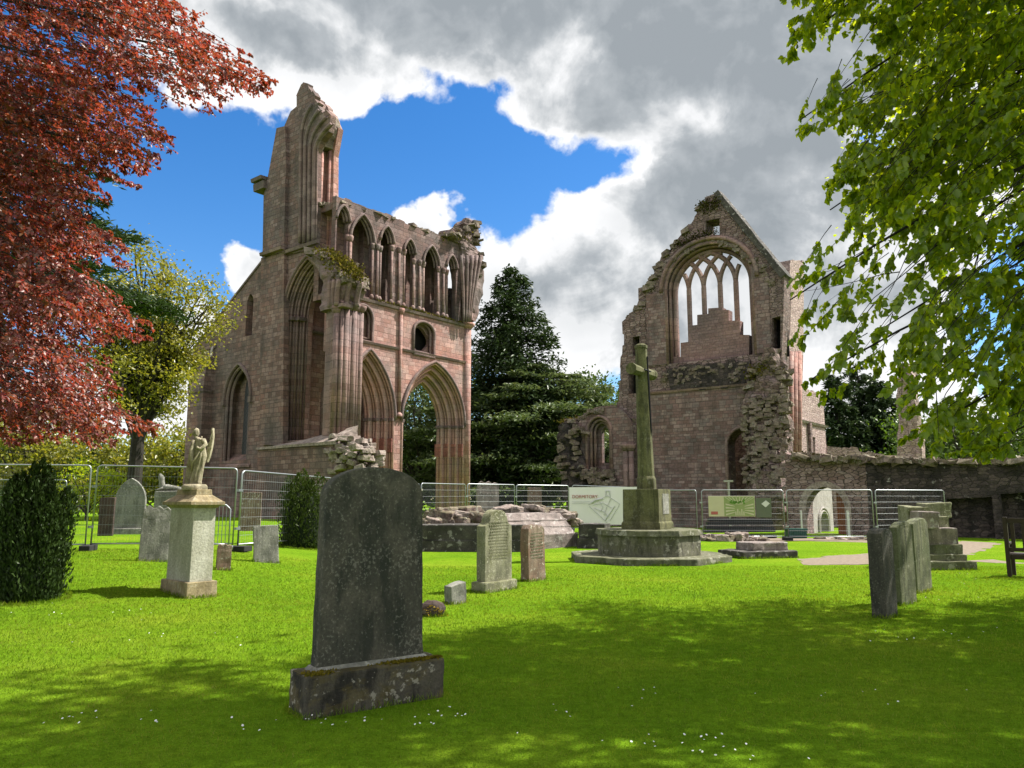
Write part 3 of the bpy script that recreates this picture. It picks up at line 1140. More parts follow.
mb.hexa([(lS0 - .2, lZb - .5, -.9), (lS1 + .5, lZb - .5, -.9), (lS1 + .5, lZb - .5, .12), (lS0 - .2, lZb - .5, .12),
         (lS0 - .2, lZb + .55, -.9), (lS1 + .5, lZb + .55, -.9), (lS1 + .5, lZb - .35, .12), (lS0 - .2, lZb - .35, .12)])
mb.build('window_sill', M['ashlar'], TP, A.M)
mb = MB()
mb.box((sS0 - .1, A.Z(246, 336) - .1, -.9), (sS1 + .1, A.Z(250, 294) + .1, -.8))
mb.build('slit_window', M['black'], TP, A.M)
# corner buttress and downpipe at the far left
b0, b1 = A.S(188, .6, 430), A.S(203, .6, 430)
zt = A.Z(190, 362, .6)
mb = MB()
mb.box((b0, zb, -1), (b1, A.Z(190, 392, .6), .75))
mb.hexa([(b0 - .06, A.Z(190, 394, .6), -1), (b1 + .06, A.Z(190, 394, .6), -1), (b1 + .06, A.Z(190, 394, .6), .82), (b0 - .06, A.Z(190, 394, .6), .82),
         (b0, zt + .9, -1), (b1, zt + .9, -1), (b1, zt, .6), (b0, zt, .6)])
mb.box((b0 - .12, zt + .85, -1.1), (b1 + .12, zt + 1.05, .1))
mb.build('buttress', M['ashlar'], TP, A.M)
mb = MB()
s_ = A.S(207, .2, 430)
mb.tube([(s_, 0, .2), (s_, A.Z(206, 351, .2), .2), (s_ - .1, A.Z(206, 348, .2), .05)], 0.09, 8)
for z in (2, 5, 8, 11):
    mb.box((s_ - .14, z - .06, 0), (s_ + .14, z + .06, .31))
mb.build('drainpipe', M['pipe'], TP, A.M)
# roof weathering slope along the raking wall head
mb = MB()
p0, p1 = A.st(191, 353), A.st(262, 262)
mb.hexa([(p0[0], p0[1] - .05, -1.5), (p1[0], p1[1] - .05, -1.5), (p1[0], p1[1] - .05, .08), (p0[0], p0[1] - .05, .08),
         (p0[0], p0[1] + .16, -1.5), (p1[0], p1[1] + .16, -1.5), (p1[0], p1[1] + .12, .08), (p0[0], p0[1] + .12, .08)])
mb.build('coping', M['grey_mould'], TP, A.M)

# tower remnant: three leaves of masonry with a tall slot between them on the lit side
tw_front = T2(A, (266, 258), (267, 195), (270, 178), (278, 150), (286, 126), (292, 112), (298, 107), (298, 97)) + \
    jag(T2(A, (298, 97), (304, 84), (309, 86), (313, 93), (320, 103), (326, 112), (332, 119)), 0.6, 0.18, 5) + T2(A, (330, 132), (322, 141), (318, 152), (316, 250))
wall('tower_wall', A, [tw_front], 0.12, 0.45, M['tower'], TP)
tw_mid = T2(A, (264, 258), (265, 195), (278, 150), (292, 114), (299, 100), (304, 92), (314, 100), (312, 250))
wall('tower_core', A, [tw_mid], -0.33, 0.75, M['pink'], TP)
tw_back = T2(A, (264, 258), (265, 195), (278, 150), (292, 114), (299, 100), (304, 92)) + jag(T2(A, (304, 92), (312, 98), (320, 108), (326, 122)), .5, .1, 6) + T2(A, (321, 150), (320, 256))
wall('tower_rear_wall', A, [tw_back], -1.05, 0.42, M['pink'], TP)
bt = T2(A, (262.5, 256), (263.5, 196), (268.5, 173), (276.5, 128), (285, 126), (286, 170), (285, 185), (284, 252), off=.4)
pil = T2(A, (261, 258), (284, 252), (283, 445), (259.5, 445), off=.28)
wall('pilaster', A, [pil], .28, .4, M['ashlar'], TP)
wall('tower_buttress', A, [bt], 0.4, 0.4, M['tower'], TP)
mb = MB()
for (x0, y0, xm, ym, x1, y1) in ((300, 243, 301, 140, 312, 104), (304.5, 243, 305.5, 145, 319, 110), (309, 243, 310, 150, 326, 117), (313.5, 243, 314.5, 154, 331, 124)):
    path = []
    for t in np.linspace(0, 1, 8):
        path.append(A.st(x0 + (xm - x0) * t, y0 + (ym - y0) * t, .2) + (0.2,))
    for t in np.linspace(0.15, 1, 7):
        q = t * t
        path.append(A.st(xm + (x1 - xm) * q, ym + (y1 - ym) * t, .2) + (0.2,))
    mb.tube(path, 0.13, 6)
    mb.tube([(a + .16, b, .1) for a, b, c in path], 0.07, 5)
mb.build('roll_moulding', M['grey_mould'], TP, A.M, smooth=True)
mb = MB()
s_r = A.S(317, -.1, 200)
mb.mark()
mb.tube([(s_r + .02, A.Z(316, 248), -.38), (s_r + .02, A.Z(318, 150), -.38)], .1, 6)
mb.mark()
mb.tube([(s_r + .06, A.Z(316, 252), -1.0), (s_r + .06, A.Z(318, 146), -1.0)], .12, 6)
mb.mark()
mb.tube([(s_r + .06, A.Z(316, 252), -1.42), (s_r + .06, A.Z(318, 146), -1.42)], .1, 6)
mb.split('window_shaft', M['pink'], TP, A.M, smooth=True)
mb = MB()
blobloft(mb, A, [(151, 319, 330), (140, 318, 333), (130, 318, 335), (121, 318, 334), (115, 318, 328)], -.25, -1.4, amp=.08, seed=4)
mb.build('vault_springer', M['rub_stone'], TP, A.M)
mb = MB()
band(mb, A.S(262, .5, 251), A.S(283, .5, 251), A.Z(272, 251, .5), .3, .4, .72)
band(mb, A.S(281, .2, 250), A.S(318, .2, 246), A.Z(300, 247, .2), .3, .1, .36)
band(mb, A.S(259, .2, 190), A.S(269, .2, 190), A.Z(263, 187, .2), .75, -1.2, .7)
band(mb, A.S(258, .2, 190), A.S(268, .2, 190), A.Z(263, 181, .2), .35, -1.3, .85)
mb.split('string_course', M['grey_mould'], TP, A.M)
# the compound pier in front, its shafts, capital and springer
pS = A.S(333, .3, 380)
mb = MB()
zP0 = A.Z(345, 441)
zP1 = A.Z(335, 311)
sK = A.S(341.5, 0, 380)
for i, (s_, of, r) in enumerate(((A.S(329.5, .1, 380), .1, .14), (A.S(335.5, .42, 380), .42, .13), (sK - .18, .38, .2), (sK + .1, .2, .13), (sK + .12, -.12, .2), (sK + .1, -.42, .12), (sK + .12, -.72, .2), (sK + .1, -1.02, .12), (sK + .08, -1.3, .18))):
    shaft(mb, A, s_, of, zP0, zP1 + (.0 if i < 3 else .3), r)
mb.split('pier_shaft', M['mould'], TP, A.M, smooth=True)
pts_ = [(A.S(327, 0, 380), -1.4), (A.S(327, 0, 380), .22), (A.S(331, .3, 380), .38), (sK - .1, .36), (sK + .05, .2), (sK + .05, -1.4)]
pc = MB()
pc.loft([[(x, zP0 - .3, o_) for x, o_ in pts_], [(x, zP1 + .6, o_) for x, o_ in pts_]])
pc.build('pier_core', M['mould'], TP, A.M)
mb = MB()
s_ = A.S(332.3, .42, 380)
z = zP0 + .4
while z < zP1 - .3:
    mb.rock((s_, z, .42), (.2, .17, .2), .2, Matrix.Rotation(.78, 3, 'Z'))
    z += .27
mb.build('dogtooth_moulding', M['mould'], TP, A.M)
mb = MB()
for (dx, of) in ((330, .35), (335, .6), (339.5, .62)):
    s_ = A.S(dx, of, 312)
    mb.mark()
    mb.box((s_ - .28, zP1 - .05, -.2), (s_ + .28, zP1 + .18, of))
mb.split('capital', M['grey_mould'], TP, A.M, bevel=.05)
mb = MB()
blobloft(mb, A, [(312, 329, 350), (300, 329, 353), (288, 330, 356), (280, 331, 355), (272, 329, 348), (264, 325, 340), (257, 321, 331)], .6, -1.25, amp=.15, seed=7)
mb.build('vault_springer', M['grey_mould'], TP, A.M)
mb = MB()
for i in range(5):
    path = []
    for t in np.linspace(0, 1, 8):
        sx_ = A.S(330, .6, 312) + i * .34 + (.1 + i * .1) * t * t
        path.append((sx_, A.Z(335, 310 - (26 - i * .8) * t), .62 - max(0, i - 2) * .5 + .12 * t))
    mb.mark()
    mb.tube(path, .17, 6)
mb.split('rib_stump', M['grey_mould'], TP, A.M, smooth=True)
mb = MB()
scatter_rocks(mb, A, [(320, 252), (332, 262), (344, 274), (352, 284)], 60, (.7, .38, .7), (-1.3, .5), 5, .2)
mb.build('loose_stones', M['rub_stone'], TP, A.M)
mp = [A.W(*A.st(x, y), off=-.1) for x, y in ((322, 252), (333, 259), (344, 268), (354, 279))]
moss_patch('moss', TP, mp, 2600, .24, (.4, .4, .13))
# plinth with sloping top, broken at its right end
k0, k1 = A.S(258, 1.2, 448), A.S(337, 1.2, 447)
zk = A.Z(300, 447, 1.2)
zk2 = A.Z(310, 441, .1)
mb = MB()
mb.box((k0, zb, -.5), (k1, zk, 1.2))
mb.build('plinth', M['ashlar'], TP, A.M)
mb = MB()
mb.hexa([(k0 - .1, zk + .01, -.3), (k1, zk + .01, -.3), (k1, zk + .01, 1.32), (k0 - .1, zk + .01, 1.32),
         (k0 - .1, zk + .3, -.3), (k1, zk2 + .75, -.3), (k1, zk + .2, 1.32), (k0 - .1, zk + .16, 1.32)])
mb.build('plinth_weathering', M['rub_stone_pale'], TP, A.M, sub=2, rough=.06, nscale=1.5)
mb = MB()
rd = random.Random(9)
for i in range(110):
    px = rd.uniform(336, 366)
    py = rd.uniform(436 + max(0, (px - 350)) * .8, 474)
    s_, z = A.st(px, py, .6)
    mb.rock((s_, z, rd.uniform(-.6, 1.2)), (.55, .3, .5), .3, Matrix.Rotation(rd.uniform(-.25, .25), 3, 'Z') @ Matrix.Rotation(rd.uniform(-1, 1), 3, 'Y'))
mb.build('broken_masonry', M['rub_stone_pale'], TP, A.M, bevel=.03, sub=2, rough=.05, nscale=3.5)
mb = MB()
blobloft(mb, A, [(520, 335, 364), (480, 335, 365), (460, 335, 362), (440, 336, 352)], .9, -.9, amp=.2, seed=2)
mb.build('broken_core', M['rubble'], TP, A.M)

# ---- arcade wall with two open arches (plane B)
q0, q1 = B.S(402, 0, 420), B.S(463.5, 0, 420)
bw_ = q1 - q0
zs = B.Z(463, 427)
za = B.Z(432, 363)
r1 = B.S(393.5, 0, 420)
r0 = r1 - bw_
z_sill = B.Z(455, 323)
z_str = B.Z(420, 353)
sE = B.S(467, 0, 420)
sL = .12
r0 = max(r0, sL + .25)
print('arch one', r0, r1, 'bay', bw_)
a1_ = arch_loop(r0, r1, -.2, zs, za, 14)
a2_ = arch_loop(q0, q1, -.2, zs, za, 14)
# recess openings of the blind storey
o0, o1 = B.S(413, 0, 340), B.S(434, 0, 340)
rec2 = arch_loop(o0, o1, B.Z(424, 356), B.Z(424, 333), B.Z(424, 322), 8)
n0, n1 = B.S(353, 0, 325), B.S(372.5, 0, 325)
rec1 = arch_loop(n0, n1, B.Z(364, 341), B.Z(364, 318), B.Z(364, 305), 8)
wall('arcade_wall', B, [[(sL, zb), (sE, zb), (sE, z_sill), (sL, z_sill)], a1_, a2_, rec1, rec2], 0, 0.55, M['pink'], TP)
for (x0, x1) in ((r0, r1), (q0, q1)):
    for k in range(3):
        g = .36
        ou = arch_loop(x0 - .2 + g * k, x1 + .2 - g * k, -.2, zs, za + .2 - g * k, 14)
        inn = arch_loop(x0 + g * (k + 1), x1 - g * (k + 1), -.2, zs, za - g * (k + 1) * 1.08, 14)
        wall('arch_order', B, [ring_loop(ou, inn)], -.40 - .42 * k, .42 + (.1 if k == 2 else 0), M['pink_mould'], TP)
    mb = MB()
    mb.tube([(x, z, .07) for x, z in pointed(x0 - .1, x1 + .1, zs, za + .13, 14)], .12, 6)
    mb.build('hood_mould', M['grey_mould'], TP, B.M, smooth=True)
    mb = MB()
    for k in range(4):
        g = .36
        path = arch_loop(x0 + g * k + .0, x1 - g * k - .0, 0, zs, za - g * k * 1.08, 14)
        mb.tube([(x, z, -.02 - .42 * k + (.0 if k else 0)) for x, z in path], .1, 6)
        mb.tube([(x, z, -.24 - .42 * k) for x, z in arch_loop(x0 + g * k + .06, x1 - g * k - .06, 0, zs, za - g * k * 1.08 - .06, 14)], .07, 6)
    mb.build('roll_moulding', M['pink_mould'], TP, B.M, smooth=True)
    mb = MB()
    for k in range(4):
        g = .36
        for sx_, sg in ((x0, 1), (x1, -1)):
            c_ = sx_ + sg * (g * k - .05)
            mb.mark()
            mb.box((min(c_, c_ + sg * .2) - .02, zs - .12, -.5 - .42 * k), (max(c_, c_ + sg * .2) + .02, zs + .1, .1 - .42 * k))
    mb.split('capital', M['grey_mould'], TP, B.M, bevel=.04)
    mb = MB()
    for k in range(4):
        g = .36
        c_ = x1 - g * k - .06
        mb.mark()
        mb.box((c_ - .1, B.Z(450, 456), -.52 - .42 * k), (c_ + .14, B.Z(450, 443), .035 - .42 * k))
    mb.split('red_stone_band', M['red_band'], TP, B.M)
# solid backing of the wall above the arches
wall('arcade_backing', B, [[(sL, za - .2), (sE, za - .2), (sE, z_sill - .05), (sL, z_sill - .05)]], -1.2, .5, M['pink'], TP)
mb = MB()
band(mb, sL, sE, z_str, .22, -.05, .16)
band(mb, sL, sE, z_sill + .02, .26, -.3, .2)
mb.split('string_course', M['grey_mould'], TP, B.M)
mp = [B.W(s_, z_sill + .16, .1) for s_ in (sL + 3, sE)]
moss_patch('moss', TP, mp, 500, .16, (.1, .1, .04))
mb = MB()
sm = (r1 + q0) / 2
shaft(mb, B, sm, .1, zs + .2, z_sill - .1, .13)
shaft(mb, B, sE - .05, .0, .1, z_sill + .1, .3)
mb.split('wall_shaft', M['pink'], TP, B.M, smooth=True)
# round opening and blind quatrefoil panel with their frames
mb = MB()
for lp, gr in ((rec2, 0), (rec1, 1)):
    mb.mark()
    mb.tube([(x, z, .03) for x, z in lp + [lp[0]]], .12, 6)
    cx_ = sum(p[0] for p in lp) / len(lp)
    cz_ = sum(p[1] for p in lp) / len(lp)
    mb.tube([(cx_ + (x - cx_) * .82, cz_ + (z - cz_) * .86, -.2) for x, z in lp + [lp[0]]], .11, 6)
mb.split('panel_frame', M['grey_mould'], TP, B.M, smooth=True)
cx_, cz_ = (o0 + o1) / 2, B.Z(424, 339)
rr = (o1 - o0) * .43
circ = [(cx_ + rr * math.cos(a) * (1 + .07 * math.cos(4 * a)), cz_ + rr * .95 * math.sin(a) * (1 + .07 * math.cos(4 * a))) for a in np.linspace(0, 2 * math.pi, 28)[:-1]]
wall('oculus_panel', B, [[(o0 - .3, cz_ - 2), (o1 + .3, cz_ - 2), (o1 + .3, cz_ + 2), (o0 - .3, cz_ + 2)], circ], -.42, .3, M['mould'], TP)
mb = MB()
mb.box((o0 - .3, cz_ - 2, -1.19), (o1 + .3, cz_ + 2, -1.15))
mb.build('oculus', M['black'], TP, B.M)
wall('blind_panel', B, [[(n0 - .3, B.Z(364, 345)), (n1 + .3, B.Z(364, 345)), (n1 + .3, B.Z(364, 300)), (n0 - .3, B.Z(364, 300))]], -.45, .3, M['mould'], TP)
mb = MB()
fx, fz = (n0 + n1) / 2 - .1, B.Z(364, 322)
for i in range(4):
    a = i * math.pi / 2 + .78
    mb.tube([(fx + .34 * math.cos(a) + .28 * math.cos(b), fz + .34 * math.sin(a) + .28 * math.sin(b), -.42) for b in np.linspace(0, 2 * math.pi, 10)], .09, 5)
mb.rock((fx, fz, -.36), (.3, .3, .2))
mb.build('carved_flower', M['grey_mould'], TP, B.M)

# ---- clerestory: arcaded screen, dark passage, rear wall with slits
z_top = B.Z(400, 220.5)
ops = [(331, 347, 205), (350, 372.5, 215), (380, 392, 227), (404, 414, 240), (423.5, 438.5, 246.5), (447, 456, 256)]
holes = []
for (x0, x1, ya) in ops:
    s0, s1 = B.S(x0, 0, 270), B.S(x1, 0, 270)
    za_ = B.Z((x0 + x1) / 2, ya)
    zs_ = za_ - (s1 - s0) * .95
    holes.append((s0, s1, z_sill + .22, zs_, za_))
zspr = min(h[3] for h in holes)
holes[0] = (holes[0][1] - .95,) + holes[0][1:3] + (holes[0][4] - .95, holes[0][4])
sC0, sC1 = holes[0][0] - .1, B.S(461, 0, 290)
topl = jag([(sC1, z_top), (sC0, z_top + .1)], .6, .1, 12)
wall('clerestory_screen', B, [[(sC0, z_sill + .1), (sC1, z_sill + .1)] + topl] + [arch_loop(*h, 9) for h in holes], 0, .42, M['tower'], TP)
mb = MB()
for h in holes:
    mb.mark()
    for g, of, r in ((-.08, .08, .1), (.06, -.1, .09), (.15, -.3, .08)):
        mb.tube([(x, z, of) for x, z in pointed(h[0] + g, h[1] - g, h[3], h[4] - g, 9)], r, 6)
mb.split('arch_moulding', M['grey_mould'], TP, B.M, smooth=True)
mb = MB()
for a, b in zip(holes[:-1], holes[1:]):
    m_ = (a[1] + b[0]) / 2
    w_ = b[0] - a[1]
    for ds, of in ((-w_ / 2 - .02, -.02), (0, .1), (w_ / 2 + .02, -.02)):
        shaft(mb, B, m_ + ds, of, z_sill + .2, min(a[3], b[3]) , .085 if w_ < 1.4 else .11)
mb.split('clerestory_shaft', M['mould'], TP, B.M, smooth=True)
sl_ = []
for (x0, x1, y0, y1) in ((346, 349.5, 240, 262), (408.5, 413, 280, 300), (446.5, 454.5, 288, 322)):
    s0, s1 = B.S(x0, -1.6, (y0 + y1) / 2), B.S(x1, -1.6, (y0 + y1) / 2)
    xm = (x0 + x1) / 2
    sl_.append(arch_loop(s0, s1, B.Z(xm, y1, -1.6), B.Z(xm, y0, -1.6) - .3, B.Z(xm, y0, -1.6), 5))
wall('passage_wall', B, [[(sC0, z_sill - .3), (sC1, z_sill - .3), (sC1, z_top - .1), (sC0, z_top)]] + sl_, -1.6, .5, M['ashlar'], TP)
mb = MB()
mb.box((sC0, z_top - .75, -1.65), (sC1, z_top - .25, -.35))
mb.box((sC0, z_sill - .3, -1.65), (sC1, z_sill + .1, -.5))
for a, b in zip(holes[:-1], holes[1:]):
    m_ = (a[1] + b[0]) / 2
    mb.box((m_ - .3, z_sill, -1.65), (m_ + .3, z_top - .3, -1.0))
mb.build('passage_vault', M['ashlar'], TP, B.M)
mb = MB()
scatter_rocks(mb, B, [(335, 200), (400, 221), (445, 237)], 60, (.55, .22, .5), (-1.7, .0), 15, .06)
mb.build('coping_stones', M['rub_stone'], TP, B.M)
# far end: overhanging vault springers and broken head
mb = MB()
blobloft(mb, B, [(322, 462, 469), (306, 460, 473), (290, 457, 477), (276, 456, 478.5), (264, 455, 477), (254, 454, 474), (246, 453, 470)], .42, -1.3, amp=.10, seed=11, n=26, sub=4)
mb.build('vault_springer', M['grey_mould'], TP, B.M)
mb = MB()
for i in range(5):
    path = []
    for t in np.linspace(0, 1, 9):
        px = 464 + i * 1.9 + (i - 1.4) * 3.4 * t ** 1.5
        path.append(B.st(px, 322 - 66 * t, .6) + (.55 + .08 * math.sin(i) + .22 * t,))
    mb.mark()
    mb.tube(path, [.07 + .07 * min(1, k_ / 5) for k_ in range(9)], 6)
mb.split('rib_stump', M['grey_mould'], TP, B.M, smooth=True)
mb = MB()
blobloft(mb, B, [(246, 446, 466), (240, 444, 469), (234, 446, 470)], .3, -1.4, amp=.12, seed=14)
blobloft(mb, B, [(245, 463, 473), (234, 460, 474), (228, 458, 473), (222, 460, 472)], .2, -1.3, amp=.14, seed=15)
mb.build('broken_head', M['rubble'], TP, B.M)
mb = MB()
scatter_rocks(mb, B, [(446, 240), (460, 232), (472, 224), (474, 240), (477, 265), (475, 285)], 70, (.6, .3, .6), (-1.5, .5), 16, .2)
mb.build('loose_stones', M['rub_stone'], TP, B.M)
mp = [B.W(*B.st(x, y), off=-.3) for x, y in ((444, 241), (458, 236), (470, 234))]
moss_patch('moss', TP, mp, 500, .24, (.4, .4, .14))
# return wall behind the tall arch: lit inner wall with a shafted blind arch
iw = Plane(312.5, 52.5, E1)
wall('inner_wall', iw, [[(-1.0, zb), (5.0, zb), (5.0, 19.5), (-1.0, 19.5)]], 0, .7, M['pink'], TP)
mb = MB()
ia = arch_loop(.5, 4.2, .5, iw.Z(322, 400), iw.Z(323, 366), 10)
mb.tube([(x, z, .05) for x, z in ia], .16, 6)
mb.build('blind_arch', M['mould'], TP, iw.M, smooth=True)
mb = MB()
band(mb, -.9, 4.9, iw.Z(321, 333), .25, -.05, .2)
mb.split('string_course', M['grey_mould'], TP, iw.M)

# ------------------------------------------------------------------ the ruined gable on the right
Cg = Plane(712, 45, (0.8, -0.6))
gb = thing('ruined_gable', 'roofless sandstone gable with a great traceried window half filled by stepped masonry', 'ruined church', Cg.W(0, 0))
c0, c1 = Cg.S(667, 0, 320), Cg.S(754.5, 0, 320)
czs = Cg.Z(672, 291)
cza = Cg.Z(716.5, 242)
czb = Cg.Z(674, 357) - .4
gwin = arch_loop(c0, c1, czb, czs, cza, 14)
hole2 = [Cg.st(705.5, 237), Cg.st(719.5, 235), Cg.st(719.5, 218), Cg.st(705.5, 221)]
dS0, dS1 = Cg.S(727, 0, 460), Cg.S(758, 0, 460)
dZs, dZa = Cg.Z(728, 447), Cg.Z(743, 427)
door = arch_loop(dS0, dS1, Cg.Z(735, 500), dZs, dZa, 10)
slot = [Cg.st(772, 350), Cg.st(780.5, 348), Cg.st(780.5, 316), Cg.st(772, 318)]
sl1 = [Cg.st(632.5, 356), Cg.st(639.5, 355), Cg.st(639.5, 336), Cg.st(632.5, 337)]
sl2 = [Cg.st(628.5, 394), Cg.st(637, 393), Cg.st(637, 364), Cg.st(628.5, 365)]
lefte = jag(T2(Cg, (704.5, 197.5), (703, 207), (694, 219), (685, 233), (672, 248), (661.5, 263), (654, 276), (646, 290)), .45, .17, 21) + \
    jag(T2(Cg, (646, 304), (636, 311), (622, 322)), .45, .14, 22) + jag(T2(Cg, (622.5, 334), (621, 380), (618, 402), (618, 480)), .6, .12, 23)
gz0 = -.3
outl = T2(Cg, (784, 300), (784, 274), (718.5, 192)) + lefte + [(Cg.S(618, 0, 480), gz0), (Cg.S(786, 0, 480), gz0), (Cg.S(786, 0, 480), Cg.Z(786, 380))]
wall('gable_wall', Cg, [outl, gwin, hole2, door, slot, sl1, sl2], 0, 1.3, M['rubble'], gb)
# ashlar facing of the lower storey and the window jambs, standing a little proud
zled = Cg.Z(700, 389)
lowf = [(Cg.S(643, .05, 460), gz0), (dS0 - .0, gz0), (dS0, dZs)] + pointed(dS0, dS1, dZs, dZa, 10)[1:] + [(dS1, zled - .8), (Cg.S(762, .05, 400), zled), (Cg.S(643, .05, 400), zled)]
wall('lower_facing', Cg, [lowf], .06, .12, M['gable'], gb)
wo = arch_loop(c0 - 1.35, c1 + .55, zled + .1, czs, cza + .62, 14)
wi = arch_loop(c0 - .02, c1 + .02, czb, czs, cza + .02, 14)
jl = ring_loop([(c0 - 1.35, czb)] + [(c0 - 1.35, czs)] + pointed(c0 - .5, c1 + .5, czs, cza + .5, 14) + [(c1 + .9, czs), (c1 + .9, czb)], wi)
wall('window_surround', Cg, [jl], .07, .14, M['gable'], gb)
for k in range(2):
    g = .16
    wall('window_order', Cg, [ring_loop(arch_loop(c0 - .1 + g * k, c1 + .1 - g * k, czb, czs, cza + .1 - g * k, 14), arch_loop(c0 + g * (k + 1), c1 - g * (k + 1), czb, czs, cza - g * (k + 1), 14))],
         -.3 - .35 * k, .4, M['mould'], gb)
mb = MB()
mb.tube([(x, z, .12) for x, z in pointed(c0 - .3, c1 + .3, czs, cza + .32, 14)], .14, 6)
mb.tube([(x, z, .0) for x, z in arch_loop(c0 - .02, c1 + .02, czb, czs, cza + .02, 14)], .1, 6)
mb.tube([(x, z, -.28) for x, z in arch_loop(c0 + .1, c1 - .1, czb, czs, cza - .1, 14)], .09, 6)
mb.build('hood_mould', M['mould'], gb, Cg.M, smooth=True)
# intersecting tracery
fi = .28
t0, t1 = c0 + fi, c1 - fi
tza = cza - fi
arcL = pointed(t0, t1, czs, tza, 24)
Rr = (((t1 - t0) / 2) ** 2 + (tza - czs) ** 2) / (t1 - t0)


def inside(x, z):
    return z < czs or (math.hypot(x - (t0 + Rr), z - czs) < Rr + .02 and math.hypot(x - (t1 - Rr), z - czs) < Rr + .02)


tracery = MB()
mull = []
for px in (690, 705, 721.5, 737.5):
    mull.append(Cg.S(px, -.6, 320))
for i, sx_ in enumerate(mull):
    m1 = MB()
    m1.tube([(sx_, czb, -.6), (sx_, czs + .05, -.6)], .165, 6)
    m1.build('mullion', M['mould'], gb, Cg.M)
    for sg in (1, -1):
        pth = []
        for a in np.linspace(0, 1.25, 26):
            x = sx_ + sg * (Rr - Rr * math.cos(a))
            z = czs + Rr * math.sin(a)
            if not inside(x, z):
                break
            pth.append((x, z, -.6 + sg * .004))
        if len(pth) > 2:
            tracery.tube(pth, .15, 6)
tracery.tube([(x, z, -.6) for x, z in arch_loop(t0 + .02, t1 - .02, czb, czs, tza - .02, 16)], .13, 6)
tracery.build('tracery', M['mould'], gb, Cg.M)
zz = lambda px, py: Cg.st(px, py, -.4)
steps = [zz(673, 360)] + [zz(*p) for p in ((673, 357), (681, 357), (681, 343), (688.5, 342), (688.5, 326), (697.5, 325), (697.5, 315), (708.5, 314), (708.5, 308.5), (723, 307.5), (723, 310), (729, 310),
                                           (729, 321), (740, 320.5), (740, 335), (749.5, 335), (749.5, 362))]
steps = [(steps[0][0], czb - .05)] + steps[1:-1] + [(steps[-1][0], czb - .05)]
wall('stepped_infill', Cg, [steps], -.35, .6, M['infill'], gb)
# rough band where vaulting was torn away
bnd = jag(T2(Cg, (667, 368), (700, 364), (751, 360)), .4, .1, 31) + jag(T2(Cg, (750, 385), (700, 389), (672, 392)), .4, .1, 32)
wall('torn_vault_band', Cg, [bnd], .16, .3, M['rubble_dark'], gb)
mb = MB()
scatter_rocks(mb, Cg, [(668, 377), (750, 371)], 80, (.32, .15, .12), (.1, .16), 33, .5)
mb.build('torn_vault_stones', M['rub_stone'], gb, Cg.M)
mb = MB()
band(mb, Cg.S(643, 0, 395), Cg.S(690, 0, 395), zled + .02, .18, -.05, .2)
band(mb, Cg.S(690, 0, 395), Cg.S(757, 0, 385), zled + .02, .18, -.05, .2)
mb.split('string_course', M['mould'], gb, Cg.M)
# gable coping (right rake), head courses, side turrets
mb = MB()
ra, rb_ = Cg.st(718, 191), Cg.st(786, 275)
ux = Vector((rb_[0] - ra[0], rb_[1] - ra[1])).normalized()
nn = Vector((-ux.y, ux.x))
if nn.y < 0:
    nn = -nn
mb.hexa([(ra[0] - nn.x * .3, ra[1] - nn.y * .3, -1.3), (rb_[0] - nn.x * .3, rb_[1] - nn.y * .3, -1.3), (rb_[0] - nn.x * .3, rb_[1] - nn.y * .3, .16), (ra[0] - nn.x * .3, ra[1] - nn.y * .3, .16),
         (ra[0] + nn.x * .06, ra[1] + nn.y * .06, -1.3), (rb_[0] + nn.x * .06, rb_[1] + nn.y * .06, -1.3), (rb_[0] + nn.x * .06, rb_[1] + nn.y * .06, .16), (ra[0] + nn.x * .06, ra[1] + nn.y * .06, .16)])
mb.build('coping', M['tomb_dark'], gb, Cg.M, sub=3, rough=.07)
mb = MB()
scatter_rocks(mb, Cg, [(704, 199), (694, 219), (685, 233), (672, 248), (661, 263), (654, 276), (648, 287), (640, 306), (624, 322)], 75, (.55, .3, .55), (-1.2, .05), 34, .1)
scatter_rocks(mb, Cg, [(655, 275), (680, 255), (716, 239), (745, 254), (760, 266), (775, 290)], 60, (.42, .2, .2), (-.02, .04), 35, .1)
mb.build('loose_stones', M['rub_stone'], gb, Cg.M)
mp = [Cg.W(*Cg.st(x, y), off=.0) for x, y in ((706, 201), (702, 209), (713, 207), (718, 200))]
moss_patch('moss', gb, mp, 420, .18, (.2, .2, .2), leafmat('dark_moss', [(0.035, 0.03, 0.01), (0.07, 0.06, 0.015), (.05, .06, .015)], .1, gloss=0))
mp = [Cg.W(*Cg.st(x, y), off=.05) for x, y in ((678, 246), (695, 238), (716, 232))]
moss_patch('moss', gb, mp, 350, .17, (.2, .15, .15), bpy.data.materials['dark_moss'])
mb = MB()
s0, s1 = Cg.S(637.5, 0, 300), Cg.S(646.5, 0, 300)
mb.box((s0, Cg.Z(640, 312), -1.2), (s1, Cg.Z(640, 287), -.1))
mb.build('pinnacle_stump', M['rubble'], gb, Cg.M, rough=.06, sub=2)
mb = MB()
mb.box((dS0 - 1.5, gz0, -5.2), (dS1 + 1.6, dZa + .5, -4.8))
mb.build('passage_back', M['rubble'], gb, Cg.M)
mb = MB()
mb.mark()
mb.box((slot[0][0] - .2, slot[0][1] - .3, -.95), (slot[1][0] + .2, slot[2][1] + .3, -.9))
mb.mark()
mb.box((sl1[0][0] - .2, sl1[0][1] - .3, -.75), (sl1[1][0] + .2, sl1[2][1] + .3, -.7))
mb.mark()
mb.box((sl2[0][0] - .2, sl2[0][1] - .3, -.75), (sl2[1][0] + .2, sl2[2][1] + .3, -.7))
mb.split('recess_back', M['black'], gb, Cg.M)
mb = MB()
mb.tube([(x, z, .03) for x, z in arch_loop(dS0, dS1, 0, dZs, dZa, 10)], .11, 6)
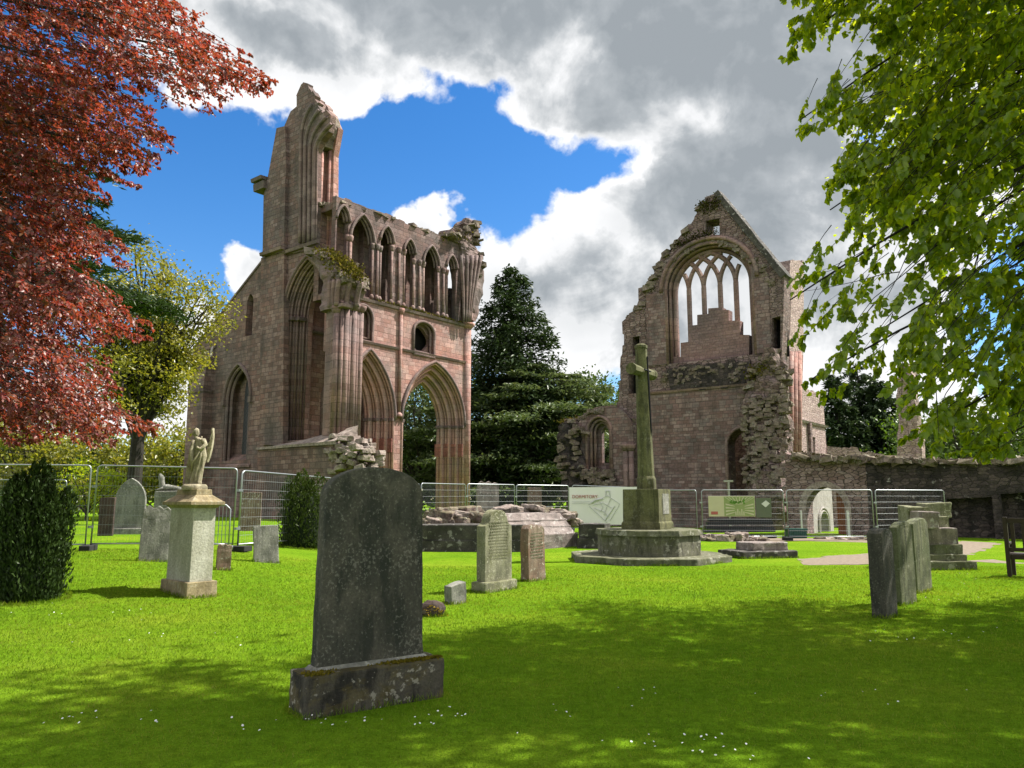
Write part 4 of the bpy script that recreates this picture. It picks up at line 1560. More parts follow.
mb.build('door_moulding', M['mould'], gb, Cg.M, smooth=True)
mb = MB()
mx = (dS0 + dS1) / 2
for i in range(6):
    mb.box((mx - .1, .0, -.2 - .3 * i - .34), (dS1 + .5, .9 + .22 * i, -.2 - .3 * i))
mb.build('stairs', M['mould'], gb, Cg.M)
# broken cross wall running out to the right of the doorway
mb = MB()
blobloft(mb, Cg, [(540, 750, 790), (495, 751, 789), (460, 752, 788), (434, 751, 787), (418, 748, 786.5), (400, 748.5, 786), (390, 751, 785), (380, 757, 784), (371, 764, 783), (352, 772, 783)], 1.1, -1.2, amp=.2, seed=20, n=26, sub=5)
mb.build('broken_cross_wall', M['rubble'], gb, Cg.M)
mb = MB()
scatter_rocks(mb, Cg, [(750, 396), (757, 381), (766, 370), (775, 360), (785, 378), (786, 410), (785, 440)], 100, (.45, .24, .45), (-.4, 1.0), 36, .2)
scatter_rocks(mb, Cg, [(752, 434), (750, 410), (752, 460), (753, 490)], 40, (.34, .2, .34), (.6, 1.05), 37, .12)
for i in range(200):
    px, py = random.uniform(752, 786), random.uniform(395, 500)
    s_, z = Cg.st(px, py, 1.1)
    mb.rock((s_, z, random.uniform(1.0, 1.16)), (random.uniform(.25, .55), random.uniform(.13, .24), .2), .2, Matrix.Rotation(random.uniform(-.1, .1), 3, 'Z'))
mb.build('loose_stones', M['rub_stone'], gb, Cg.M)
mp = [Cg.W(*Cg.st(x, y), off=.7) for x, y in ((758, 379), (766, 370), (778, 372))]
moss_patch('moss', gb, mp, 450, .2, (.3, .3, .18))
# the sunlit flank running back
Dg = Plane(788, 43, E1)
dl = [(Dg.S(797, 0, 440), gz0), (Dg.S(827.5, 0, 440), gz0), Dg.st(827.5, 440), Dg.st(824.5, 394)] + jag([Dg.st(824.5, 394), Dg.st(800, 386)], .4, .1, 41)
dslit = [Dg.st(813.5, 455), Dg.st(817, 455), Dg.st(817, 437), Dg.st(813.5, 437)]
wall('flank_wall', Dg, [dl, dslit], -.1, 1.0, M['rubble_pale'], gb)
mb = MB()
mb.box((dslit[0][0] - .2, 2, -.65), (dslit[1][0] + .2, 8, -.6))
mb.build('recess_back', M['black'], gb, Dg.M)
pk = [Dg.st(787.5, 470), Dg.st(801.5, 470), Dg.st(802, 388), Dg.st(803.5, 352), Dg.st(803.5, 280)] + jag([Dg.st(803.5, 262), Dg.st(790, 261)], .3, .1, 42) + [Dg.st(788, 300)]
pk1 = [Dg.st(787.5, 470), Dg.st(801.5, 470), Dg.st(802, 388), Dg.st(803, 354), Dg.st(788, 356)]
pk2 = [Dg.st(788, 357), Dg.st(803, 355)] + pk[4:]
wall('flank_pier', Dg, [pk1], .02, 1.2, M['pink'], gb)
wall('flank_turret', Dg, [pk2], .025, 1.2, M['rubble_pale'], gb)
mb = MB()
for px in (790, 794, 798):
    mb.mark()
    mb.tube([Dg.st(px, 462) + (.05,), Dg.st(px, 352) + (.05,)], .16, 6)
mb.split('jamb_shaft', M['pink'], gb, Dg.M, smooth=True)
mb = MB()
band(mb, Dg.S(797, 0, 430), Dg.S(828, 0, 430), Dg.Z(813, 423), .2, -.2, .05)
mb.split('string_course', M['rub_stone_pale'], gb, Dg.M)

# ------------------------------------------------------------------ chapel fragment left of the gable
Ch = Plane(600, 49, (0.8, -0.6))
ch = thing('ruined_chapel_wall', 'low ragged ruined chapel wall with one pointed window beside the great gable', 'ruined wall', Ch.W(0, 0))
w0, w1 = Ch.S(589, 0, 440), Ch.S(611, 0, 440)
wz0, wzs, wza = Ch.Z(600, 474), Ch.Z(600, 432), Ch.Z(600, 418)
n_out = jag(T2(Ch, (636, 425), (628, 422), (618, 412), (608, 407), (596, 411)), .6, .05, 51) + jag(T2(Ch, (590, 413), (577, 420), (563, 421)), .4, .2, 52) + jag(T2(Ch, (561, 440), (563, 460), (566, 476)), .4, .18, 53)
wall('chapel_wall', Ch, [n_out + [(Ch.S(566, 0, 500), gz0), (Ch.S(636, 0, 500), gz0)], arch_loop(w0, w1, wz0, wzs, wza, 8)], 0, 1.0, M['rubble'], ch)
wall('window_surround', Ch, [ring_loop(arch_loop(w0 - .9, w1 + 1.6, .3, wzs, wza + .75, 10), arch_loop(w0 - .02, w1 + .02, .3, wzs, wza + .02, 10))], .1, .16, M['gable'], ch)
cw0, cw1 = Ch.S(602.5, -.7, 450), Ch.S(609.5, -.7, 450)
wall('blind_panel', Ch, [[(w0 - .2, wz0 - .3), (w1 + .2, wz0 - .3), (w1 + .2, wza + .2), (w0 - .2, wza + .2)], arch_loop(cw0, cw1, Ch.Z(606, 463, -.7), Ch.Z(606, 434, -.7), Ch.Z(606, 427, -.7), 6)], -.65, .3, M['gable'], ch)
mb = MB()
for g, of in ((-.1, .12), (.1, -.12), (.25, -.35)):
    mb.tube([(x, z, of) for x, z in arch_loop(w0 + g, w1 - g, wz0 - .2, wzs, wza - g, 10)], .1, 6)
shaft(mb, Ch, Ch.S(626, .2, 450), .2, .2, Ch.Z(626, 446), .2)
shaft(mb, Ch, Ch.S(631, .3, 450), .3, .2, Ch.Z(631, 446), .16)
mb.build('roll_moulding', M['mould'], ch, Ch.M, smooth=True)
mb = MB()
blobloft(mb, Ch, [(500, 564, 590), (470, 563, 588), (440, 562, 582), (424, 563, 580)], .45, -.6, amp=.2, seed=25, n=22, sub=4)
mb.build('rubble_core', M['rubble_dark'], ch, Ch.M)
mb = MB()
scatter_rocks(mb, Ch, [(562, 424), (577, 420), (592, 413), (612, 408), (630, 420)], 40, (.5, .25, .5), (-.8, .1), 54, .08)
scatter_rocks(mb, Ch, [(563, 480), (570, 440), (585, 430), (580, 470), (600, 478), (612, 482)], 75, (.45, .25, .4), (.3, .6), 55, .4)
scatter_rocks(mb, Ch, [(588, 474), (612, 474)], 18, (.5, .3, .5), (.0, .5), 56, .2)
mb.build('loose_stones', M['rub_stone'], ch, Ch.M)
mp = [Ch.W(*Ch.st(x, y), off=-.3) for x, y in ((562, 422), (577, 419))]
moss_patch('moss', ch, mp, 300, .2, (.25, .25, .1))

# ------------------------------------------------------------------ boundary wall at the right
Eb = Plane(790, 38, E2)
bw = thing('boundary_wall', 'long low blackened rubble wall with ragged top and an arched opening, right of the gable', 'stone wall', Eb.W(0, 0))
g0, g1 = Eb.S(807, 0, 515), Eb.S(845, 0, 515)
gzs, gza = Eb.Z(826, 508), Eb.Z(826, 487)
sSplit = Eb.S(868, 0, 500)
sEnd = Eb.S(1130, 0, 500)
topA = jag([(sSplit, Eb.Z(868, 458.5)), Eb.st(825, 459), Eb.st(800, 457), Eb.st(785, 452)], .35, .13, 61)
wall('brown_wall', Eb, [[(Eb.S(785, 0, 500), gz0), (sSplit, gz0)] + topA, arch_loop(g0, g1, .0, gzs, gza, 10)], 0, .9, M['rubble'], bw)
topB = jag([(sEnd, Eb.Z(1000, 461)), (Eb.S(1000, 0, 500), Eb.Z(1000, 461)), (Eb.S(930, 0, 500), Eb.Z(930, 462)), (sSplit, Eb.Z(868, 460))], .4, .1, 62)
nic = [(Eb.S(948, 0, 520), gz0 + .1), (Eb.S(994, 0, 520), gz0 + .1), (Eb.S(994, 0, 520), Eb.Z(970, 497)), (Eb.S(948, 0, 520), Eb.Z(970, 499))]
nic2 = [(Eb.S(1003, 0, 520), gz0 + .1), (Eb.S(1040, 0, 520), gz0 + .1), (Eb.S(1040, 0, 520), Eb.Z(1010, 492)), (Eb.S(1003, 0, 520), Eb.Z(1010, 494))]
wall('black_wall', Eb, [[(sSplit, gz0), (sEnd, gz0)] + topB, nic, nic2], .012, .9, M['rubble_dark'], bw)
mb = MB()
mb.box((nic[0][0] - .3, gz0, -.55), (nic2[1][0] + .3, nic2[2][1] + .3, -.5))
mb.build('recess_back', M['rubble_dark'], bw, Eb.M)
mb = MB()
scatter_rocks(mb, Eb, [(788, 456), (825, 459), (868, 459)], 60, (.55, .24, .7), (-.8, .1), 63, .08)
scatter_rocks(mb, Eb, [(868, 460), (930, 462), (1024, 461)], 80, (.6, .22, .7), (-.8, .1), 64, .05)
mb.build('coping_stones', M['rub_stone'], bw, Eb.M)
mp = [Eb.W(*Eb.st(x, y), off=-.3) for x, y in ((790, 452), (830, 457), (900, 460), (1020, 460))]
moss_patch('moss', bw, mp, 500, .13, (.2, .25, .05), bpy.data.materials['dark_moss'])
wall('arch_ring', Eb, [ring_loop(arch_loop(g0 - .35, g1 + .3, .0, gzs, gza + .3, 10), arch_loop(g0 - .01, g1 + .01, .0, gzs, gza + .01, 10))], .05, .3, M['rub_stone_pale'], bw)
# what is seen through the opening: limewashed inner wall with a small gothic doorway and the leaf of a door
Iw = Plane(808, 37.9, E1)
i1 = Iw.S(833, 0, 515)
d0, d1 = Iw.S(818.5, 0, 520), Iw.S(828.5, 0, 520)
dz0, dz1 = Iw.Z(823, 523), Iw.Z(823, 509)
wall('limewashed_inner_wall', Iw, [[(.1, gz0), (i1, gz0)] + jag([(i1, 2.3), (.1, gza + .15)], .4, .1, 66), arch_loop(d0, d1, -.2, dz0, dz1, 8)], 0, .4, M['limewash'], bw)
mb = MB()
for g in (-.06, .1):
    mb.tube([(x, z, .03) for x, z in arch_loop(d0 + g, d1 - g, 0, dz0, dz1 - g, 8)], .05, 6)
mb.build('door_moulding', M['limewash'], bw, Iw.M)
mb = MB()
mb.box((Eb.S(837.5, -.6, 520), 0, -.75), (g1 + .2, gza + .1, -.62))
mb.build('door', M['door_wood'], bw, Eb.M)
# remnants standing behind the boundary wall
Pn = Plane(910, 52, (0.8, -0.6))
pn = MB()
blobloft(pn, Pn, [(500, 898, 926), (461, 900, 925.5), (428, 900.5, 920), (400, 899.5, 916.5), (389, 899, 915), (372, 902, 914), (365, 904, 911)], .9, -.9, amp=.14, seed=30, n=24, sub=5, flat=.95)
o = pn.build('ruined_pinnacle', M['rubble_pale'], None, Matrix.Translation(Pn.o) @ Pn.M.to_3x3().to_4x4())
tag(o, 'slender sunlit pillar of broken masonry rising behind the right hand wall', 'ruined wall')
Lw = Plane(830, 47, (0.9, -0.3))
o = link_mesh('ruined_low_wall', poly_mesh('low_wall', [[(Lw.S(824, 0, 480), gz0), (Lw.S(905, 0, 480), gz0)] + jag(T2(Lw, (903, 456), (875, 455), (858, 449), (827, 444)), .4, .12, 71)], -.7, 0), M['rubble_pale'], None, Lw.M)
tag(o, 'low pale rubble wall stepping down behind the boundary wall', 'ruined wall')

# ------------------------------------------------------------------ gravestones
def frame_at(p, d):
    """X along d (the stone's width), Y into its thickness, Z up"""
    d = Vector((d[0], d[1], 0)).normalized()
    return Matrix(((d.x, -d.y, 0, p.x), (d.y, d.x, 0, p.y), (0, 0, 1, p.z), (0, 0, 0, 1)))


def span(p, d, pxr):
    """length along d from p to where it meets the pixel column pxr"""
    d = Vector((d[0], d[1], 0)).normalized()
    lo, hi = 0, 12
    s0 = proj(p)[0]
    sg = 1 if pxr > s0 else -1
    for _ in range(50):
        m = (lo + hi) / 2
        if (proj(p + d * m)[0] - pxr) * sg < 0:
            lo = m
        else:
            hi = m
    return lo


def zat(p, py):
    """height above p.z of pixel row py at p's depth"""
    u = proj(p)
    r = ray(u[0], py)
    return (CAM + r * (p.y / r.y)).z - p.z


def head_outline(kind, w, h, sh=0.2, n=9):
    if kind == 'round':
        return [(0, -.1), (w, -.1), (w, h - sh)] + [(w / 2 + w / 2 * math.cos(math.pi * i / (2 * n)), h - sh + sh * math.sin(math.pi * i / (2 * n))) for i in range(1, 2 * n)] + [(0, h - sh)]
    if kind == 'gothic':
        return [(0, -.1), (w, -.1)] + [(x, z) for x, z in reversed(pointed(0, w, h - sh, h, n))]
    if kind == 'shoulder':
        a = w * .16
        return [(0, -.1), (w, -.1), (w, h - sh), (w - a * .4, h - sh + .02), (w - a, h - sh * .75)] + \
               [(w / 2 + (w / 2 - a) * math.cos(math.pi * i / (2 * n)), h - sh * .75 + sh * .75 * math.sin(math.pi * i / (2 * n))) for i in range(1, 2 * n)] + [(a, h - sh * .75), (a * .4, h - sh + .02), (0, h - sh)]
    if kind == 'rough':
        return [(0, -.1), (w, -.1), (w * .98, h * .7), (w * 1.0, h * .9), (w * .85, h * .97), (w * .7, h * .93), (w * .55, h), (w * .38, h * .95), (w * .2, h), (w * .05, h * .93), (0, h * .7)]
    return [(0, -.1), (w, -.1), (w, h * .985), (w * .6, h), (0, h * .98)]


def inscription(mb, w, z0, z1, rows, y=-.004, seed=1):
    """worn rows of shallow carved strokes"""
    rd = random.Random(seed)
    for i in range(rows):
        z = z1 - (z1 - z0) * (i + .5) / rows
        x = w * rd.uniform(.12, .2)
        while x < w * .84:
            l = rd.uniform(.015, .05)
            hh = (z1 - z0) / rows * .22
            mb.box((x, y, z - hh), (min(x + l, w * .86), y + .012, z + hh))
            x += l + rd.uniform(.008, .02)


def gravestone(name, label, cp_, pxr, pyt, thick, kind, mat, d=E1, sh=.2, lean=(0, 0), rough=.012, bevel=.012, rows=0, plinth=None, group='old gravestones on the lawn', insmat=None):
    p = G(*cp_)
    w_ = span(p, d, pxr)
    h = zat(p, pyt)
    Mx = frame_at(p, d) @ Matrix.Rotation(lean[0], 4, 'X') @ Matrix.Rotation(lean[1], 4, 'Y')
    mb = MB()
    mb.prism(head_outline(kind, w_, h, sh), 0, thick, 'y')
    if rows or plinth:
        t = thing(name, label, 'gravestone', group=group, Mx=Mx)
        mb.build('slab', mat, t, Mx, bevel=bevel, rough=rough, sub=2, nscale=5)
        if rows:
            ib = MB()
            inscription(ib, w_, h * .38, h * .86, rows, -.006, int(cp_[0]))
            ib.build('inscription', insmat or mat, t, Mx)
        if plinth:
            pb = MB()
            a, hh = plinth
            pb.box((-a, -a, -.15), (w_ + a, thick + a, hh))
            pb.build('plinth', mat, t, Mx, bevel=.03, rough=.012, sub=2)
        return t
    o = mb.build(name, mat, None, Mx, bevel=bevel, rough=rough, sub=2, nscale=5)
    return tag(o, label, 'gravestone', group)


M['carving'] = plain('worn_carving', (0.16, 0.155, 0.10), 0.95)
# the large stone in the foreground
p0 = G(305, 721)
p1 = G(444, 697)
dB = (p1 - p0)
bW = dB.length
Mx = frame_at(p0, dB)
fr = Mx.to_3x3()
big = thing('gravestone', 'large dark round topped gravestone on a mossy stepped base in the foreground', 'gravestone', Mx=Mx)
bD = span(p0, fr @ Vector((0, 1, 0)), 288)
bD = max(.34, min(.5, bD))
bH = zat(p0, 677)
mb = MB()
mb.box((0, 0, -.12), (bW, bD, bH))
mb.build('base', M['gs_base'], big, Mx, bevel=.018, sub=4, rough=.012, nscale=6)
sl0 = p0 + fr @ Vector((0, .125, bH))
xL = span(p0 + fr @ Vector((0, .125, 0)) + Vector((0, 0, bH)), dB, 316)
xR = span(p0 + fr @ Vector((0, .125, 0)) + Vector((0, 0, bH)), dB, 424)
mid = p0 + fr @ Vector(((xL + xR) / 2, .125, 0))
hT = zat(mid, 467)
hS = zat(p0 + fr @ Vector((xR, .09, 0)), 497)
ins = .035
n_ = 14
wS = xR - xL
prof = [(xL, bH - .02), (xR, bH - .02), (xR - .012, bH + .12), (xR - ins, hS)]
for i in range(1, 2 * n_):
    a = math.pi * i / (2 * n_)
    prof.append(((xL + xR) / 2 + (wS / 2 - ins) * math.cos(a) ** 1 if math.cos(a) >= 0 else (xL + xR) / 2 - (wS / 2 - ins) * abs(math.cos(a)), hS + (hT - hS) * math.sin(a) ** .92))
prof += [(xL + ins, hS), (xL + .012, bH + .12)]
mb = MB()
mb.prism(prof, .125, .265, 'y')
mb.build('slab', M['gs_dark'], big, Mx, bevel=.014, sub=3, rough=.006, nscale=6)
mb = MB()
mb.hexa([(xL - .03, .08, bH - .01), (xR + .03, .08, bH - .01), (xR + .03, .30, bH - .01), (xL - .03, .30, bH - .01),
         (xL - .005, .118, bH + .03), (xR + .005, .118, bH + .03), (xR + .005, .27, bH + .03), (xL - .005, .27, bH + .03)])
mb.build('fillet', M['gs_grey'], big, Mx, bevel=.006, sub=2, rough=.004)
mg = []
n = 900
cxy = rng.normal(size=(n, 2)) * np.array([.13, .022]) + np.array([bW * .76, .055])
c2 = rng.normal(size=(250, 2)) * np.array([.07, .05]) + np.array([bW * .09, .06])
cxy = np.concatenate([cxy, c2])
cxy[:, 0] = np.clip(cxy[:, 0], .01, bW - .01)
cxy[:, 1] = np.clip(cxy[:, 1], .0, bD - .01)
cw = np.array([tuple(Mx @ Vector((a, b, bH + random.uniform(0, .012)))) for a, b in cxy])
k = len(cw)
o = leaves_mesh('moss', cw, unit(k) + np.array([0, 0, .8]), unit(k), .028, .016, leafmat('cushion_moss', [(0.13, 0.10, 0.012), (0.20, 0.16, 0.02), (0.10, 0.10, 0.015)], .2, gloss=0), big)
o['kind'] = 'stuff'

gravestone('gravestone', 'lichened round headed gravestone with worn lettering and stepped foot, left of the small leaning one', (485, 593), 512, 510, .2, 'shoulder', M['gs_lichen'], sh=.28, rows=13, plinth=(.07, .18), insmat=M['carving'])
gravestone('gravestone', 'small rough topped reddish gravestone leaning beside the taller lettered stone', (529, 582), 546, 525, .2, 'rough', M['gs_red'], rows=9, lean=(0, R(-2)), insmat=M['carving'])
gravestone('stone_stub', 'short broken grey stone stub in front of the lettered gravestone', (452, 605), 467, 586, .16, 'flat', M['gs_grey'], lean=(R(4), R(-9)), group=None)
gravestone('gravestone', 'mottled grey gravestone with wavy top between the winged statue pedestal and fence', (138, 561), 168, 505, .1, 'rough', M['gs_grey'], d=(.93, .37), lean=(R(-3), R(1)))
gravestone('gravestone', 'square pale grey gravestone leaning in front of the small dark yew', (254, 562), 279, 526, .12, 'flat', M['gs_grey'], d=(.9, .44), lean=(R(-6), R(-2.5)))
gravestone('gravestone', 'tiny twin topped red gravestone beside the pedestal', (216, 570), 231, 544, .1, 'rough', M['gs_red'], d=(.9, .44))
gravestone('gravestone', 'grey gothic pointed gravestone on a block behind the fence', (112, 534), 143, 478, .2, 'gothic', M['gs_grey'], d=(.98, .2), sh=.8, plinth=(.14, .2))
gravestone('gravestone', 'dark brown slab standing behind the fence next to the gothic gravestone', (97, 536), 112, 497, .16, 'flat', M['gs_brown'], d=(.98, .2))
gravestone('gravestone', 'square red and white lichened gravestone behind the fence by the ruined transept', (238, 531), 260, 492, .15, 'flat', M['gs_red'], d=(.98, .2))
# moss covered boulder
pB = G(432, 616)
mb = MB()
rings = []
for i in range(7):
    t = i / 6
    rr_ = .2 * math.sin(math.pi * (.12 + .82 * t)) ** .6
    rings.append([Vector((rr_ * math.cos(a) * (1 + .15 * noise.noise(Vector((math.cos(a), math.sin(a), t * 2)))), rr_ * .7 * math.sin(a), -.04 + .25 * t)) for a in np.linspace(0, 2 * math.pi, 15)[:-1]])
mb.loft(rings)
t = thing('mossy_boulder', 'low boulder capped with yellow moss beside the large foreground gravestone', 'stone', pB)
mb.build('rock', M['gs_brown'], t, bevel=0, sub=1, rough=.02, nscale=6)
cc = np.array(pB) + np.stack([rng.normal(size=500) * .08, rng.normal(size=500) * .07, np.full(500, .2)], 1)
cc[:, 2] -= ((cc[:, 0] - pB.x) ** 2 + (cc[:, 1] - pB.y) ** 2) * 4
o = leaves_mesh('moss', cc, unit(500) + np.array([0, 0, .1]), unit(500) * .5 + np.array([0, 0, 1]), .03, .02, leafmat('gold_moss', [(0.34, 0.22, 0.015), (0.42, 0.30, 0.03), (0.22, 0.18, 0.02)], .2, gloss=0), t)
o['kind'] = 'stuff'

# the row of three thick stones at the right
for (cx, cy, xl, xr, yt, lab, mm) in ((887, 619, 872, 898, 529, 'nearest thick dark stained gravestone of the leaning row on the right', 'gs_dark'),
                                      (902, 606, 893, 917, 523, 'middle gravestone of the leaning row on the right, between two others', 'gs_green'),
                                      (918, 594, 908, 933, 520, 'farthest gravestone of the leaning row on the right, with chamfered top', 'gs_green')):
    p = G(cx, cy)
    dd = Vector((.72, .69, 0))
    side = Vector((-dd.y, dd.x, 0)).normalized()
    th = span(p, side, xl)
    w_ = span(p, dd, xr)
    h = zat(p, yt)
    Mx = frame_at(p, dd) @ Matrix.Rotation(R(-3.5), 4, 'Y') @ Matrix.Rotation(R(1.5), 4, 'X')
    mb = MB()
    mb.prism([(0, -.15), (w_, -.15), (w_, h * .93), (w_ * .8, h * .985), (w_ * .5, h), (w_ * .2, h * .985), (0, h * .95)], 0, th, 'y')
    o = mb.build('gravestone', M[mm], None, Mx, bevel=.016, sub=2, rough=.014, nscale=5)
    tag(o, lab, 'gravestone', 'leaning gravestones in a row on the right')

# ------------------------------------------------------------------ pedestal and winged statue
pc_ = G(186, 599)
dP = (.67, .74)
Mx = frame_at(pc_, dP)
wP = span(pc_, dP, 217.5)
dPth = span(pc_, Mx.to_3x3() @ Vector((0, 1, 0)), 159)
ped = thing('statue_pedestal', 'tall square pale stone pedestal with moulded cap carrying the winged statue', 'pedestal', Mx=Mx)
hB = zat(pc_, 583)
hC = zat(pc_, 508)
hCap = zat(pc_, 489)


def sq(mb, ins0, z0, ins1, z1):
    def r4(i, z):
        return [(i, i, z), (wP - i, i, z), (wP - i, dPth - i, z), (i, dPth - i, z)]
    mb.hexa(r4(ins0, z0) + r4(ins1, z1))


mb = MB()
sq(mb, 0, -.15, 0.01, hB)
mb.build('plinth', M['gs_buff'], ped, Mx, bevel=.012, sub=2, rough=.004)
mb = MB()
sq(mb, .07, hB - .005, .075, hC)
mb.build('shaft', M['gs_pale'], ped, Mx, bevel=.008, sub=2, rough=.003)
mb = MB()
sq(mb, .06, hC - .003, .0, hC + .05)
sq(mb, -.03, hC + .045, -.03, hC + .1)
sq(mb, -.02, hC + .095, .12, hC + (hCap - hC) * .7)
sq(mb, .12, hC + (hCap - hC) * .69, .13, hCap)
mb.build('cap', M['gs_buff'], ped, Mx, bevel=.008)
ctr = Mx @ Vector((wP / 2, dPth / 2, hCap))
scs = ctr.y / F
st_ = thing('angel_statue', 'weathered stone statue of a robed winged angel on the pale pedestal', 'statue', ctr)
U = lambda px: (px - 197.0) * scs * 1.0
ZZ = lambda py: (488.0 - py) * scs * 1.03
mb = MB()
mb.tube([(0, 0, -.01), (0, 0, .05), (0, 0, .085)], [.2, .2, .17], 20)
mb.build('foot_block', M['statue'], st_, bevel=.006)
lev = [(486, 198, 6.2, 4.5), (480, 198, 5.0, 4.2), (472, 199, 4.6, 4.0), (464, 200, 5.0, 4.2), (456, 201, 5.2, 4.4), (449, 200.5, 4.8, 4.0), (443, 199.5, 4.9, 3.6), (440, 198.5, 4.6, 3.2),
       (438.3, 197, 2.8, 2.6), (437, 195.4, 1.5, 1.5), (436, 195, 1.9, 1.9), (434.5, 194.6, 2.5, 2.6), (432.5, 194.5, 2.6, 2.7), (431, 194.7, 2.3, 2.4), (429.8, 195, 1.2, 1.3)]
rings = []
lv2 = []
for a, b in zip(lev[:-1], lev[1:]):
    for kx in range(3):
        t_ = kx / 3
        lv2.append([a[i] * (1 - t_) + b[i] * t_ for i in range(4)])
lv2.append(lev[-1])
for (py, px, rx, ry) in lv2:
    rg = []
    for kx in range(26):
        a = 2 * math.pi * kx / 26
        fold = 1.0
        if py > 439:
            fold += .13 * math.sin(a * 7 + py * .12) * min(1, (py - 438) / 12) + .06 * math.sin(a * 11 - py * .2)
        x_ = rx * math.cos(a)
        if 431 < py < 436 and math.cos(a) < -.92:
            x_ *= 1.25
        rg.append(Vector((U(px) + x_ * scs * fold, ry * scs * math.sin(a) * fold, ZZ(py) + .0)))
    rings.append(rg)
mb.loft(rings)
mb.tube([(U(203), -.02, ZZ(440.5)), (U(206.5), -.05, ZZ(445)), (U(203), -.1, ZZ(450)), (U(199.5), -.12, ZZ(448))], [.045, .04, .032, .025], 8)
mb.tube([(U(194.5), -.02, ZZ(441)), (U(193), -.06, ZZ(450)), (U(194.5), -.1, ZZ(459)), (U(196), -.11, ZZ(462))], [.042, .038, .03, .024], 8)
mb.build('body', M['statue'], st_, smooth=True, sub=1, rough=.004, nscale=14)
mb = MB()
mb.tube([(U(195.3), .0, ZZ(437.2)), (U(195.8), .015, ZZ(434)), (U(195.4), .01, ZZ(430.5)), (U(194.2), .0, ZZ(429.4))], [.03, .042, .04, .02], 8)
mb.build('hair', M['statue'], st_, smooth=True, sub=1, rough=.005, nscale=20)
mb = MB()
for j in range(5):
    mb.tube([(U(200.5), .03, ZZ(436.8 + j * .9)), (U(203), -.06 - j * .012, ZZ(446 + j * 1.3)), (U(200 - j), -.09 - .01 * j, ZZ(457 + j * 1.5)), (U(194.5), -.05, ZZ(463 + j * 2))], .011, 5)
mb.build('robe_drape', M['statue'], st_, smooth=True)
for pts in ([(206, 462), (208.3, 456), (210, 447), (210.6, 438), (210.2, 431), (209.6, 428), (208.8, 432), (208, 440), (205.5, 446), (203.5, 452)],
            [(193.5, 440), (190, 443), (187.5, 452), (186, 464), (185, 476), (184.8, 486), (188, 486.5), (190.5, 480), (192.5, 470), (194.5, 458)]):
    mb = MB()
    mb.prism([(U(a), ZZ(b)) for a, b in pts], .07, .15, 'y')
    for j in range(4):
        a, b = pts[2 + j], pts[-1 - j]
        mb.tube([(U(a[0]), .065, ZZ(a[1])), (U(b[0]), .06, ZZ(b[1]))], .008, 5)
    mb.build('wing', M['statue'], st_, bevel=.01, sub=1, rough=.006, nscale=18)

# ------------------------------------------------------------------ memorial cross
yf = G(648, 565.5).y
yc = yf * 1.094
pC = at(648, 540, yc)
pC.z = terrain(pC.x, pC.y)
cr = thing('memorial_cross', 'tall green stained stone cross with bronze sword on an octagonal stepped base', 'memorial cross', pC)
m2 = yc / F


def octa(mb, r0, z0, r1, z1, rot=R(22.5), n=8):
    mb.loft([[Vector((r0 * math.cos(rot + i * 2 * math.pi / n), r0 * math.sin(rot + i * 2 * math.pi / n), z0)) for i in range(n)],
             [Vector((r1 * math.cos(rot + i * 2 * math.pi / n), r1 * math.sin(rot + i * 2 * math.pi / n), z1)) for i in range(n)]])


rPl = 75 * m2 / math.cos(R(22.5)) * .98
rDr = 49 * m2 / math.cos(R(22.5)) * .99
zPl = .16
zDr = at(648, 531, yc - rDr * .93).z
mb = MB()
octa(mb, rPl, -.1, rPl, zPl)
mb.build('bottom_step', M['cross_base'], cr, bevel=.03, sub=3, rough=.02, nscale=3)
mb = MB()
octa(mb, rDr * .97, zPl - .01, rDr * .97, zDr - .14)
octa(mb, rDr * 1.02, zDr - .15, rDr * 1.0, zDr)
mb.build('octagonal_plinth', M['cross_base'], cr, bevel=.02, sub=3, rough=.012, nscale=3)
ang = math.atan2(.5, .866) * -1
wB = 48.5 * m2 / 1.32
zBl = at(648, 527, yc).z
zBt = at(648, 489.5, yc).z
mb = MB()
rot4 = ang + R(45)
octa(mb, wB * .76, zDr - .01, wB * .76, zBl + .1, rot4, 4)
octa(mb, wB * .76, zBl + .1, wB * .71, zBl + .16, rot4, 4)
octa(mb, wB * .71, zBl + .15, wB * .70, zBt, rot4, 4)
mb.build('block', M['cross'], cr, bevel=.015, sub=2, rough=.006)
mb = MB()
Rz = Matrix.Rotation(ang, 3, 'Z')
for (a, b, z0, z1) in ((-.2, .3, zBl + .35, zBt - .12),):
    vs_ = [Rz @ Vector(v) for v in ((wB * .495, a, z0), (wB * .51, a, z0), (wB * .51, b, z0), (wB * .495, b, z0), (wB * .495, a, z1), (wB * .51, a, z1), (wB * .51, b, z1), (wB * .495, b, z1))]
    mb.hexa(vs_)
mb.build('name_tablet', M['gs_grey'], cr)
zS0 = zBt
zS1 = at(643, 345, yc).z
rS = 8.3 * m2
zA = at(643, 372, yc).z
mb = MB()
octa(mb, rS * 1.15, zS0 - .01, rS * 1.15, zS0 + .28, R(22.5) + ang)
octa(mb, rS * 1.15, zS0 + .28, rS * 1.0, zS0 + .36, R(22.5) + ang)
octa(mb, rS * 1.0, zS0 + .35, rS * .72, zS1 - .1, R(22.5) + ang)
octa(mb, rS * .8, zS1 - .11, rS * .8, zS1 - .03, R(22.5) + ang)
octa(mb, rS * .8, zS1 - .03, rS * .5, zS1 + .02, R(22.5) + ang)
lean = -2.0 * m2
mb.v = [(v[0] + lean * max(0, (v[2] - zS0)) / (zS1 - zS0), v[1], v[2]) for v in mb.v]
mb.build('shaft', M['cross'], cr, bevel=.01, sub=1, rough=.004)
ax = Vector((.56, .83, 0)).normalized()
cA = Vector((lean * .8, 0, zA))
mb = MB()
aL = 15.5 * m2 / .40
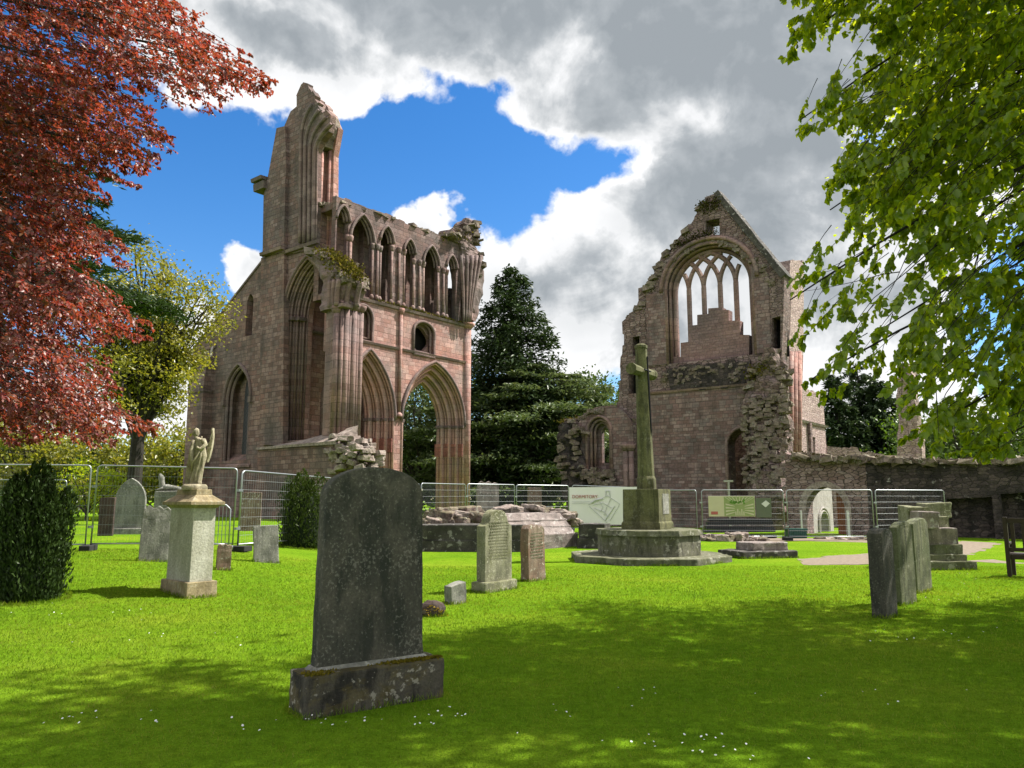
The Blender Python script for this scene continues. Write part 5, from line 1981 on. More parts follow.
aL = min(aL, .72)
for rr in ((-aL, -aL + .09, .165, .165), (-aL + .09, 0, .15, .13), (0, aL - .09, .13, .15), (aL - .09, aL, .165, .165)):
    ring_ = []
    for (t_, r_) in ((rr[0], rr[2]), (rr[1], rr[3])):
        ring_.append([cA + ax * t_ + (Vector((-ax.y, ax.x, 0)) * math.cos(R(22.5 + 45 * i)) + Vector((0, 0, 1)) * math.sin(R(22.5 + 45 * i))) * r_ for i in range(8)])
    mb.loft(ring_)
mb.build('cross_arm', M['cross'], cr, bevel=.008)
mb = MB()
nf = Vector((.83, -.56, 0)).normalized()
s0_ = Vector((lean * .9, 0, 0)) + nf * (rS * .76)
mb.tube([s0_ + Vector((0, 0, zA + .42)), s0_ + Vector((0, 0, zA + .05))], .025, 6)
mb.tube([s0_ + ax * -.2 + Vector((0, 0, zA + .02)), s0_ + ax * .2 + Vector((0, 0, zA + .02))], .022, 6)
s1_ = Vector((lean * .4, 0, 0)) + nf * (rS * .86)
mb.tube([s0_ + Vector((0, 0, zA + .05)), s1_ + Vector((0, 0, zA - 1.65)), s1_ + Vector((0, 0, zA - 1.85))], [.04, .03, .004], 6)
mb.build('sword', M['iron'], cr)

# ------------------------------------------------------------------ table tombs and rubble behind the lettered stones
def tomb_box(name, label, pixL, pixR, pyt, depth, mat, rake=0.0, cat='tomb', courses=2):
    a, b = G(*pixL), G(*pixR)
    d = b - a
    d.z = 0
    L_ = d.length
    Mx = frame_at(a, d)
    h = zat(a, pyt)
    t = thing(name, label, cat, Mx=Mx)
    mb = MB()
    mb.box((0, 0, -.2), (L_, depth, h * .42))
    mb.build('base_course', mat[0], t, Mx, bevel=.02, sub=3, rough=.025, nscale=2)
    mb = MB()
    mb.hexa([(.04, .05, h * .40), (L_ - .04, .05, h * .40), (L_ - .04, depth - .05, h * .40), (.04, depth - .05, h * .40),
             (.04 + rake * .2, .05 + rake, h), (L_ - .04 - rake * .3, .05 + rake, h), (L_ - .04 - rake * .3, depth - .05, h), (.04 + rake * .2, depth - .05, h)])
    mb.build('lid', mat[1], t, Mx, bevel=.02, sub=3, rough=.025, nscale=2.5)
    return t, Mx, L_, h


tomb_box('long_tomb', 'long low black weathered tomb slab directly behind the lettered gravestones', (415, 551.5), (527, 552), 525, 1.6, (M['tomb_dark'], M['tomb_dark']))
t, Mx, L_, h = tomb_box('coped_tomb', 'grey tomb with sloping slab sides and white lichen, left of the memorial cross', (512, 551), (578, 546), 514, 1.7, (M['tomb_grey'], M['tomb_grey']), .62)
mb = MB()
for f_ in (.36, .66):
    mb.hexa([(.05, .05 + .62 * (f_ - .0) - .03, h * (.4 + .6 * f_) - .01), (L_ - .1, .05 + .62 * f_ - .03, h * (.4 + .6 * f_) - .01), (L_ - .1, .05 + .62 * f_ + .2, h * (.4 + .6 * f_) + .01), (.05, .05 + .62 * f_ + .2, h * (.4 + .6 * f_) + .01),
             (.05, .05 + .62 * f_ - .02, h * (.4 + .6 * f_) + .03), (L_ - .1, .05 + .62 * f_ - .02, h * (.4 + .6 * f_) + .03), (L_ - .1, .05 + .62 * f_ + .2, h * (.4 + .6 * f_) + .08), (.05, .05 + .62 * f_ + .2, h * (.4 + .6 * f_) + .08)])
mb.build('slab_joint', M['tomb_grey'], t, Mx)
tomb_box('small_tomb', 'small dark chest tomb between the coped tomb and the memorial cross', (577, 548), (606, 549), 524, 1.2, (M['tomb_dark'], M['tomb_dark']))

stone_meshes = []
for i in range(7):
    mb = MB()
    mb.rock((0, 0, 0), (1, .8, random.uniform(.28, .5)), .3)
    me_ = mb.mesh('stone')
    bm = bmesh.new()
    bm.from_mesh(me_)
    bmesh.ops.bevel(bm, geom=bm.edges[:], offset=.06, segments=1, affect='EDGES')
    bmesh.ops.triangulate(bm, faces=bm.faces[:])
    for _ in range(2):
        bmesh.ops.subdivide_edges(bm, edges=bm.edges[:], cuts=1, use_grid_fill=True)
    bm.normal_update()
    for v_ in bm.verts:
        v_.co += v_.normal * .07 * (noise.noise(v_.co * 3 + Vector((i * 7, 0, 0))) + .6 * noise.noise(v_.co * 8))
    bm.to_mesh(me_)
    bm.free()
    stone_meshes.append(me_)
stone_b = [m_.copy() for m_ in stone_meshes]
for m_ in stone_meshes:
    m_.materials.append(M['rub_stone'])
for m_ in stone_b:
    m_.materials.append(M['rub_stone_pale'])


def heap(label, group, n, fn, size, pale=.3, seed=3):
    rd = random.Random(seed)
    for i in range(n):
        p = fn(rd)
        me_ = rd.choice(stone_b if rd.random() < pale else stone_meshes)
        o = bpy.data.objects.new('loose_stone', me_)
        col.objects.link(o)
        s_ = size * rd.uniform(.55, 1.3)
        o.matrix_basis = Matrix.Translation(p) @ Matrix.Rotation(rd.uniform(0, 6.28), 4, 'Z') @ Matrix.Rotation(rd.uniform(-.35, .35), 4, 'X') @ Matrix.Diagonal((s_, s_, s_, 1))
        tag(o, label, 'stone', group)


def along(pa, pb, ya, yb, y0, y1):
    def fn(rd):
        t = rd.random()
        q = rd.random() ** 1.3
        Yd = ya + (yb - ya) * t + rd.uniform(-.5, .5)
        return at(pa + (pb - pa) * t, y1 + (y0 - y1) * q * math.sin(math.pi * min(1, max(0, .12 + .8 * t))) ** .3, Yd)
    return fn


heap('loose broken stone in the heap behind the long black tomb', 'loose stones heaped behind the long black tomb', 60, along(428, 484, 26.5, 28, 509, 531), .72, .3, 3)
heap('loose broken pinkish stone heaped above the coped grey tomb', 'loose stones heaped behind the coped tomb', 70, along(497, 572, 29, 28, 508, 523), .55, .6, 4)
heap('small loose stone lying at the foot of the fence before the gable', 'loose stones along the fence foot', 34, along(695, 764, 31.2, 31.2, 536, 541), .5, .6, 5)
heap('small loose stone lying before the limewashed archway', 'loose stones before the archway', 18, along(818, 868, 33, 32, 537, 540), .3, .7, 6)

gravestone('gravestone', 'rough hooded gravestone with a small dark plaque in front of the right transept pier', (477, 523), 499, 481, .3, 'rough', M['tomb_grey'], d=(.95, .3), group=None)
gravestone('gravestone', 'plain brown upright slab behind the fence left of the white banner', (529, 522), 542, 487, .3, 'flat', M['gs_red'], d=(.95, .3), group=None)

# flat stepped slab on the lawn
a, b = G(743, 559), G(798, 558)
Mx = frame_at(a, b - a)
L_ = (b - a).length
t = thing('slab_steps', 'low two tier slab of dark stone lying on the lawn right of the cross', 'stone slab', Mx=Mx)
mb = MB()
mb.box((0, 0, -.1), (L_, 1.3, .19))
mb.build('lower_slab', M['tomb_dark'], t, Mx, bevel=.03, sub=3, rough=.03, nscale=3)
mb = MB()
mb.box((L_ * .28, .25, .185), (L_ * .93, 1.1, .41))
mb.build('upper_slab', M['tomb_grey'], t, Mx, bevel=.03, sub=3, rough=.03, nscale=3)

# stepped market-cross base at the right, with loose carved stones piled on it
pF = G(932, 571)
Yc_ = pF.y + .75
t = thing('stepped_base', 'square stepped stone base right of the leaning gravestones, loose carved stones on top', 'stone base', (at(934, 540, Yc_).x, Yc_, terrain(10, Yc_)))
k_ = Yc_ / F
for (hw, y0, y1, nm) in ((27, 571, 561.5, 'step'), (21, 562, 554.5, 'step'), (18.5, 555, 544.5, 'step'), (16, 545, 528, 'block')):
    mb = MB()
    z0 = at(930, y0, Yc_ - hw * k_ * .9).z - WM[t].translation.z
    z1 = at(930, y1, Yc_ - hw * k_ * .9).z - WM[t].translation.z
    h2 = hw * k_
    mb.box((-h2, -h2 * .85, z0 - .02), (h2, h2 * .85, z1))
    mb.build(nm, M['cross_base'] if nm == 'step' else M['tomb_grey'], t, WM[t] @ Matrix.Rotation(R(3), 4, 'Z'), bevel=.025, sub=3, rough=.02, nscale=3)
for (xl, xr, y0, y1, dy, lab) in ((904, 924, 530, 506, .3, 'square carved stone, leftmost on the stepped base'), (922, 945, 518, 503, .35, 'flat mossy carved stone lying on top of the pile on the stepped base'),
                                  (917, 933, 529, 511, -.25, 'pointed pale carved stone at the front of the stepped base'), (934, 943, 528, 516, .2, 'small carved stone under the flat one on the stepped base')):
    a, b = at(xl, y0, Yc_ + dy), at(xr, y1, Yc_ + dy)
    mb = MB()
    mb.rock((0, 0, (b.z - a.z) / 2), (b.x - a.x, .5, b.z - a.z), .12)
    o = mb.build('carved_stone', M['gs_lichen'] if 'pale' not in lab else M['tomb_grey'], None, Matrix.Translation(((a.x + b.x) / 2, Yc_ + dy, a.z)), bevel=.03, sub=2, rough=.025, nscale=4)
    tag(o, lab, 'stone', 'carved stones on the stepped base')
pq = at(899, 530, G(910, 580).y)
mb = MB()
mb.tube([(-.2, 0, .07), (.2, 0, .07)], [.075, .07], 10)
mb.box((-.2, -.12, -.5), (.2, .12, .03))
o = mb.build('broken_column', M['gs_green'], None, Matrix.Translation(at(899.5, 531, 14.3)) , bevel=.01)
bpy.data.objects.remove(o)

# ------------------------------------------------------------------ timber bench at the right edge
pb = G(1010, 577)
hb = zat(pb, 517)
Mx = frame_at(pb, (.75, -.66))
bn = thing('garden_bench', 'dark timber slatted garden bench at the right edge of the lawn', 'bench', Mx=Mx)
Lb = 1.8
for x in (0, Lb):
    mb = MB()
    mb.box((x - .04, -.035, -.05), (x + .04, .035, hb))
    mb.build('back_post', M['dark_wood'], bn, Mx, bevel=.008)
    mb = MB()
    mb.box((x - .035, .5, -.05), (x + .035, .57, .66))
    mb.build('front_leg', M['dark_wood'], bn, Mx, bevel=.006)
    mb = MB()
    mb.box((x - .045, .03, .66), (x + .045, .6, .70))
    mb.build('armrest', M['dark_wood'], bn, Mx, bevel=.006)
mb = MB()
mb.box((.04, -.02, hb - .12), (Lb - .04, .02, hb - .02))
mb.box((.04, -.02, .52), (Lb - .04, .02, .6))
mb.build('back_rail', M['dark_wood'], bn, Mx, bevel=.004)
mb = MB()
for i in range(9):
    x = .12 + i * (Lb - .24) / 8
    mb.box((x - .035, -.012, .59), (x + .035, .012, hb - .11))
mb.build('back_slats', M['dark_wood'], bn, Mx)
mb = MB()
for i in range(5):
    mb.box((-.03, .05 + i * .11, .45), (Lb + .03, .14 + i * .11, .48))
mb.box((.0, .49, .38), (Lb, .53, .46))
mb.box((.0, .0, .36), (Lb, .04, .46))
mb.build('seat', M['dark_wood'], bn, Mx, bevel=.003)

# ------------------------------------------------------------------ mesh fence panels
def fence_proto():
    t = thing('fence_panel', 'galvanised mesh fence panel', 'fence panel')
    W_, H_ = 3.4, 2.0
    mb = MB()
    r = .1
    lp = [(0.03, .12), (.03, H_ - r)] + [(.03 + r - r * math.cos(a), H_ - r + r * math.sin(a)) for a in np.linspace(0, math.pi / 2, 5)[1:]] + \
         [(W_ - .03 - r + r * math.sin(a), H_ - r + r * math.cos(a)) for a in np.linspace(0, math.pi / 2, 5)] + [(W_ - .03, .12)]
    mb.tube([(x, 0, z) for x, z in lp], .021, 6)
    mb.tube([(.03, 0, .16), (W_ - .03, 0, .16)], .018, 6)
    for x in (.03, W_ - .03):
        mb.tube([(x, 0, .0), (x, 0, .14)], .018, 6)
    mb.build('frame', M['galv'], t, smooth=True)
    mb = MB()
    for i in range(1, 46):
        x = .03 + (W_ - .06) * i / 46
        mb.tube([(x, .004, .16), (x, .004, H_)], .0018, 3, cap=False)
    for z in (.38, .6, .83, 1.06, 1.29, 1.52, 1.76):
        mb.tube([(.03, 0, z), (W_ - .03, 0, z)], .0038, 4, cap=False)
    mb.build('wire_mesh', M['wire'], t)
    for x in (-.02,):
        mb = MB()
        mb.prism([(x - .12, -.35), (x + .12, -.35), (x + .14, -.28), (x + .14, .28), (x + .12, .35), (x - .12, .35), (x - .14, .28), (x - .14, -.28)], 0, .13)
        mb.build('foot', M['rubber'], t, bevel=.015)
    mb = MB()
    for z in (.55, 1.5):
        mb.box((-.07, -.03, z - .03), (.05, .03, z + .03))
    mb.split('clamp', M['galv'], t) if mb.m else mb.build('clamp', M['galv'], t)
    return t


FP = fence_proto()
panels = [((-52, 17.6), (90, 18.4), 'leftmost mesh fence panel, behind the large dark yew'),
          ((93, 18.5), (236, 19.3), 'mesh fence panel in front of the gothic gravestone at the left'),
          ((239, 19.6), (331, 24.6), 'mesh fence panel running behind the small dark yew'),
          ((332, 24.7), (378, 26.6), 'mesh fence panel hidden by the large foreground gravestone'),
          ((379, 26.7), (420, 28.4), 'mesh fence panel in front of the left arch of the transept'),
          ((421, 28.5), (466, 31.4), 'mesh fence panel before the right transept pier'),
          ((467, 31.5), (515, 33.6), 'mesh fence panel behind the hooded gravestone'),
          ((516, 33.7), (569, 35.4), 'mesh fence panel just left of the white banner'),
          ((570, 34.4), (635, 33.2), 'mesh fence panel carrying the white banner'),
          ((637, 32.6), (697, 31.5), 'mesh fence panel between the memorial cross and the green sign'),
          ((701, 31.4), (784, 31.4), 'mesh fence panel carrying the green sign'),
          ((786, 31.4), (873, 31.2), 'mesh fence panel before the limewashed archway'),
          ((875, 31.2), (945, 32.6), 'rightmost mesh fence panel, before the blackened wall'),
          ((-30, 27), (66, 27.5), 'more distant mesh fence panel beyond the leftmost one')]
for i, ((xa, ya), (xb, yb), lab) in enumerate(panels):
    a, b = at(xa, 500, ya), at(xb, 500, yb)
    a.z, b.z = terrain(a.x, a.y), terrain(b.x, b.y)
    if i == 13:
        a.z = b.z = .3
    d = b - a
    Mx = Matrix(((d.x / 3.4, -d.y / d.length, 0, a.x), (d.y / 3.4, d.x / d.length, 0, a.y), (d.z / 3.4, 0, 1, a.z), (0, 0, 0, 1)))
    dup(FP, Mx, lab, 'mesh fence panels round the ruins')
for ch in list(FP.children):
    bpy.data.objects.remove(ch)
bpy.data.objects.remove(FP)

# short pedestrian barrier leaning beside the pedestal
a, b = at(205, 500, 18.6), at(231, 500, 18.8)
a.z = b.z = terrain(-7, 18.5)
d = b - a
t = thing('crowd_barrier', 'low galvanised pedestrian barrier behind the statue pedestal', 'barrier', Mx=frame_at(a, d))
hB_ = zat(a, 505)
mb = MB()
Lq = d.length
mb.tube([(0, 0, .0), (0, 0, hB_ - .1), (.1, 0, hB_), (Lq - .1, 0, hB_), (Lq, 0, hB_ - .1), (Lq, 0, 0)], .02, 6)
mb.tube([(0, 0, .2), (Lq, 0, .2)], .018, 6)
mb.build('frame', M['galv'], t, smooth=True)
mb = MB()
for i in range(1, 7):
    mb.tube([(Lq * i / 7, 0, .2), (Lq * i / 7, 0, hB_)], .009, 5)
mb.build('bars', M['galv'], t)

# ------------------------------------------------------------------ banners and signs on the fence
def panel_frame_(xa, ya, xb, yb, py_t, py_b):
    a, b = at(xa, py_b, ya), at(xb, py_b, yb)
    d = b - a
    d.z = 0
    h = at(xa, py_t, ya).z - a.z
    return frame_at(a, d), d.length, h


Mx, Lw_, Hw_ = panel_frame_(569.5, 34.2, 640, 32.95, 487.3, 524)
bn = thing('banner', 'white banner with a red heading and grey site drawing, beside the memorial cross', 'banner', Mx=Mx)
mb = MB()
nxs, nzs = 16, 6
gv = []
for j in range(nzs + 1):
    for i in range(nxs + 1):
        x, z = Lw_ * i / nxs, Hw_ * j / nzs
        gv.append((x, -.02 * math.sin(i * 1.1) * math.sin(j * .6 + i * .3), z))
base = gv + [(x, y + .012, z) for x, y, z in gv]
ff = []
N1 = len(gv)
for j in range(nzs):
    for i in range(nxs):
        q = j * (nxs + 1) + i
        ff.append((q, q + 1, q + nxs + 2, q + nxs + 1))
        ff.append((N1 + q, N1 + q + nxs + 1, N1 + q + nxs + 2, N1 + q + 1))
mb.add(base, ff)
mb.build('sheet', M['banner'], bn, Mx, smooth=True)


def text_mesh(name, s, size, mat, parent, Mx, align='LEFT'):
    cu = bpy.data.curves.new('text', 'FONT')
    cu.body = s
    cu.size = size
    cu.align_x = align
    cu.extrude = .003
    ob = bpy.data.objects.new('text', cu)
    col.objects.link(ob)
    dg = bpy.context.evaluated_depsgraph_get()
    me_ = bpy.data.meshes.new_from_object(ob.evaluated_get(dg))
    bpy.data.objects.remove(ob)
    me_.materials.clear()
    return link_mesh(name, me_, mat, parent, Mx)


kx = Lw_ / 70.5
text_mesh('heading', 'DORMITORY', .20, M['ink_red'], bn, Mx @ Matrix.Translation((3.2 * kx, -.035, Hw_ * .70)) @ Matrix.Rotation(R(90), 4, 'X'))
mb = MB()
for j in range(2):
    for i in range(14):
        mb.box((3.3 * kx + i * .06, -.032, Hw_ * (.60 - .05 * j)), (3.3 * kx + i * .06 + .045, -.028, Hw_ * (.615 - .05 * j)))
mb.build('small_print', M['ink_grey'], bn, Mx)
mb = MB()


def bl(pts, r=.012):
    mb.tube([((x - 569.5) * kx, -.034, (524 - y) / 36.7 * Hw_) for x, y in pts], r, 4)


bl([(589, 505), (600, 500), (609, 496), (621, 504), (611, 520)])
bl([(590, 506), (598, 513), (608, 522)])
bl([(607, 497), (607.5, 491), (611, 491), (611.5, 497)], .02)
bl([(594, 505), (604, 503), (613, 508)])
bl([(595, 508), (606, 512), (609, 517)])
bl([(600, 501), (604, 507), (601, 512)])
bl([(612, 499), (608, 507), (605, 515)])
bl([(616, 506), (606, 520)], .02)
bl([(592, 503), (597, 500), (604, 499)], .03)
mb.build('site_drawing', M['ink_grey'], bn, Mx)

Mx, L2, H2 = panel_frame_(709, 31.25, 755.5, 31.25, 496, 516.5)
sg = thing('site_sign', 'buff and green sign with a picture of a vaulted room, fixed to the fence', 'sign', Mx=Mx)
mb = MB()
mb.box((0, 0, 0), (L2, .03, H2))
mb.build('board', M['sign_buff'], sg, Mx, bevel=.004)
kk = L2 / 46.5
hh = H2 / 20.5
mb = MB()
mb.box((15.5 * kk, -.006, .5 * hh), (46 * kk, -.002, 20 * hh))
mb.build('picture', M['sign_green'], sg, Mx)
mb = MB()
for i in range(9):
    a = i / 8
    x0 = 16 + 30 * a
    mb.add([(x0 * kk, -.010, 19.5 * hh), ((x0 + .9) * kk, -.010, 19.5 * hh), ((28 + 5.5 * a) * kk, -.010, 12 * hh), ((27.6 + 5.5 * a) * kk, -.010, 12 * hh)], [(0, 1, 2, 3)])
for (xa, xb) in ((17, 26), (45, 36)):
    for j in range(4):
        z0 = 1 + j * 3.5
        mb.add([(xa * kk, -.011, z0 * hh), (xa * kk, -.011, (z0 + 1.6) * hh), (xb * kk, -.011, (4.5 + j * 2) * hh), (xb * kk, -.011, (4 + j * 2) * hh)], [(0, 1, 2, 3)])
for i in range(5):
    mb.box(((26.5 + i * 2) * kk, -.012, 1 * hh), ((27.5 + i * 2) * kk, -.009, (5 + (i % 2) * 2.5) * hh))
mb.build('picture_detail', M['sign_pale'], sg, Mx)
mb = MB()
for i in range(14):
    x, z = random.uniform(21, 36), random.uniform(13, 17)
    mb.box(((x - .9) * kk, -.016, (z - .7) * hh), ((x + .9) * kk, -.013, (z + .7) * hh))
mb.build('picture_foliage', M['sign_leaf'], sg, Mx)
mb = MB()
mb.box((2.2 * kk, -.008, 2 * hh), (9 * kk, -.003, 5 * hh))
mb.build('red_logo', M['ink_red'], sg, Mx)
Mx, L3, H3 = panel_frame_(756.5, 31.26, 772, 31.26, 498, 517.5)
s3 = thing('hazard_sign', 'grey green board with a pale diamond, right of the buff sign on the fence', 'sign', Mx=Mx)
mb = MB()
mb.box((0, 0, 0), (L3, .03, H3))
mb.build('board', M['sign_grey'], s3, Mx, bevel=.004)
mb = MB()
mb.prism([(L3 * .35, H3 * .70), (L3 * .62, H3 * .52), (L3 * .9, H3 * .72), (L3 * .65, H3 * .88)], -.012, -.004, 'y')
mb.build('diamond', M['sign_white'], s3, Mx)

# planks, posts and a crate behind the fence
for i, lab in enumerate(('bottom dark plank of the stack behind the green sign', 'second dark plank of the stack behind the green sign', 'third dark plank of the stack behind the green sign',
                         'fourth dark plank of the stack behind the green sign', 'topmost dark plank of the stack behind the green sign')):
    a = at(702 + i * 2, 500, 33)
    mb = MB()
    mb.box((0, 0, 0), (3.1 - .1 * i, .3, .13))
    o = mb.build('plank', M['planks'], None, Matrix.Translation((a.x, 33 + .08 * i, .06 + i * .16)) @ Matrix.Rotation(R((-1) ** i * .8), 4, 'Y'), bevel=.01)
    tag(o, lab, 'plank', 'stack of dark planks behind the fence')
for (px, y0, y1, lab) in ((802.5, 539, 514, 'thin white post left of the limewashed archway'), (849.5, 540, 513, 'white post right of the limewashed archway')):
    p = at(px, y0, 34.5)
    mb = MB()
    w_ = .05 if px < 820 else .1
    mb.box((-w_ / 2, -.04, 0), (w_ / 2, .04, 1.1))
    mb.box((-w_ / 2 - .01, -.05, 1.1), (w_ / 2 + .01, .05, 1.13))
    o = mb.build('marker_post', M['sign_white'], None, Matrix.Translation((p.x, 34.5, 0)), bevel=.01)
    tag(o, lab, 'post')
p = at(796, 538, 33.2)
mb = MB()
mb.box((-.38, -.25, 0), (.38, .25, .34))
mb.box((-.42, -.29, .34), (.42, .29, .40))
mb.box((-.2, -.27, .14), (.2, -.25, .26))
o = mb.build('plastic_crate', M['teal'], None, Matrix.Translation((p.x, p.y, 0)), bevel=.02)
tag(o, 'teal plastic crate on the grass left of the limewashed archway', 'crate')
p = at(730, 520, 41.2)
mb = MB()
mb.box((-.05, -.05, -.2), (.05, .05, at(730, 482, 41.2).z))
zt_ = at(730, 482, 41.2).z
mb.box((-.24, -.06, zt_), (.24, .06, zt_ + .1))
o = mb.build('timber_post', M['gs_pale'], None, Matrix.Translation((p.x, 41.2, 0)))
tag(o, 'pale timber post with a crosspiece beside the gable doorway', 'post')

# broken monument with a reclining carved figure, behind the fence at the left
p = at(170, 500, 22)
p.z = terrain(p.x, p.y)
mm_ = thing('broken_monument', 'weathered monument topped by a reclining stone animal behind the fence', 'monument', p)
sc = 22 / F
z1 = at(170, 491, 22).z - p.z
mb = MB()
mb.box((-14 * sc, -.3, -.1), (14 * sc, .3, z1 * .55))
mb.box((-12 * sc, -.25, z1 * .55), (12 * sc, .25, z1))
mb.build('pedestal', M['gs_grey'], mm_, bevel=.03, sub=2, rough=.02)
mb = MB()
lv = [(-11, 0, 1.2), (-9, 3, 3.0), (-5, 3.6, 3.6), (0, 3.2, 3.2), (6, 2.6, 3.0), (11, 1.5, 1.8), (13, 1, .5)]
rings = []
for (x, z, r_) in lv:
    rings.append([Vector((x * sc, r_ * sc * math.cos(a), z1 + (z + r_ * .8 * math.sin(a)) * sc)) for a in np.linspace(0, 2 * math.pi, 13)[:-1]])
mb.loft(rings)
mb.tube([(-8 * sc, 0, z1 + 3 * sc), (-9.5 * sc, 0, z1 + 9 * sc), (-10 * sc, 0, z1 + 13 * sc), (-11.5 * sc, 0, z1 + 17 * sc)], [3 * sc, 2.6 * sc, 3.0 * sc, 1.3 * sc], 10)
mb.tube([(-6 * sc, -.08, z1 + 3 * sc), (-11 * sc, -.1, z1 + 1.2 * sc), (-14 * sc, -.1, z1 + 1 * sc)], [1.6 * sc, 1.2 * sc, .9 * sc], 8)
mb.build('carved_animal', M['gs_grey'], mm_, smooth=True, sub=1, rough=.02, nscale=6)

# ------------------------------------------------------------------ trees and plants
M['lf_lime'] = leafmat('lime_leaves', [(0.10, 0.18, 0.014), (0.235, 0.335, 0.016), (0.13, 0.215, 0.012), (0.275, 0.36, 0.018), (0.17, 0.265, 0.012)], .64, (3.1, 2.5, .6), .03)
M['lf_copper'] = leafmat('copper_leaves', [(0.19, 0.050, 0.044), (0.27, 0.078, 0.048), (0.15, 0.075, 0.03), (0.30, 0.105, 0.075), (0.22, 0.042, 0.056), (0.12, 0.06, 0.032)], .42, (2.1, 1.1, .7), .035, .42)
M['lf_cedar'] = leafmat('cedar_needles', [(0.085, 0.125, 0.055), (0.135, 0.175, 0.07), (0.10, 0.145, 0.065), (0.185, 0.215, 0.085)], .3, (1, 1, .6), .02)
M['lf_fir'] = leafmat('fir_needles', [(0.036, 0.062, 0.030), (0.055, 0.088, 0.036), (0.075, 0.11, 0.042)], .15, (1, 1, .6), .02)
M['lf_fresh'] = leafmat('fresh_leaves', [(0.075, 0.145, 0.018), (0.11, 0.18, 0.022), (0.06, 0.12, 0.018)], .4, (1.3, 1.3, .5), .04)
M['lf_gold'] = leafmat('young_gold_leaves', [(0.22, 0.23, 0.035), (0.29, 0.28, 0.045), (0.17, 0.20, 0.03), (0.31, 0.28, 0.06)], .5, (1.5, 1.4, .6), .03)
M['lf_wood'] = leafmat('woodland_leaves', [(0.05, 0.09, 0.02), (0.085, 0.135, 0.026), (0.065, 0.11, 0.026), (0.115, 0.16, 0.03)], .3, (1.2, 1.2, .5), .02)
M['lf_yew'] = leafmat('yew_needles', [(0.034, 0.062, 0.018), (0.055, 0.092, 0.024), (0.026, 0.046, 0.015)], .2, (1, 1, .6), .01)
M['lf_yew2'] = leafmat('green_yew_needles', [(0.045, 0.075, 0.016), (0.075, 0.11, 0.02), (0.03, 0.05, 0.014)], .25, (1, 1, .6), .01)


def inpoly(x, y, P):
    c = False
    j = len(P) - 1
    for i in range(len(P)):
        if (P[i][1] > y) != (P[j][1] > y) and x < (P[j][0] - P[i][0]) * (y - P[i][1]) / (P[j][1] - P[i][1]) + P[i][0]:
            c = not c
        j = i
    return c


class Foliage:
    def __init__(s):
        s.c, s.d, s.n, s.L, s.W = [], [], [], [], []

    def add(s, c, d, n, L, W):
        s.c.append(np.asarray(c))
        s.d.append(np.asarray(d))
        s.n.append(np.asarray(n))
        s.L.append(np.broadcast_to(L, (len(c),)))
        s.W.append(np.broadcast_to(W, (len(c),)))

    def count(s):
        return sum(len(x) for x in s.c)

    def build(s, name, mat, parent=None, fold=.25, heart=False):
        return leaves_mesh(name, np.concatenate(s.c), np.concatenate(s.d), np.concatenate(s.n), np.concatenate(s.L), np.concatenate(s.W), mat, parent, None, fold, heart)


def spray(fo, mb, tip, back, L, nl, leaf, hang=.3, width=.34, twig_r=.004, ext=0.8, curve=.25, aspect=.7):
    """a leafy twig: its tip, the direction back to the bough, its length"""
    back = np.array(back) / np.linalg.norm(back)
    upn = np.array([0, 0, 1.0])
    side = np.cross(back, upn)
    side /= np.linalg.norm(side) + 1e-6
    roll = rng.uniform(-.7, .7)
    sd = side * math.cos(roll) + np.cross(side, back) * math.sin(roll)
    nrm = np.cross(sd, back)
    if nrm[2] < 0:
        nrm = -nrm

    def axis(t):
        t = np.asarray(t)[..., None]
        return np.array(tip) + back * L * t + upn * (curve * L * (t ** 1.6))
    # side shoots carry the leaves in alternate rows
    ns = max(3, int(nl / 9))
    ts = np.sort(rng.random(ns)) * .95
    cs, ds = [], []
    for i, t in enumerate(ts):
        l_ = width * L * (.25 + t * .9) * rng.uniform(.6, 1.15)
        sg = 1 if i % 2 else -1
        d_ = sd * sg * .8 - back * .62 - upn * hang * rng.uniform(.3, 1.4) + rng.normal(size=3) * .16
        d_ /= np.linalg.norm(d_)
        k = max(3, int(nl / ns))
        q = (np.arange(k) + rng.random(k) * .6) / k
        b0 = axis(t)
        p = b0 + d_ * (q * l_)[:, None] - upn * (q ** 2 * l_ * hang * .5)[:, None]
        lat = np.cross(d_, nrm)
        alt = np.where(np.arange(k) % 2 == 0, 1, -1)[:, None]
        ld = d_ * .6 + lat * alt * .75 - upn * hang * .6 + rng.normal(size=(k, 3)) * .25
        ld /= np.linalg.norm(ld, axis=1, keepdims=True)
        cs.append(p + ld * leaf * .5)
        ds.append(ld)
        mb.tube([tuple(b0), tuple(b0 + d_ * l_ * .9)], twig_r * .5, 3, cap=False)
    k = max(4, int(nl * .15))
    q = rng.random(k) ** 1.5 * .5
    ld = -back * .7 + rng.normal(size=(k, 3)) * .5 - upn * hang * .6
    ld /= np.linalg.norm(ld, axis=1, keepdims=True)
    cs.append(axis(q) + ld * leaf * .4)
    ds.append(ld)
    c_ = np.concatenate(cs)
    d_ = np.concatenate(ds)
    m_ = len(c_)
    nn_ = nrm + rng.normal(size=(m_, 3)) * .45
    fo.add(c_, d_, nn_, leaf * rng.uniform(.65, 1.2, m_), leaf * aspect * rng.uniform(.75, 1.15, m_))
    pts = [tuple(axis(t)) for t in (0, .35, .7, 1.0)]
    e = axis(1.0) + back * ext + upn * curve * ext * .5
    mb.tube(pts + [tuple(e)], [twig_r * .4, twig_r * .7, twig_r, twig_r * 1.3, twig_r * 1.8], 4, cap=False)


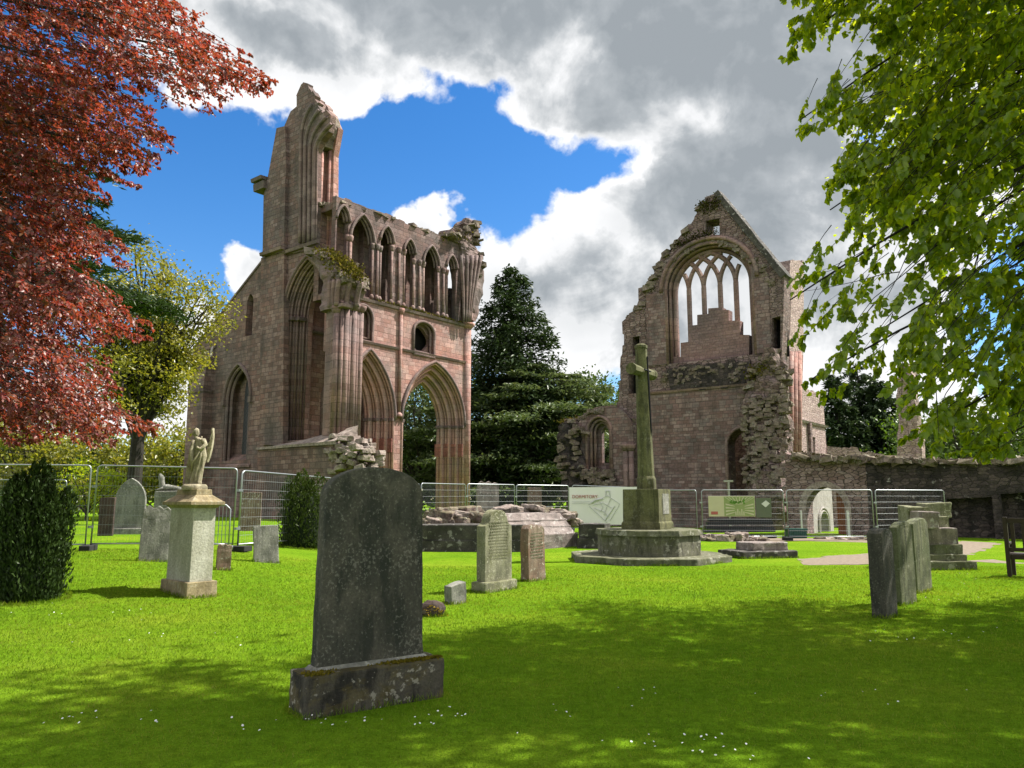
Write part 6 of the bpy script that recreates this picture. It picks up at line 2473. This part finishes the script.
def bough(mb, a, b, r0, r1, sag=.1, n=7, wob=.08):
    a, b = Vector(a), Vector(b)
    L = (b - a).length
    pts = []
    ph = random.uniform(0, 6)
    for i in range(n):
        t = i / (n - 1)
        p = a.lerp(b, t) + Vector((math.sin(ph + t * 5), math.cos(ph * 1.3 + t * 4), 0)) * wob * L * .3 * math.sin(math.pi * t)
        p.z += sag * L * math.sin(math.pi * t)
        pts.append(p)
    mb.tube(pts, [r0 + (r1 - r0) * i / (n - 1) for i in range(n)], 6)
    return pts


# ---- copper beech at the left: boughs sweep in from a trunk outside the frame
BEECH = [(-420, -260), (150, -200), (205, -60), (196, 0), (205, 32), (262, 62), (284, 88), (268, 98), (236, 92), (218, 120), (206, 108), (190, 66), (168, 62), (160, 95), (182, 160), (172, 152), (140, 190), (120, 175),
         (112, 205), (92, 208), (100, 222), (138, 250), (132, 272), (118, 262), (110, 282), (150, 318), (166, 336), (158, 342), (120, 330), (112, 350), (120, 378), (125, 395), (168, 424), (160, 432), (130, 428), (118, 452), (95, 448), (70, 436), (40, 440), (0, 452), (-420, 470)]
bt_ = Vector((-13.2, 11.5, terrain(-13, 11.5)))
beech = thing('copper_beech', 'copper beech with red brown leaves sweeping in at the left edge', 'tree', bt_)
fo, mb = Foliage(), MB()
nS = 0
tries = 0
while nS < 1900 and tries < 80000:
    tries += 1
    px, py = rng.uniform(-330, 284), rng.uniform(-180, 460)
    if not inpoly(px, py, BEECH):
        continue
    if px < -40 and rng.random() < .72:
        continue
    if py < -30 and rng.random() < .6:
        continue
    if px > 205 and rng.random() < .25:
        continue
    edge_ = sum(0 if inpoly(px + dx, py + dy, BEECH) else 1 for dx, dy in ((28, 0), (14, 24), (14, -24)))
    Y = rng.uniform(8.5, 14.5) if edge_ else rng.uniform(8.2, 15)
    p = at(px, py, Y)
    back = Vector((bt_.x, bt_.y, 0)) - Vector((p.x, p.y, 0))
    back.normalize()
    bk = np.array([back.x, back.y * .6, .32]) + rng.normal(size=3) * .14
    spray(fo, mb, p, bk, rng.uniform(.8, 1.5), int(rng.uniform(58, 80)), .066, hang=.42, width=.30, ext=.5, curve=.12, aspect=.68)
    nS += 1
fo.build('crown', M['lf_copper'], beech, heart=True)
for k_, (px, py, Y) in enumerate(((150, 30, 10), (60, 60, 12), (120, 150, 11), (60, 210, 13), (90, 300, 10.5), (30, 380, 11.5), (190, 50, 12.5), (-60, 120, 10), (-80, 300, 12), (-150, -60, 11))):
    bough(mb, bt_ + Vector((0, 0, 2.5 + max(0, (460 - py)) / 62)), at(px, py, Y), .10, .012, .06)
mb.build('twigs', M['bark_dark'], beech, world=True)
mb = MB()
mb.tube([bt_ + Vector((0, 0, -.3)), bt_ + Vector((0, 0, .6)), bt_ + Vector((.1, 0, 4)), bt_ + Vector((0, .2, 9)), bt_ + Vector((.2, .2, 15))], [.75, .55, .48, .34, .1], 14)
mb.build('trunk', M['bark'], beech, world=True)

# ---- lime tree at the right, its canopy reaching over the viewer
LIME = [(1560, -300), (790, -260), (772, -60), (778, 10), (770, 38), (782, 60), (792, 62), (802, 40), (822, 26), (850, 36), (866, 60), (846, 96), (812, 104), (790, 118), (776, 138), (784, 140), (826, 122), (820, 150), (838, 150), (832, 180), (812, 188), (838, 196),
        (826, 214), (812, 228), (828, 240), (800, 252), (790, 268), (806, 276), (776, 296), (772, 304), (800, 306), (796, 330), (776, 340), (780, 345), (812, 340), (832, 348), (804, 378), (790, 396), (774, 410), (780, 414), (808, 398), (850, 376), (856, 384), (890, 372), (904, 390),
        (892, 438), (900, 444), (922, 440), (942, 458), (975, 452), (985, 462), (1002, 448), (1024, 452), (1560, 520)]
SHADE = [(-900, 700), (-200, 690), (0, 676), (150, 668), (290, 662), (420, 655), (455, 640), (470, 628), (520, 622), (560, 604), (600, 598), (640, 606), (690, 612), (730, 604), (800, 598), (860, 606), (900, 612), (960, 604), (1024, 600), (1300, 600), (2600, 600), (2600, 3000), (-2200, 3000)]
lt_ = Vector((10.6, 6.6, 0))
lime = thing('lime_tree', 'lime tree with fresh backlit green leaves overhanging from the right', 'tree', lt_)
fo, mb = Foliage(), MB()
nS = 0
tries = 0
while nS < 1350 and tries < 90000:
    tries += 1
    px, py = rng.uniform(768, 1340), rng.uniform(-200, 470)
    if not inpoly(px, py, LIME):
        continue
    if px > 1060 and rng.random() < .8:
        continue
    if py < -40 and rng.random() < .7:
        continue
    # thinner below and towards the left, where the sky shows through
    if px < 1040 and py > 190 and rng.random() < .42:
        continue
    if 825 < px < 900 and 225 < py < 350 and rng.random() < .7:
        continue
    if 940 < px < 1024 and 200 < py < 330 and rng.random() < .35:
        continue
    edge_ = sum(0 if inpoly(px + dx, py + dy, LIME) else 1 for dx, dy in ((-26, 0), (-13, 22), (-13, -22)))
    Y = rng.uniform(6.8, 12.0) if py < 150 else rng.uniform(6.6, 9.8)
    p = at(px, py, Y)
    gs_ = p - SUNV * ((p.z - .7) / SUNV.z)
    ug = proj((gs_.x, gs_.y, 0))
    if ug and -20 < ug[0] < 1040 and ug[1] > 500 and not inpoly(ug[0], ug[1] + 4, SHADE) and rng.random() < .88:
        continue
    back = Vector((lt_.x + rng.uniform(-1, 1), lt_.y + 2, 0)) - Vector((p.x, p.y, 0))
    back.normalize()
    bk = np.array([back.x, back.y * .5, .62]) + rng.normal(size=3) * .30
    spray(fo, mb, p, bk, rng.uniform(.55, 1.1) * (.8 if edge_ else 1), int(rng.uniform(28, 42)), .084, hang=.75, width=.34, ext=.15, curve=.15, aspect=.86, twig_r=.0032)
    nS += 1
n_vis = fo.count()
# the part of the canopy over the viewer: it throws the shade across the foreground lawn
k = 0
tries = 0
while k < 2300 and tries < 200000:
    tries += 1
    gx, gy = rng.uniform(-9, 13), rng.uniform(.5, 13)
    u = proj((gx, gy, 0))
    if u is None or not inpoly(u[0], u[1], SHADE):
        continue
    if u[0] < 330 and rng.random() < .42 + .3 * (noise.noise(Vector((gx * .9, gy * .9, 3))) > .05):
        continue
    if noise.noise(Vector((gx * .75, gy * .75, 7))) > .30 and rng.random() < .85:
        continue
    if 500 < u[0] < 840 and 680 < u[1] < 760 and noise.noise(Vector((gx * 1.3, gy * 1.3, 1))) > .2 and rng.random() < .6:
        continue
    ok = False
    for _ in range(6):
        h = rng.uniform(6.0, 11.5)
        p = Vector((gx, gy, 0)) + SUNV * (h / SUNV.z)
        q = proj(p)
        if q is None or q[1] < -45 or q[0] > 1090 or q[0] < -60 or (inpoly(q[0] - 34, q[1] + 30, LIME) and inpoly(q[0] - 34, q[1] - 20, LIME) and q[0] > 850):
            ok = True
            break
    if not ok:
        continue
    back = Vector((lt_.x - p.x, lt_.y - p.y, 0))
    if back.length < .3:
        back = Vector((1, 0, 0))
    back.normalize()
    L = .85
    m_ = 15
    inn = q is not None and q[1] > -60 and -60 < q[0] < 1090
    if inn:
        m_ = 26
    c_ = np.array(p) + rng.normal(size=(m_, 3)) * np.array([.26, .26, .12])
    d_ = unit(m_) * np.array([1, 1, .4])
    fo.add(c_, d_, unit(m_) * .6 + np.array([0, 0, 1]), rng.uniform(.11, .17, m_) * (.6 if inn else 1), rng.uniform(.09, .14, m_) * (.6 if inn else 1))
    if k % 4 == 0:
        mb.tube([tuple(p), tuple(p + back * .8 + Vector((0, 0, .15))), tuple(p + back * 2.0 + Vector((0, 0, .25)))], [.004, .008, .014], 4, cap=False)
    k += 1
k = 0
for _ in range(4000):  # extra unseen leaf clusters, added to keep sun off the large foreground gravestone
    if k >= 150:
        break
    gx, gy, gz = rng.uniform(-1.75, -.35), rng.uniform(5.4, 6.5), rng.uniform(.2, 1.8)
    h = rng.uniform(7.5, 11)
    p = Vector((gx, gy, gz)) + SUNV * ((h - gz) / SUNV.z)
    q = proj(p)
    if q is None or q[1] < -45 or q[0] > 1090:
        m_ = 16
        fo.add(np.array(p) + rng.normal(size=(m_, 3)) * np.array([.2, .2, .1]), unit(m_) * np.array([1, 1, .4]), unit(m_) * .6 + np.array([0, 0, 1]), rng.uniform(.11, .17, m_), rng.uniform(.09, .14, m_))
        k += 1
fo.build('crown', M['lf_lime'], lime, fold=.22, heart=True)
for (px, py, Y, r0) in ((800, 40, 9, .06), (800, 120, 10, .05), (830, 210, 9, .05), (790, 300, 8, .05), (810, 380, 8.5, .05), (900, 150, 9.5, .07), (930, 250, 8.2, .06), (880, 330, 8.6, .05), (960, 60, 9, .07), (990, 380, 9, .06),
                        (960, 300, 8, .05), (925, 430, 9, .05), (1010, 220, 7.8, .06), (1000, 440, 9.5, .06), (900, 20, 8.4, .07)):
    e = at(px, py, Y)
    bough(mb, lt_ + Vector((-.3, .3, 3.2 + max(0, 460 - py) / 75)), e, r0, .008, .12, 9, .06)
for i in range(22):
    px, py = rng.uniform(900, 1060), rng.uniform(140, 420)
    Y = rng.uniform(7.5, 11)
    e = at(px - rng.uniform(10, 60), py + rng.uniform(30, 90), Y)
    a = at(px + 50, py - 70, Y - .3)
    bough(mb, a, e, .010, .003, rng.uniform(-.05, .1), 6, .25)
for i in range(9):
    a = R(100 + i * 22)
    bough(mb, lt_ + Vector((0, 0, 4 + i * .5)), lt_ + Vector((math.cos(a) * (6 + i % 3 * 2), math.sin(a) * 5, 9.5 + (i % 3) * .8)), .12, .02, .1)
mb.build('twigs', M['bark_dark'], lime, world=True)
mb = MB()
mb.tube([lt_ + Vector((0, 0, -.3)), lt_ + Vector((0, 0, .5)), lt_ + Vector((.05, 0, 4)), lt_ + Vector((0, .2, 8)), lt_ + Vector((.1, .1, 13))], [.7, .5, .42, .3, .08], 14)
mb.build('trunk', M['bark'], lime, world=True)


# ---- conifers in flat tiers
def conifer(name, label, base, H, profile, n_tiers, tufts, tuft, mat, droop=.12, trunk_r=.45, group=None, flat=.12, up=0.0, lowest=.1, seed=1, gap=.0):
    """profile(t): branch length at height fraction t"""
    rd = np.random.default_rng(seed)
    t = thing(name, label, 'tree', base, group)
    mb, fo = MB(), Foliage()
    mb.tube([Vector(base) + Vector((0, 0, -.3)), Vector(base) + Vector((0, 0, H * .5)), Vector(base) + Vector((0, 0, H * .98))], [trunk_r, trunk_r * .6, .04], 9)
    per = max(1, tufts // n_tiers)
    for i in range(n_tiers):
        f = lowest + (1 - lowest) * (i + rd.random() * .8) / n_tiers
        L = profile(f) * rd.uniform(.68, 1.1)
        if L < .15:
            L = .15
        az_ = rd.uniform(0, 2 * math.pi)
        d = np.array([math.cos(az_), math.sin(az_), 0])
        s_ = np.array([-math.sin(az_), math.cos(az_), 0])
        b0 = np.array(base) + np.array([0, 0, H * f])
        mb.tube([tuple(b0), tuple(b0 + d * L * .5 + np.array([0, 0, up * L * .5])), tuple(b0 + d * L * .95 + np.array([0, 0, up * L - droop * L]))], [.03 + .012 * L, .02 + .006 * L, .01], 4, cap=False)
        m_ = max(5, int(per * (L / max(.3, profile(lowest + .1))) ** 1.0 * 1.5))
        q = rd.random(m_) ** .6
        lat = rd.normal(size=m_) * .18 * L * (1.05 - q * .6)
        z = up * L * q - droop * L * q ** 2 + rd.normal(size=m_) * flat * (0.5 + .25 * L) * .5
        c = b0 + d * (q * L)[:, None] + s_ * lat[:, None] + np.array([0, 0, 1]) * z[:, None]
        dd = d * .7 + s_ * np.sign(lat)[:, None] * .6 + rd.normal(size=(m_, 3)) * .4 + np.array([0, 0, -.1])
        fo.add(c, dd, rd.normal(size=(m_, 3)) * .45 + np.array([0, 0, 1]), tuft * rd.uniform(.6, 1.3, m_), tuft * .34 * rd.uniform(.6, 1.3, m_))
    mb.build('trunk', M['bark_dark'], t, world=True)
    fo.build('crown', mat, t)
    return t


def zof(px, py, Y):
    return at(px, py, Y).z


Yf = 74
H_ = zof(512, 267, Yf)
mpp = Yf / F
conifer('tall_fir', 'tall dark conical fir rising above the spreading cedar between the ruins', (at(511, 500, Yf).x, Yf, 0), H_,
        lambda f: mpp * 92 * (1 - f) ** .62 * (1 if f > .3 else .9) + .35, 260, 30000, .62, M['lf_fir'], droop=.10, seed=3, flat=.5, lowest=.12)
Yd = 73
mpp2 = Yd / F


def ced(f):
    return mpp2 * np.interp(f, [0, .12, .3, .55, .75, .9, 1], [80, 120, 135, 122, 95, 58, 12])


conifer('spreading_cedar', 'broad layered green cedar between the transept and the gable', (at(530, 500, Yd).x, Yd, 0), zof(520, 362, Yd), ced, 110, 30000, .6, M['lf_cedar'], droop=.10, trunk_r=.7, seed=5, flat=.10, up=.10, lowest=.14)
Yl = 27
conifer('dark_cedar', 'dark cedar with flat tiers showing behind the copper beech', (at(-25, 500, Yl).x, Yl, .3), 16.5, lambda f: 7.4 * min(1, (1.12 - f) * 1.5), 60, 26000, .30, M['lf_fir'], droop=.16, trunk_r=.4, seed=9, flat=.06, up=.18, lowest=.5)


# ---- broadleaf trees
def broadleaf(name, label, base, H, Rc, mat, n_leaf, leaf, n_limb=9, trunk_r=.35, clear=.3, clump=.5, seed=1, group=None, squash=1.0, cat='tree', bark='bark', spread=1.0):
    rd = np.random.default_rng(seed)
    rr = random.Random(seed)
    t = thing(name, label, cat, base, group)
    b = Vector(base)
    mb, fo = MB(), Foliage()
    top = b + Vector((rr.uniform(-.3, .3), rr.uniform(-.3, .3), H * .62))
    mb.tube([b + Vector((0, 0, -.3)), b + Vector((0, 0, H * .06)), b + Vector((rr.uniform(-.1, .1), 0, H * clear)), top], [trunk_r * 1.35, trunk_r, trunk_r * .8, trunk_r * .3], 9)
    ends = []
    zc = H * (clear + 1) / 2
    hz = H * (1 - clear) / 2
    for i in range(n_limb):
        a = 2 * math.pi * (i + rr.random() * .7) / n_limb * 1.618
        e = math.asin(rr.uniform(-.5, .98) if i % 3 else rr.uniform(.5, 1))
        r_ = rr.uniform(.62, .98)
        tip = b + Vector((math.cos(a) * math.cos(e) * Rc * r_, math.sin(a) * math.cos(e) * Rc * r_, zc + hz * math.sin(e) * r_ * squash))
        st = b + Vector((0, 0, H * clear * rr.uniform(.8, 1.0) + max(0, tip.z - b.z - zc) * .35))
        pts = bough(mb, st, tip, trunk_r * .38, .02, .05, 6, .12)
        ends.append((tip, 1.0))
        for kx in range(4):
            j = rr.choice([2, 3, 4])
            off = Vector((rr.gauss(0, 1), rr.gauss(0, 1), rr.gauss(.2, .8))) * Rc * .26 * spread
            q = pts[j] + off
            bough(mb, pts[j], q, trunk_r * .14, .012, .05, 4, .1)
            ends.append((q, .8))
            q2 = q + Vector((rr.gauss(0, 1), rr.gauss(0, 1), rr.gauss(.1, .8))) * Rc * .13
            bough(mb, q, q2, trunk_r * .07, .01, .05, 3, .1)
            ends.append((q2, .7))
    per = n_leaf // len(ends)
    for e_, s_ in ends:
        m_ = int(per * rd.uniform(.5, 1.5))
        c = np.array(e_) + rd.normal(size=(m_, 3)) * np.array([1, 1, .62]) * Rc * .17 * s_ * clump * 2
        fo.add(c, rd.normal(size=(m_, 3)), rd.normal(size=(m_, 3)) * .7 + np.array([0, 0, .8]), leaf * rd.uniform(.6, 1.3, m_), leaf * .7 * rd.uniform(.6, 1.2, m_))
    mb.build('trunk', M[bark], t, world=True)
    fo.build('crown', mat, t)
    return t


Ys = 38
bs = at(133, 500, Ys)
broadleaf('sycamore_tree', 'open crowned tree with yellow green young leaves left of the transept', (bs.x, Ys, .4), zof(150, 240, Ys) - .4, 4.0, M['lf_gold'], 24000, .19, 30, .38, .30, .40, seed=21, bark='bark_dark', spread=.9)
# low bright growth and far trees at the left
broadleaf('bright_shrub', 'bright yellow green shrub beyond the fence at the far left', (at(88, 500, 46).x, 46, .4), 3.6, 2.1, M['lf_lime'], 3000, .17, 8, .1, .1, .6, seed=31, cat='shrub')
for i, (px, Y, Hh, Rr_, mt, lab) in enumerate(((20, 78, 11, 6.5, 'lf_gold', 'golden green tree beyond the lawn under the beech, farthest left'), (78, 86, 10, 6.5, 'lf_wood', 'mid green tree beyond the lawn behind the dark cedar'), (128, 80, 8.5, 5.5, 'lf_gold', 'golden green tree beyond the lawn behind the sycamore trunk'),
                                                (172, 78, 8.5, 5.0, 'lf_gold', 'yellow green tree beyond the winged statue'), (-40, 84, 12, 7, 'lf_wood', 'dark green tree at the far left edge behind the beech'))):
    broadleaf('distant_tree', lab, (at(px, 500, Y).x, Y, 0), Hh, Rr_, M[mt], 5200, .42, 10, .35, .12, .55, seed=40 + i, group='trees beyond the left lawn')
# trees seen between and through the ruins
for i, (px, Y, Hh, Rr_, mt, lab) in enumerate(((372, 82, 19, 7.5, 'lf_wood', 'dark leafy tree seen through the left transept arch'), (418, 76, 17, 7, 'lf_cedar', 'grey green tree seen through the right transept arch'), (450, 90, 18, 7, 'lf_wood', 'dark tree behind the right transept pier'),
                                                (585, 88, 17.5, 5.5, 'lf_fresh', 'fresh green feathery tree right of the spreading cedar'), (618, 78, 15.5, 4.2, 'lf_wood', 'dark tree showing at the left shoulder of the gable'),
                                                (545, 84, 10, 6, 'lf_wood', 'dark understorey tree behind the cedar'), (640, 90, 9, 6, 'lf_wood', 'dark tree behind the chapel window'), (490, 84, 8, 6, 'lf_wood', 'dark undergrowth tree behind the cedar trunk'))):
    broadleaf('woodland_tree', lab, (at(px, 500, Y).x, Y, 0), Hh, Rr_, M[mt], 10000, .42, 13, .4, .06, .6, seed=60 + i, group='trees beyond the ruins')
for i, (px, Y, Hh, Rr_, mt, lab) in enumerate(((940, 66, 9.5, 5.0, 'lf_fresh', 'round green tree behind the blackened wall'), (985, 60, 9.5, 5, 'lf_wood', 'dark green tree behind the blackened wall near the right edge'), (1030, 66, 11, 5.5, 'lf_fresh', 'green tree at the right edge behind the wall'),
                                                (905, 88, 11, 5, 'lf_wood', 'dark tree behind the slender ruined pillar'), (1075, 70, 12, 6, 'lf_wood', 'dark green tree beyond the right edge of the wall'))):
    broadleaf('woodland_tree', lab, (at(px, 500, Y).x, Y, 0), Hh, Rr_, M[mt], 5000, .36, 10, .4, .1, .6, seed=80 + i, group='trees behind the boundary wall')
for i, (px, Y, py, wpx, lab) in enumerate(((842, 74, 376, 40, 'dark pine close to the lit flank of the gable'), (866, 78, 366, 44, 'tall dark pine behind the boundary wall'), (888, 76, 382, 40, 'dark pine beside the slender ruined pillar'))):
    m3 = Y / F
    conifer('dark_pine', lab, (at(px, 500, Y).x, Y, 0), zof(px, py, Y), lambda f, w=wpx, m=m3: m * w * (1 - f) ** .5 + .3, 120, 12000, .6, M['lf_fir'], droop=.12, seed=90 + i, flat=.5, lowest=.05, group='dark pines behind the boundary wall')
# far woodland closing the horizon
fo = Foliage()
n = 26000
an = rng.uniform(-62, 62, n)
rr_ = rng.uniform(120, 150, n)
hh_ = np.array([9 + 3.5 * noise.noise(Vector((a * .16, 0, 0))) + 2 * noise.noise(Vector((a * .6, 3, 0))) for a in an])
zz_ = hh_ * (1 - rng.random(n) ** 1.4)
c = np.stack([rr_ * np.sin(np.radians(an)), rr_ * np.cos(np.radians(an)), zz_], 1)
fo.add(c, unit(n), unit(n) + np.array([0, 0, .6]), rng.uniform(.8, 1.8, n), rng.uniform(.6, 1.2, n))
o = fo.build('far_woodland', M['lf_wood'])
tag(o, 'distant dark belt of woodland along the horizon', 'woodland', None, 'stuff')


# ---- clipped yews
def yew(name, label, px, py, Y_off, wpx, pyt, mat, n, leaf, seed, fall=.14):
    rd = np.random.default_rng(seed)
    p = G(px, py)
    Y = p.y + Y_off
    mp_ = Y / F
    c0 = at(px, py, Y)
    base = Vector((c0.x, Y, terrain(c0.x, Y)))
    H = at(px, pyt, Y).z - base.z
    Rx = wpx * mp_ / 2
    t = thing(name, label, 'shrub', base)
    npl = 30
    cs_, ds_, ns_ = [], [], []
    per = n // npl
    for k in range(npl):
        a = k * 2.399
        q = math.sqrt((k + .5) / npl)
        cx, cy = math.cos(a) * q * Rx * .70, math.sin(a) * q * Rx * .70
        hp = H * (1.0 - fall * q ** 2) * rd.uniform(.72, 1.06)
        rp = Rx * rd.uniform(.30, .42)
        zf = rd.random(per)
        th = rd.random(per) * 2 * math.pi
        prof = np.interp(zf, [0, .1, .45, .75, .92, 1.0], [.8, .95, 1.0, .86, .55, .08])
        rad = prof * rp * (1 - np.abs(rd.normal(size=per)) * .22) * (1 + .25 * np.sin(th * 4 + zf * 9 + k))
        lx = cx / (Rx * 4)
        ly = cy / (Rx * 4)
        cs_.append(np.stack([cx + np.cos(th) * rad + lx * zf * hp * .3, cy + np.sin(th) * rad + ly * zf * hp * .3, zf * hp], 1))
        ov = np.stack([np.cos(th), np.sin(th), np.full(per, .9)], 1)
        ds_.append(ov * .45 + np.array([0, 0, .75]) + rd.normal(size=(per, 3)) * .4)
        ns_.append(ov + rd.normal(size=(per, 3)) * .6)
    c = np.concatenate(cs_) + np.array(base)
    dd = np.concatenate(ds_)
    outv = np.concatenate(ns_)
    n = len(c)
    o = leaves_mesh('foliage', c, dd, outv + rd.normal(size=(n, 3)) * .6, leaf * rd.uniform(.6, 1.4, n), leaf * .4 * rd.uniform(.7, 1.3, n), mat, t)
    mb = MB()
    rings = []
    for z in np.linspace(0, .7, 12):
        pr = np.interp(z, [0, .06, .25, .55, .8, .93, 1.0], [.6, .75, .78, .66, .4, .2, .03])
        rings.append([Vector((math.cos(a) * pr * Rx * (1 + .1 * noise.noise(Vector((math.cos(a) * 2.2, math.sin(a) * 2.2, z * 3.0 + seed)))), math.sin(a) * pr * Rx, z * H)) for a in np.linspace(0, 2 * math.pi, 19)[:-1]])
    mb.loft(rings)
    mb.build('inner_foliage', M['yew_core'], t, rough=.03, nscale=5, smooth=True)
    return t


yew('yew_shrub', 'large dark columnar yew at the left edge of the lawn', 26, 606, .5, 62, 464, M['lf_yew'], 38000, .075, 4, .12)
yew('yew_shrub', 'small dense rounded yew between the ruined transept and the large gravestone', 302, 548, .25, 50, 470, M['lf_yew2'], 18000, .08, 6, .18)

# ---- grass blades and daisies on the near lawn
n = 330000
u_ = rng.random(n)
yy = 2.2 + 17 * u_ ** 1.55
xx = (rng.random(n) - .5) * 2 * (yy * .70 + .6)
zz_ = np.array([terrain(a, b) for a, b in zip(xx, yy)])
sc_ = np.clip(yy / 5.5, .8, 2.4)
hgt = rng.uniform(.015, .034, n) * np.clip(sc_, .8, 1.35)
wd = rng.uniform(.0028, .005, n) * sc_
c = np.stack([xx, yy, zz_ + hgt * .42], 1)
d_ = np.stack([rng.normal(size=n) * .55, rng.normal(size=n) * .55, np.ones(n)], 1)
M['grass'] = leafmat('grass_blades', [(0.135, 0.24, 0.010), (0.185, 0.30, 0.013), (0.115, 0.205, 0.010), (0.225, 0.325, 0.02), (0.26, 0.30, 0.05)], .45, (1.4, 1.3, .5), .005, .5)
gt = NT(M['grass'].node_tree)
ramp_ = [x for x in gt.n if x.type == 'VALTORGB'][0]
tcg = gt.node('ShaderNodeTexCoord')
pn = gt.noise(tcg.outputs['Object'], .55, 5, .65)
pn2 = gt.noise(tcg.outputs['Object'], 2.6, 4, .7)
tint = gt.ramp(gt.math('ADD', gt.math('MULTIPLY', pn, .6), gt.math('MULTIPLY', pn2, .4)), [(0.36, (0.62, 0.80, 0.8)), (0.5, (0.92, 0.98, 1.0)), (0.62, (1.25, 1.06, 1.6))])
mixed = gt.mix(1.0, ramp_.outputs[0], tint, 'MULTIPLY')
for lk in list(ramp_.outputs[0].links):
    if lk.to_node != mixed.node:
        to = lk.to_socket
        gt.l.remove(lk)
        gt.link(mixed, to)
o = leaves_mesh('grass', c, d_, unit(n) * np.array([1, 1, .2]), hgt, wd, M['grass'], fold=.1)
tag(o, 'short mown grass of the lawn in front of the ruins', 'grass', None, 'stuff')
pts = []
for o_ in list(bpy.data.objects):
    if o_.parent is None and o_.get('category') in ('gravestone', 'pedestal', 'stone slab', 'stone base', 'memorial cross', 'stone', 'shrub') and o_ in WM:
        ms = [o_] if o_.type == 'MESH' else [c_ for c_ in o_.children if c_.type == 'MESH' and c_.name.split('.')[0] in ('base', 'plinth', 'slab', 'bottom_step', 'lower_slab', 'step', 'foliage', 'rock')]
        for c_ in ms:
            Mw = WM[c_]
            bb = [Mw @ Vector(q) for q in c_.bound_box]
            if min(q.z for q in bb) > terrain(bb[0].x, bb[0].y) + .1 or bb[0].y > 24:
                continue
            lo = [Vector(c_.bound_box[i]) for i in (0, 6)]
            cor = [Mw @ Vector((x, y, 0)) for x, y in ((lo[0].x, lo[0].y), (lo[1].x, lo[0].y), (lo[1].x, lo[1].y), (lo[0].x, lo[1].y))]
            ell = c_.name.startswith(('foliage', 'bottom_step', 'rock'))
            per_ = sum((cor[i] - cor[(i + 1) % 4]).length for i in range(4))
            for _ in range(int(per_ * 190)):
                if ell:
                    a = random.uniform(0, 6.283)
                    m_ = (cor[0] + cor[2]) / 2
                    q = m_ + (cor[1] - cor[0]) * .5 * math.cos(a) + (cor[3] - cor[0]) * .5 * math.sin(a)
                else:
                    i = random.randrange(4)
                    q = cor[i].lerp(cor[(i + 1) % 4], random.random())
                pts.append((q.x + random.gauss(0, .02), q.y + random.gauss(0, .02), terrain(q.x, q.y)))
k = len(pts)
pa = np.array(pts)
sc_ = np.clip(pa[:, 1] / 7, .9, 2)
hg = rng.uniform(.04, .10, k)
pa[:, 2] += hg * .4
o = leaves_mesh('long_grass', pa, np.stack([rng.normal(size=k) * .4, rng.normal(size=k) * .4, np.ones(k)], 1), unit(k) * np.array([1, 1, .2]), hg, .005 * sc_, M['grass'], fold=.1)
tag(o, 'longer untrimmed grass round the feet of the stones', 'grass', None, 'stuff')
dz = []
for (px, py, k, s_) in ((440, 716, 9, 22), (300, 722, 7, 14), (100, 612, 12, 60), (640, 700, 6, 14), (660, 745, 14, 70), (920, 640, 14, 60), (420, 728, 5, 10), (60, 720, 9, 60), (230, 730, 8, 40), (970, 600, 10, 40), (720, 760, 10, 60), (960, 575, 8, 26), (340, 722, 8, 20), (370, 703, 6, 20),
                        (150, 640, 8, 70), (850, 700, 8, 70), (570, 715, 5, 30)):
    for i in range(k):
        g = G(px + rng.normal() * s_, min(800, py + rng.normal() * 5))
        dz.append((g.x, g.y, g.z + rng.uniform(.032, .045)))
mb = MB()
for p in dz:
    r_ = random.uniform(.005, .009)
    a0 = random.uniform(0, 1)
    tx, ty = random.uniform(-.4, .4), random.uniform(-.6, .1)
    vs_ = [(p[0], p[1], p[2] + .003)] + [(p[0] + r_ * math.cos(a0 + a), p[1] + r_ * math.sin(a0 + a), p[2] - tx * r_ * math.cos(a0 + a) - ty * r_ * math.sin(a0 + a)) for a in np.linspace(0, 2 * math.pi, 9)[:-1]]
    mb.add(vs_, [(0, i, i % 8 + 1) for i in range(1, 9)])
o = mb.build('daisies', plain('daisy_petals', (.75, .75, .72), .7, 0, .03))
tag(o, 'scattered white daisies in the grass', 'flowers', None, 'stuff')
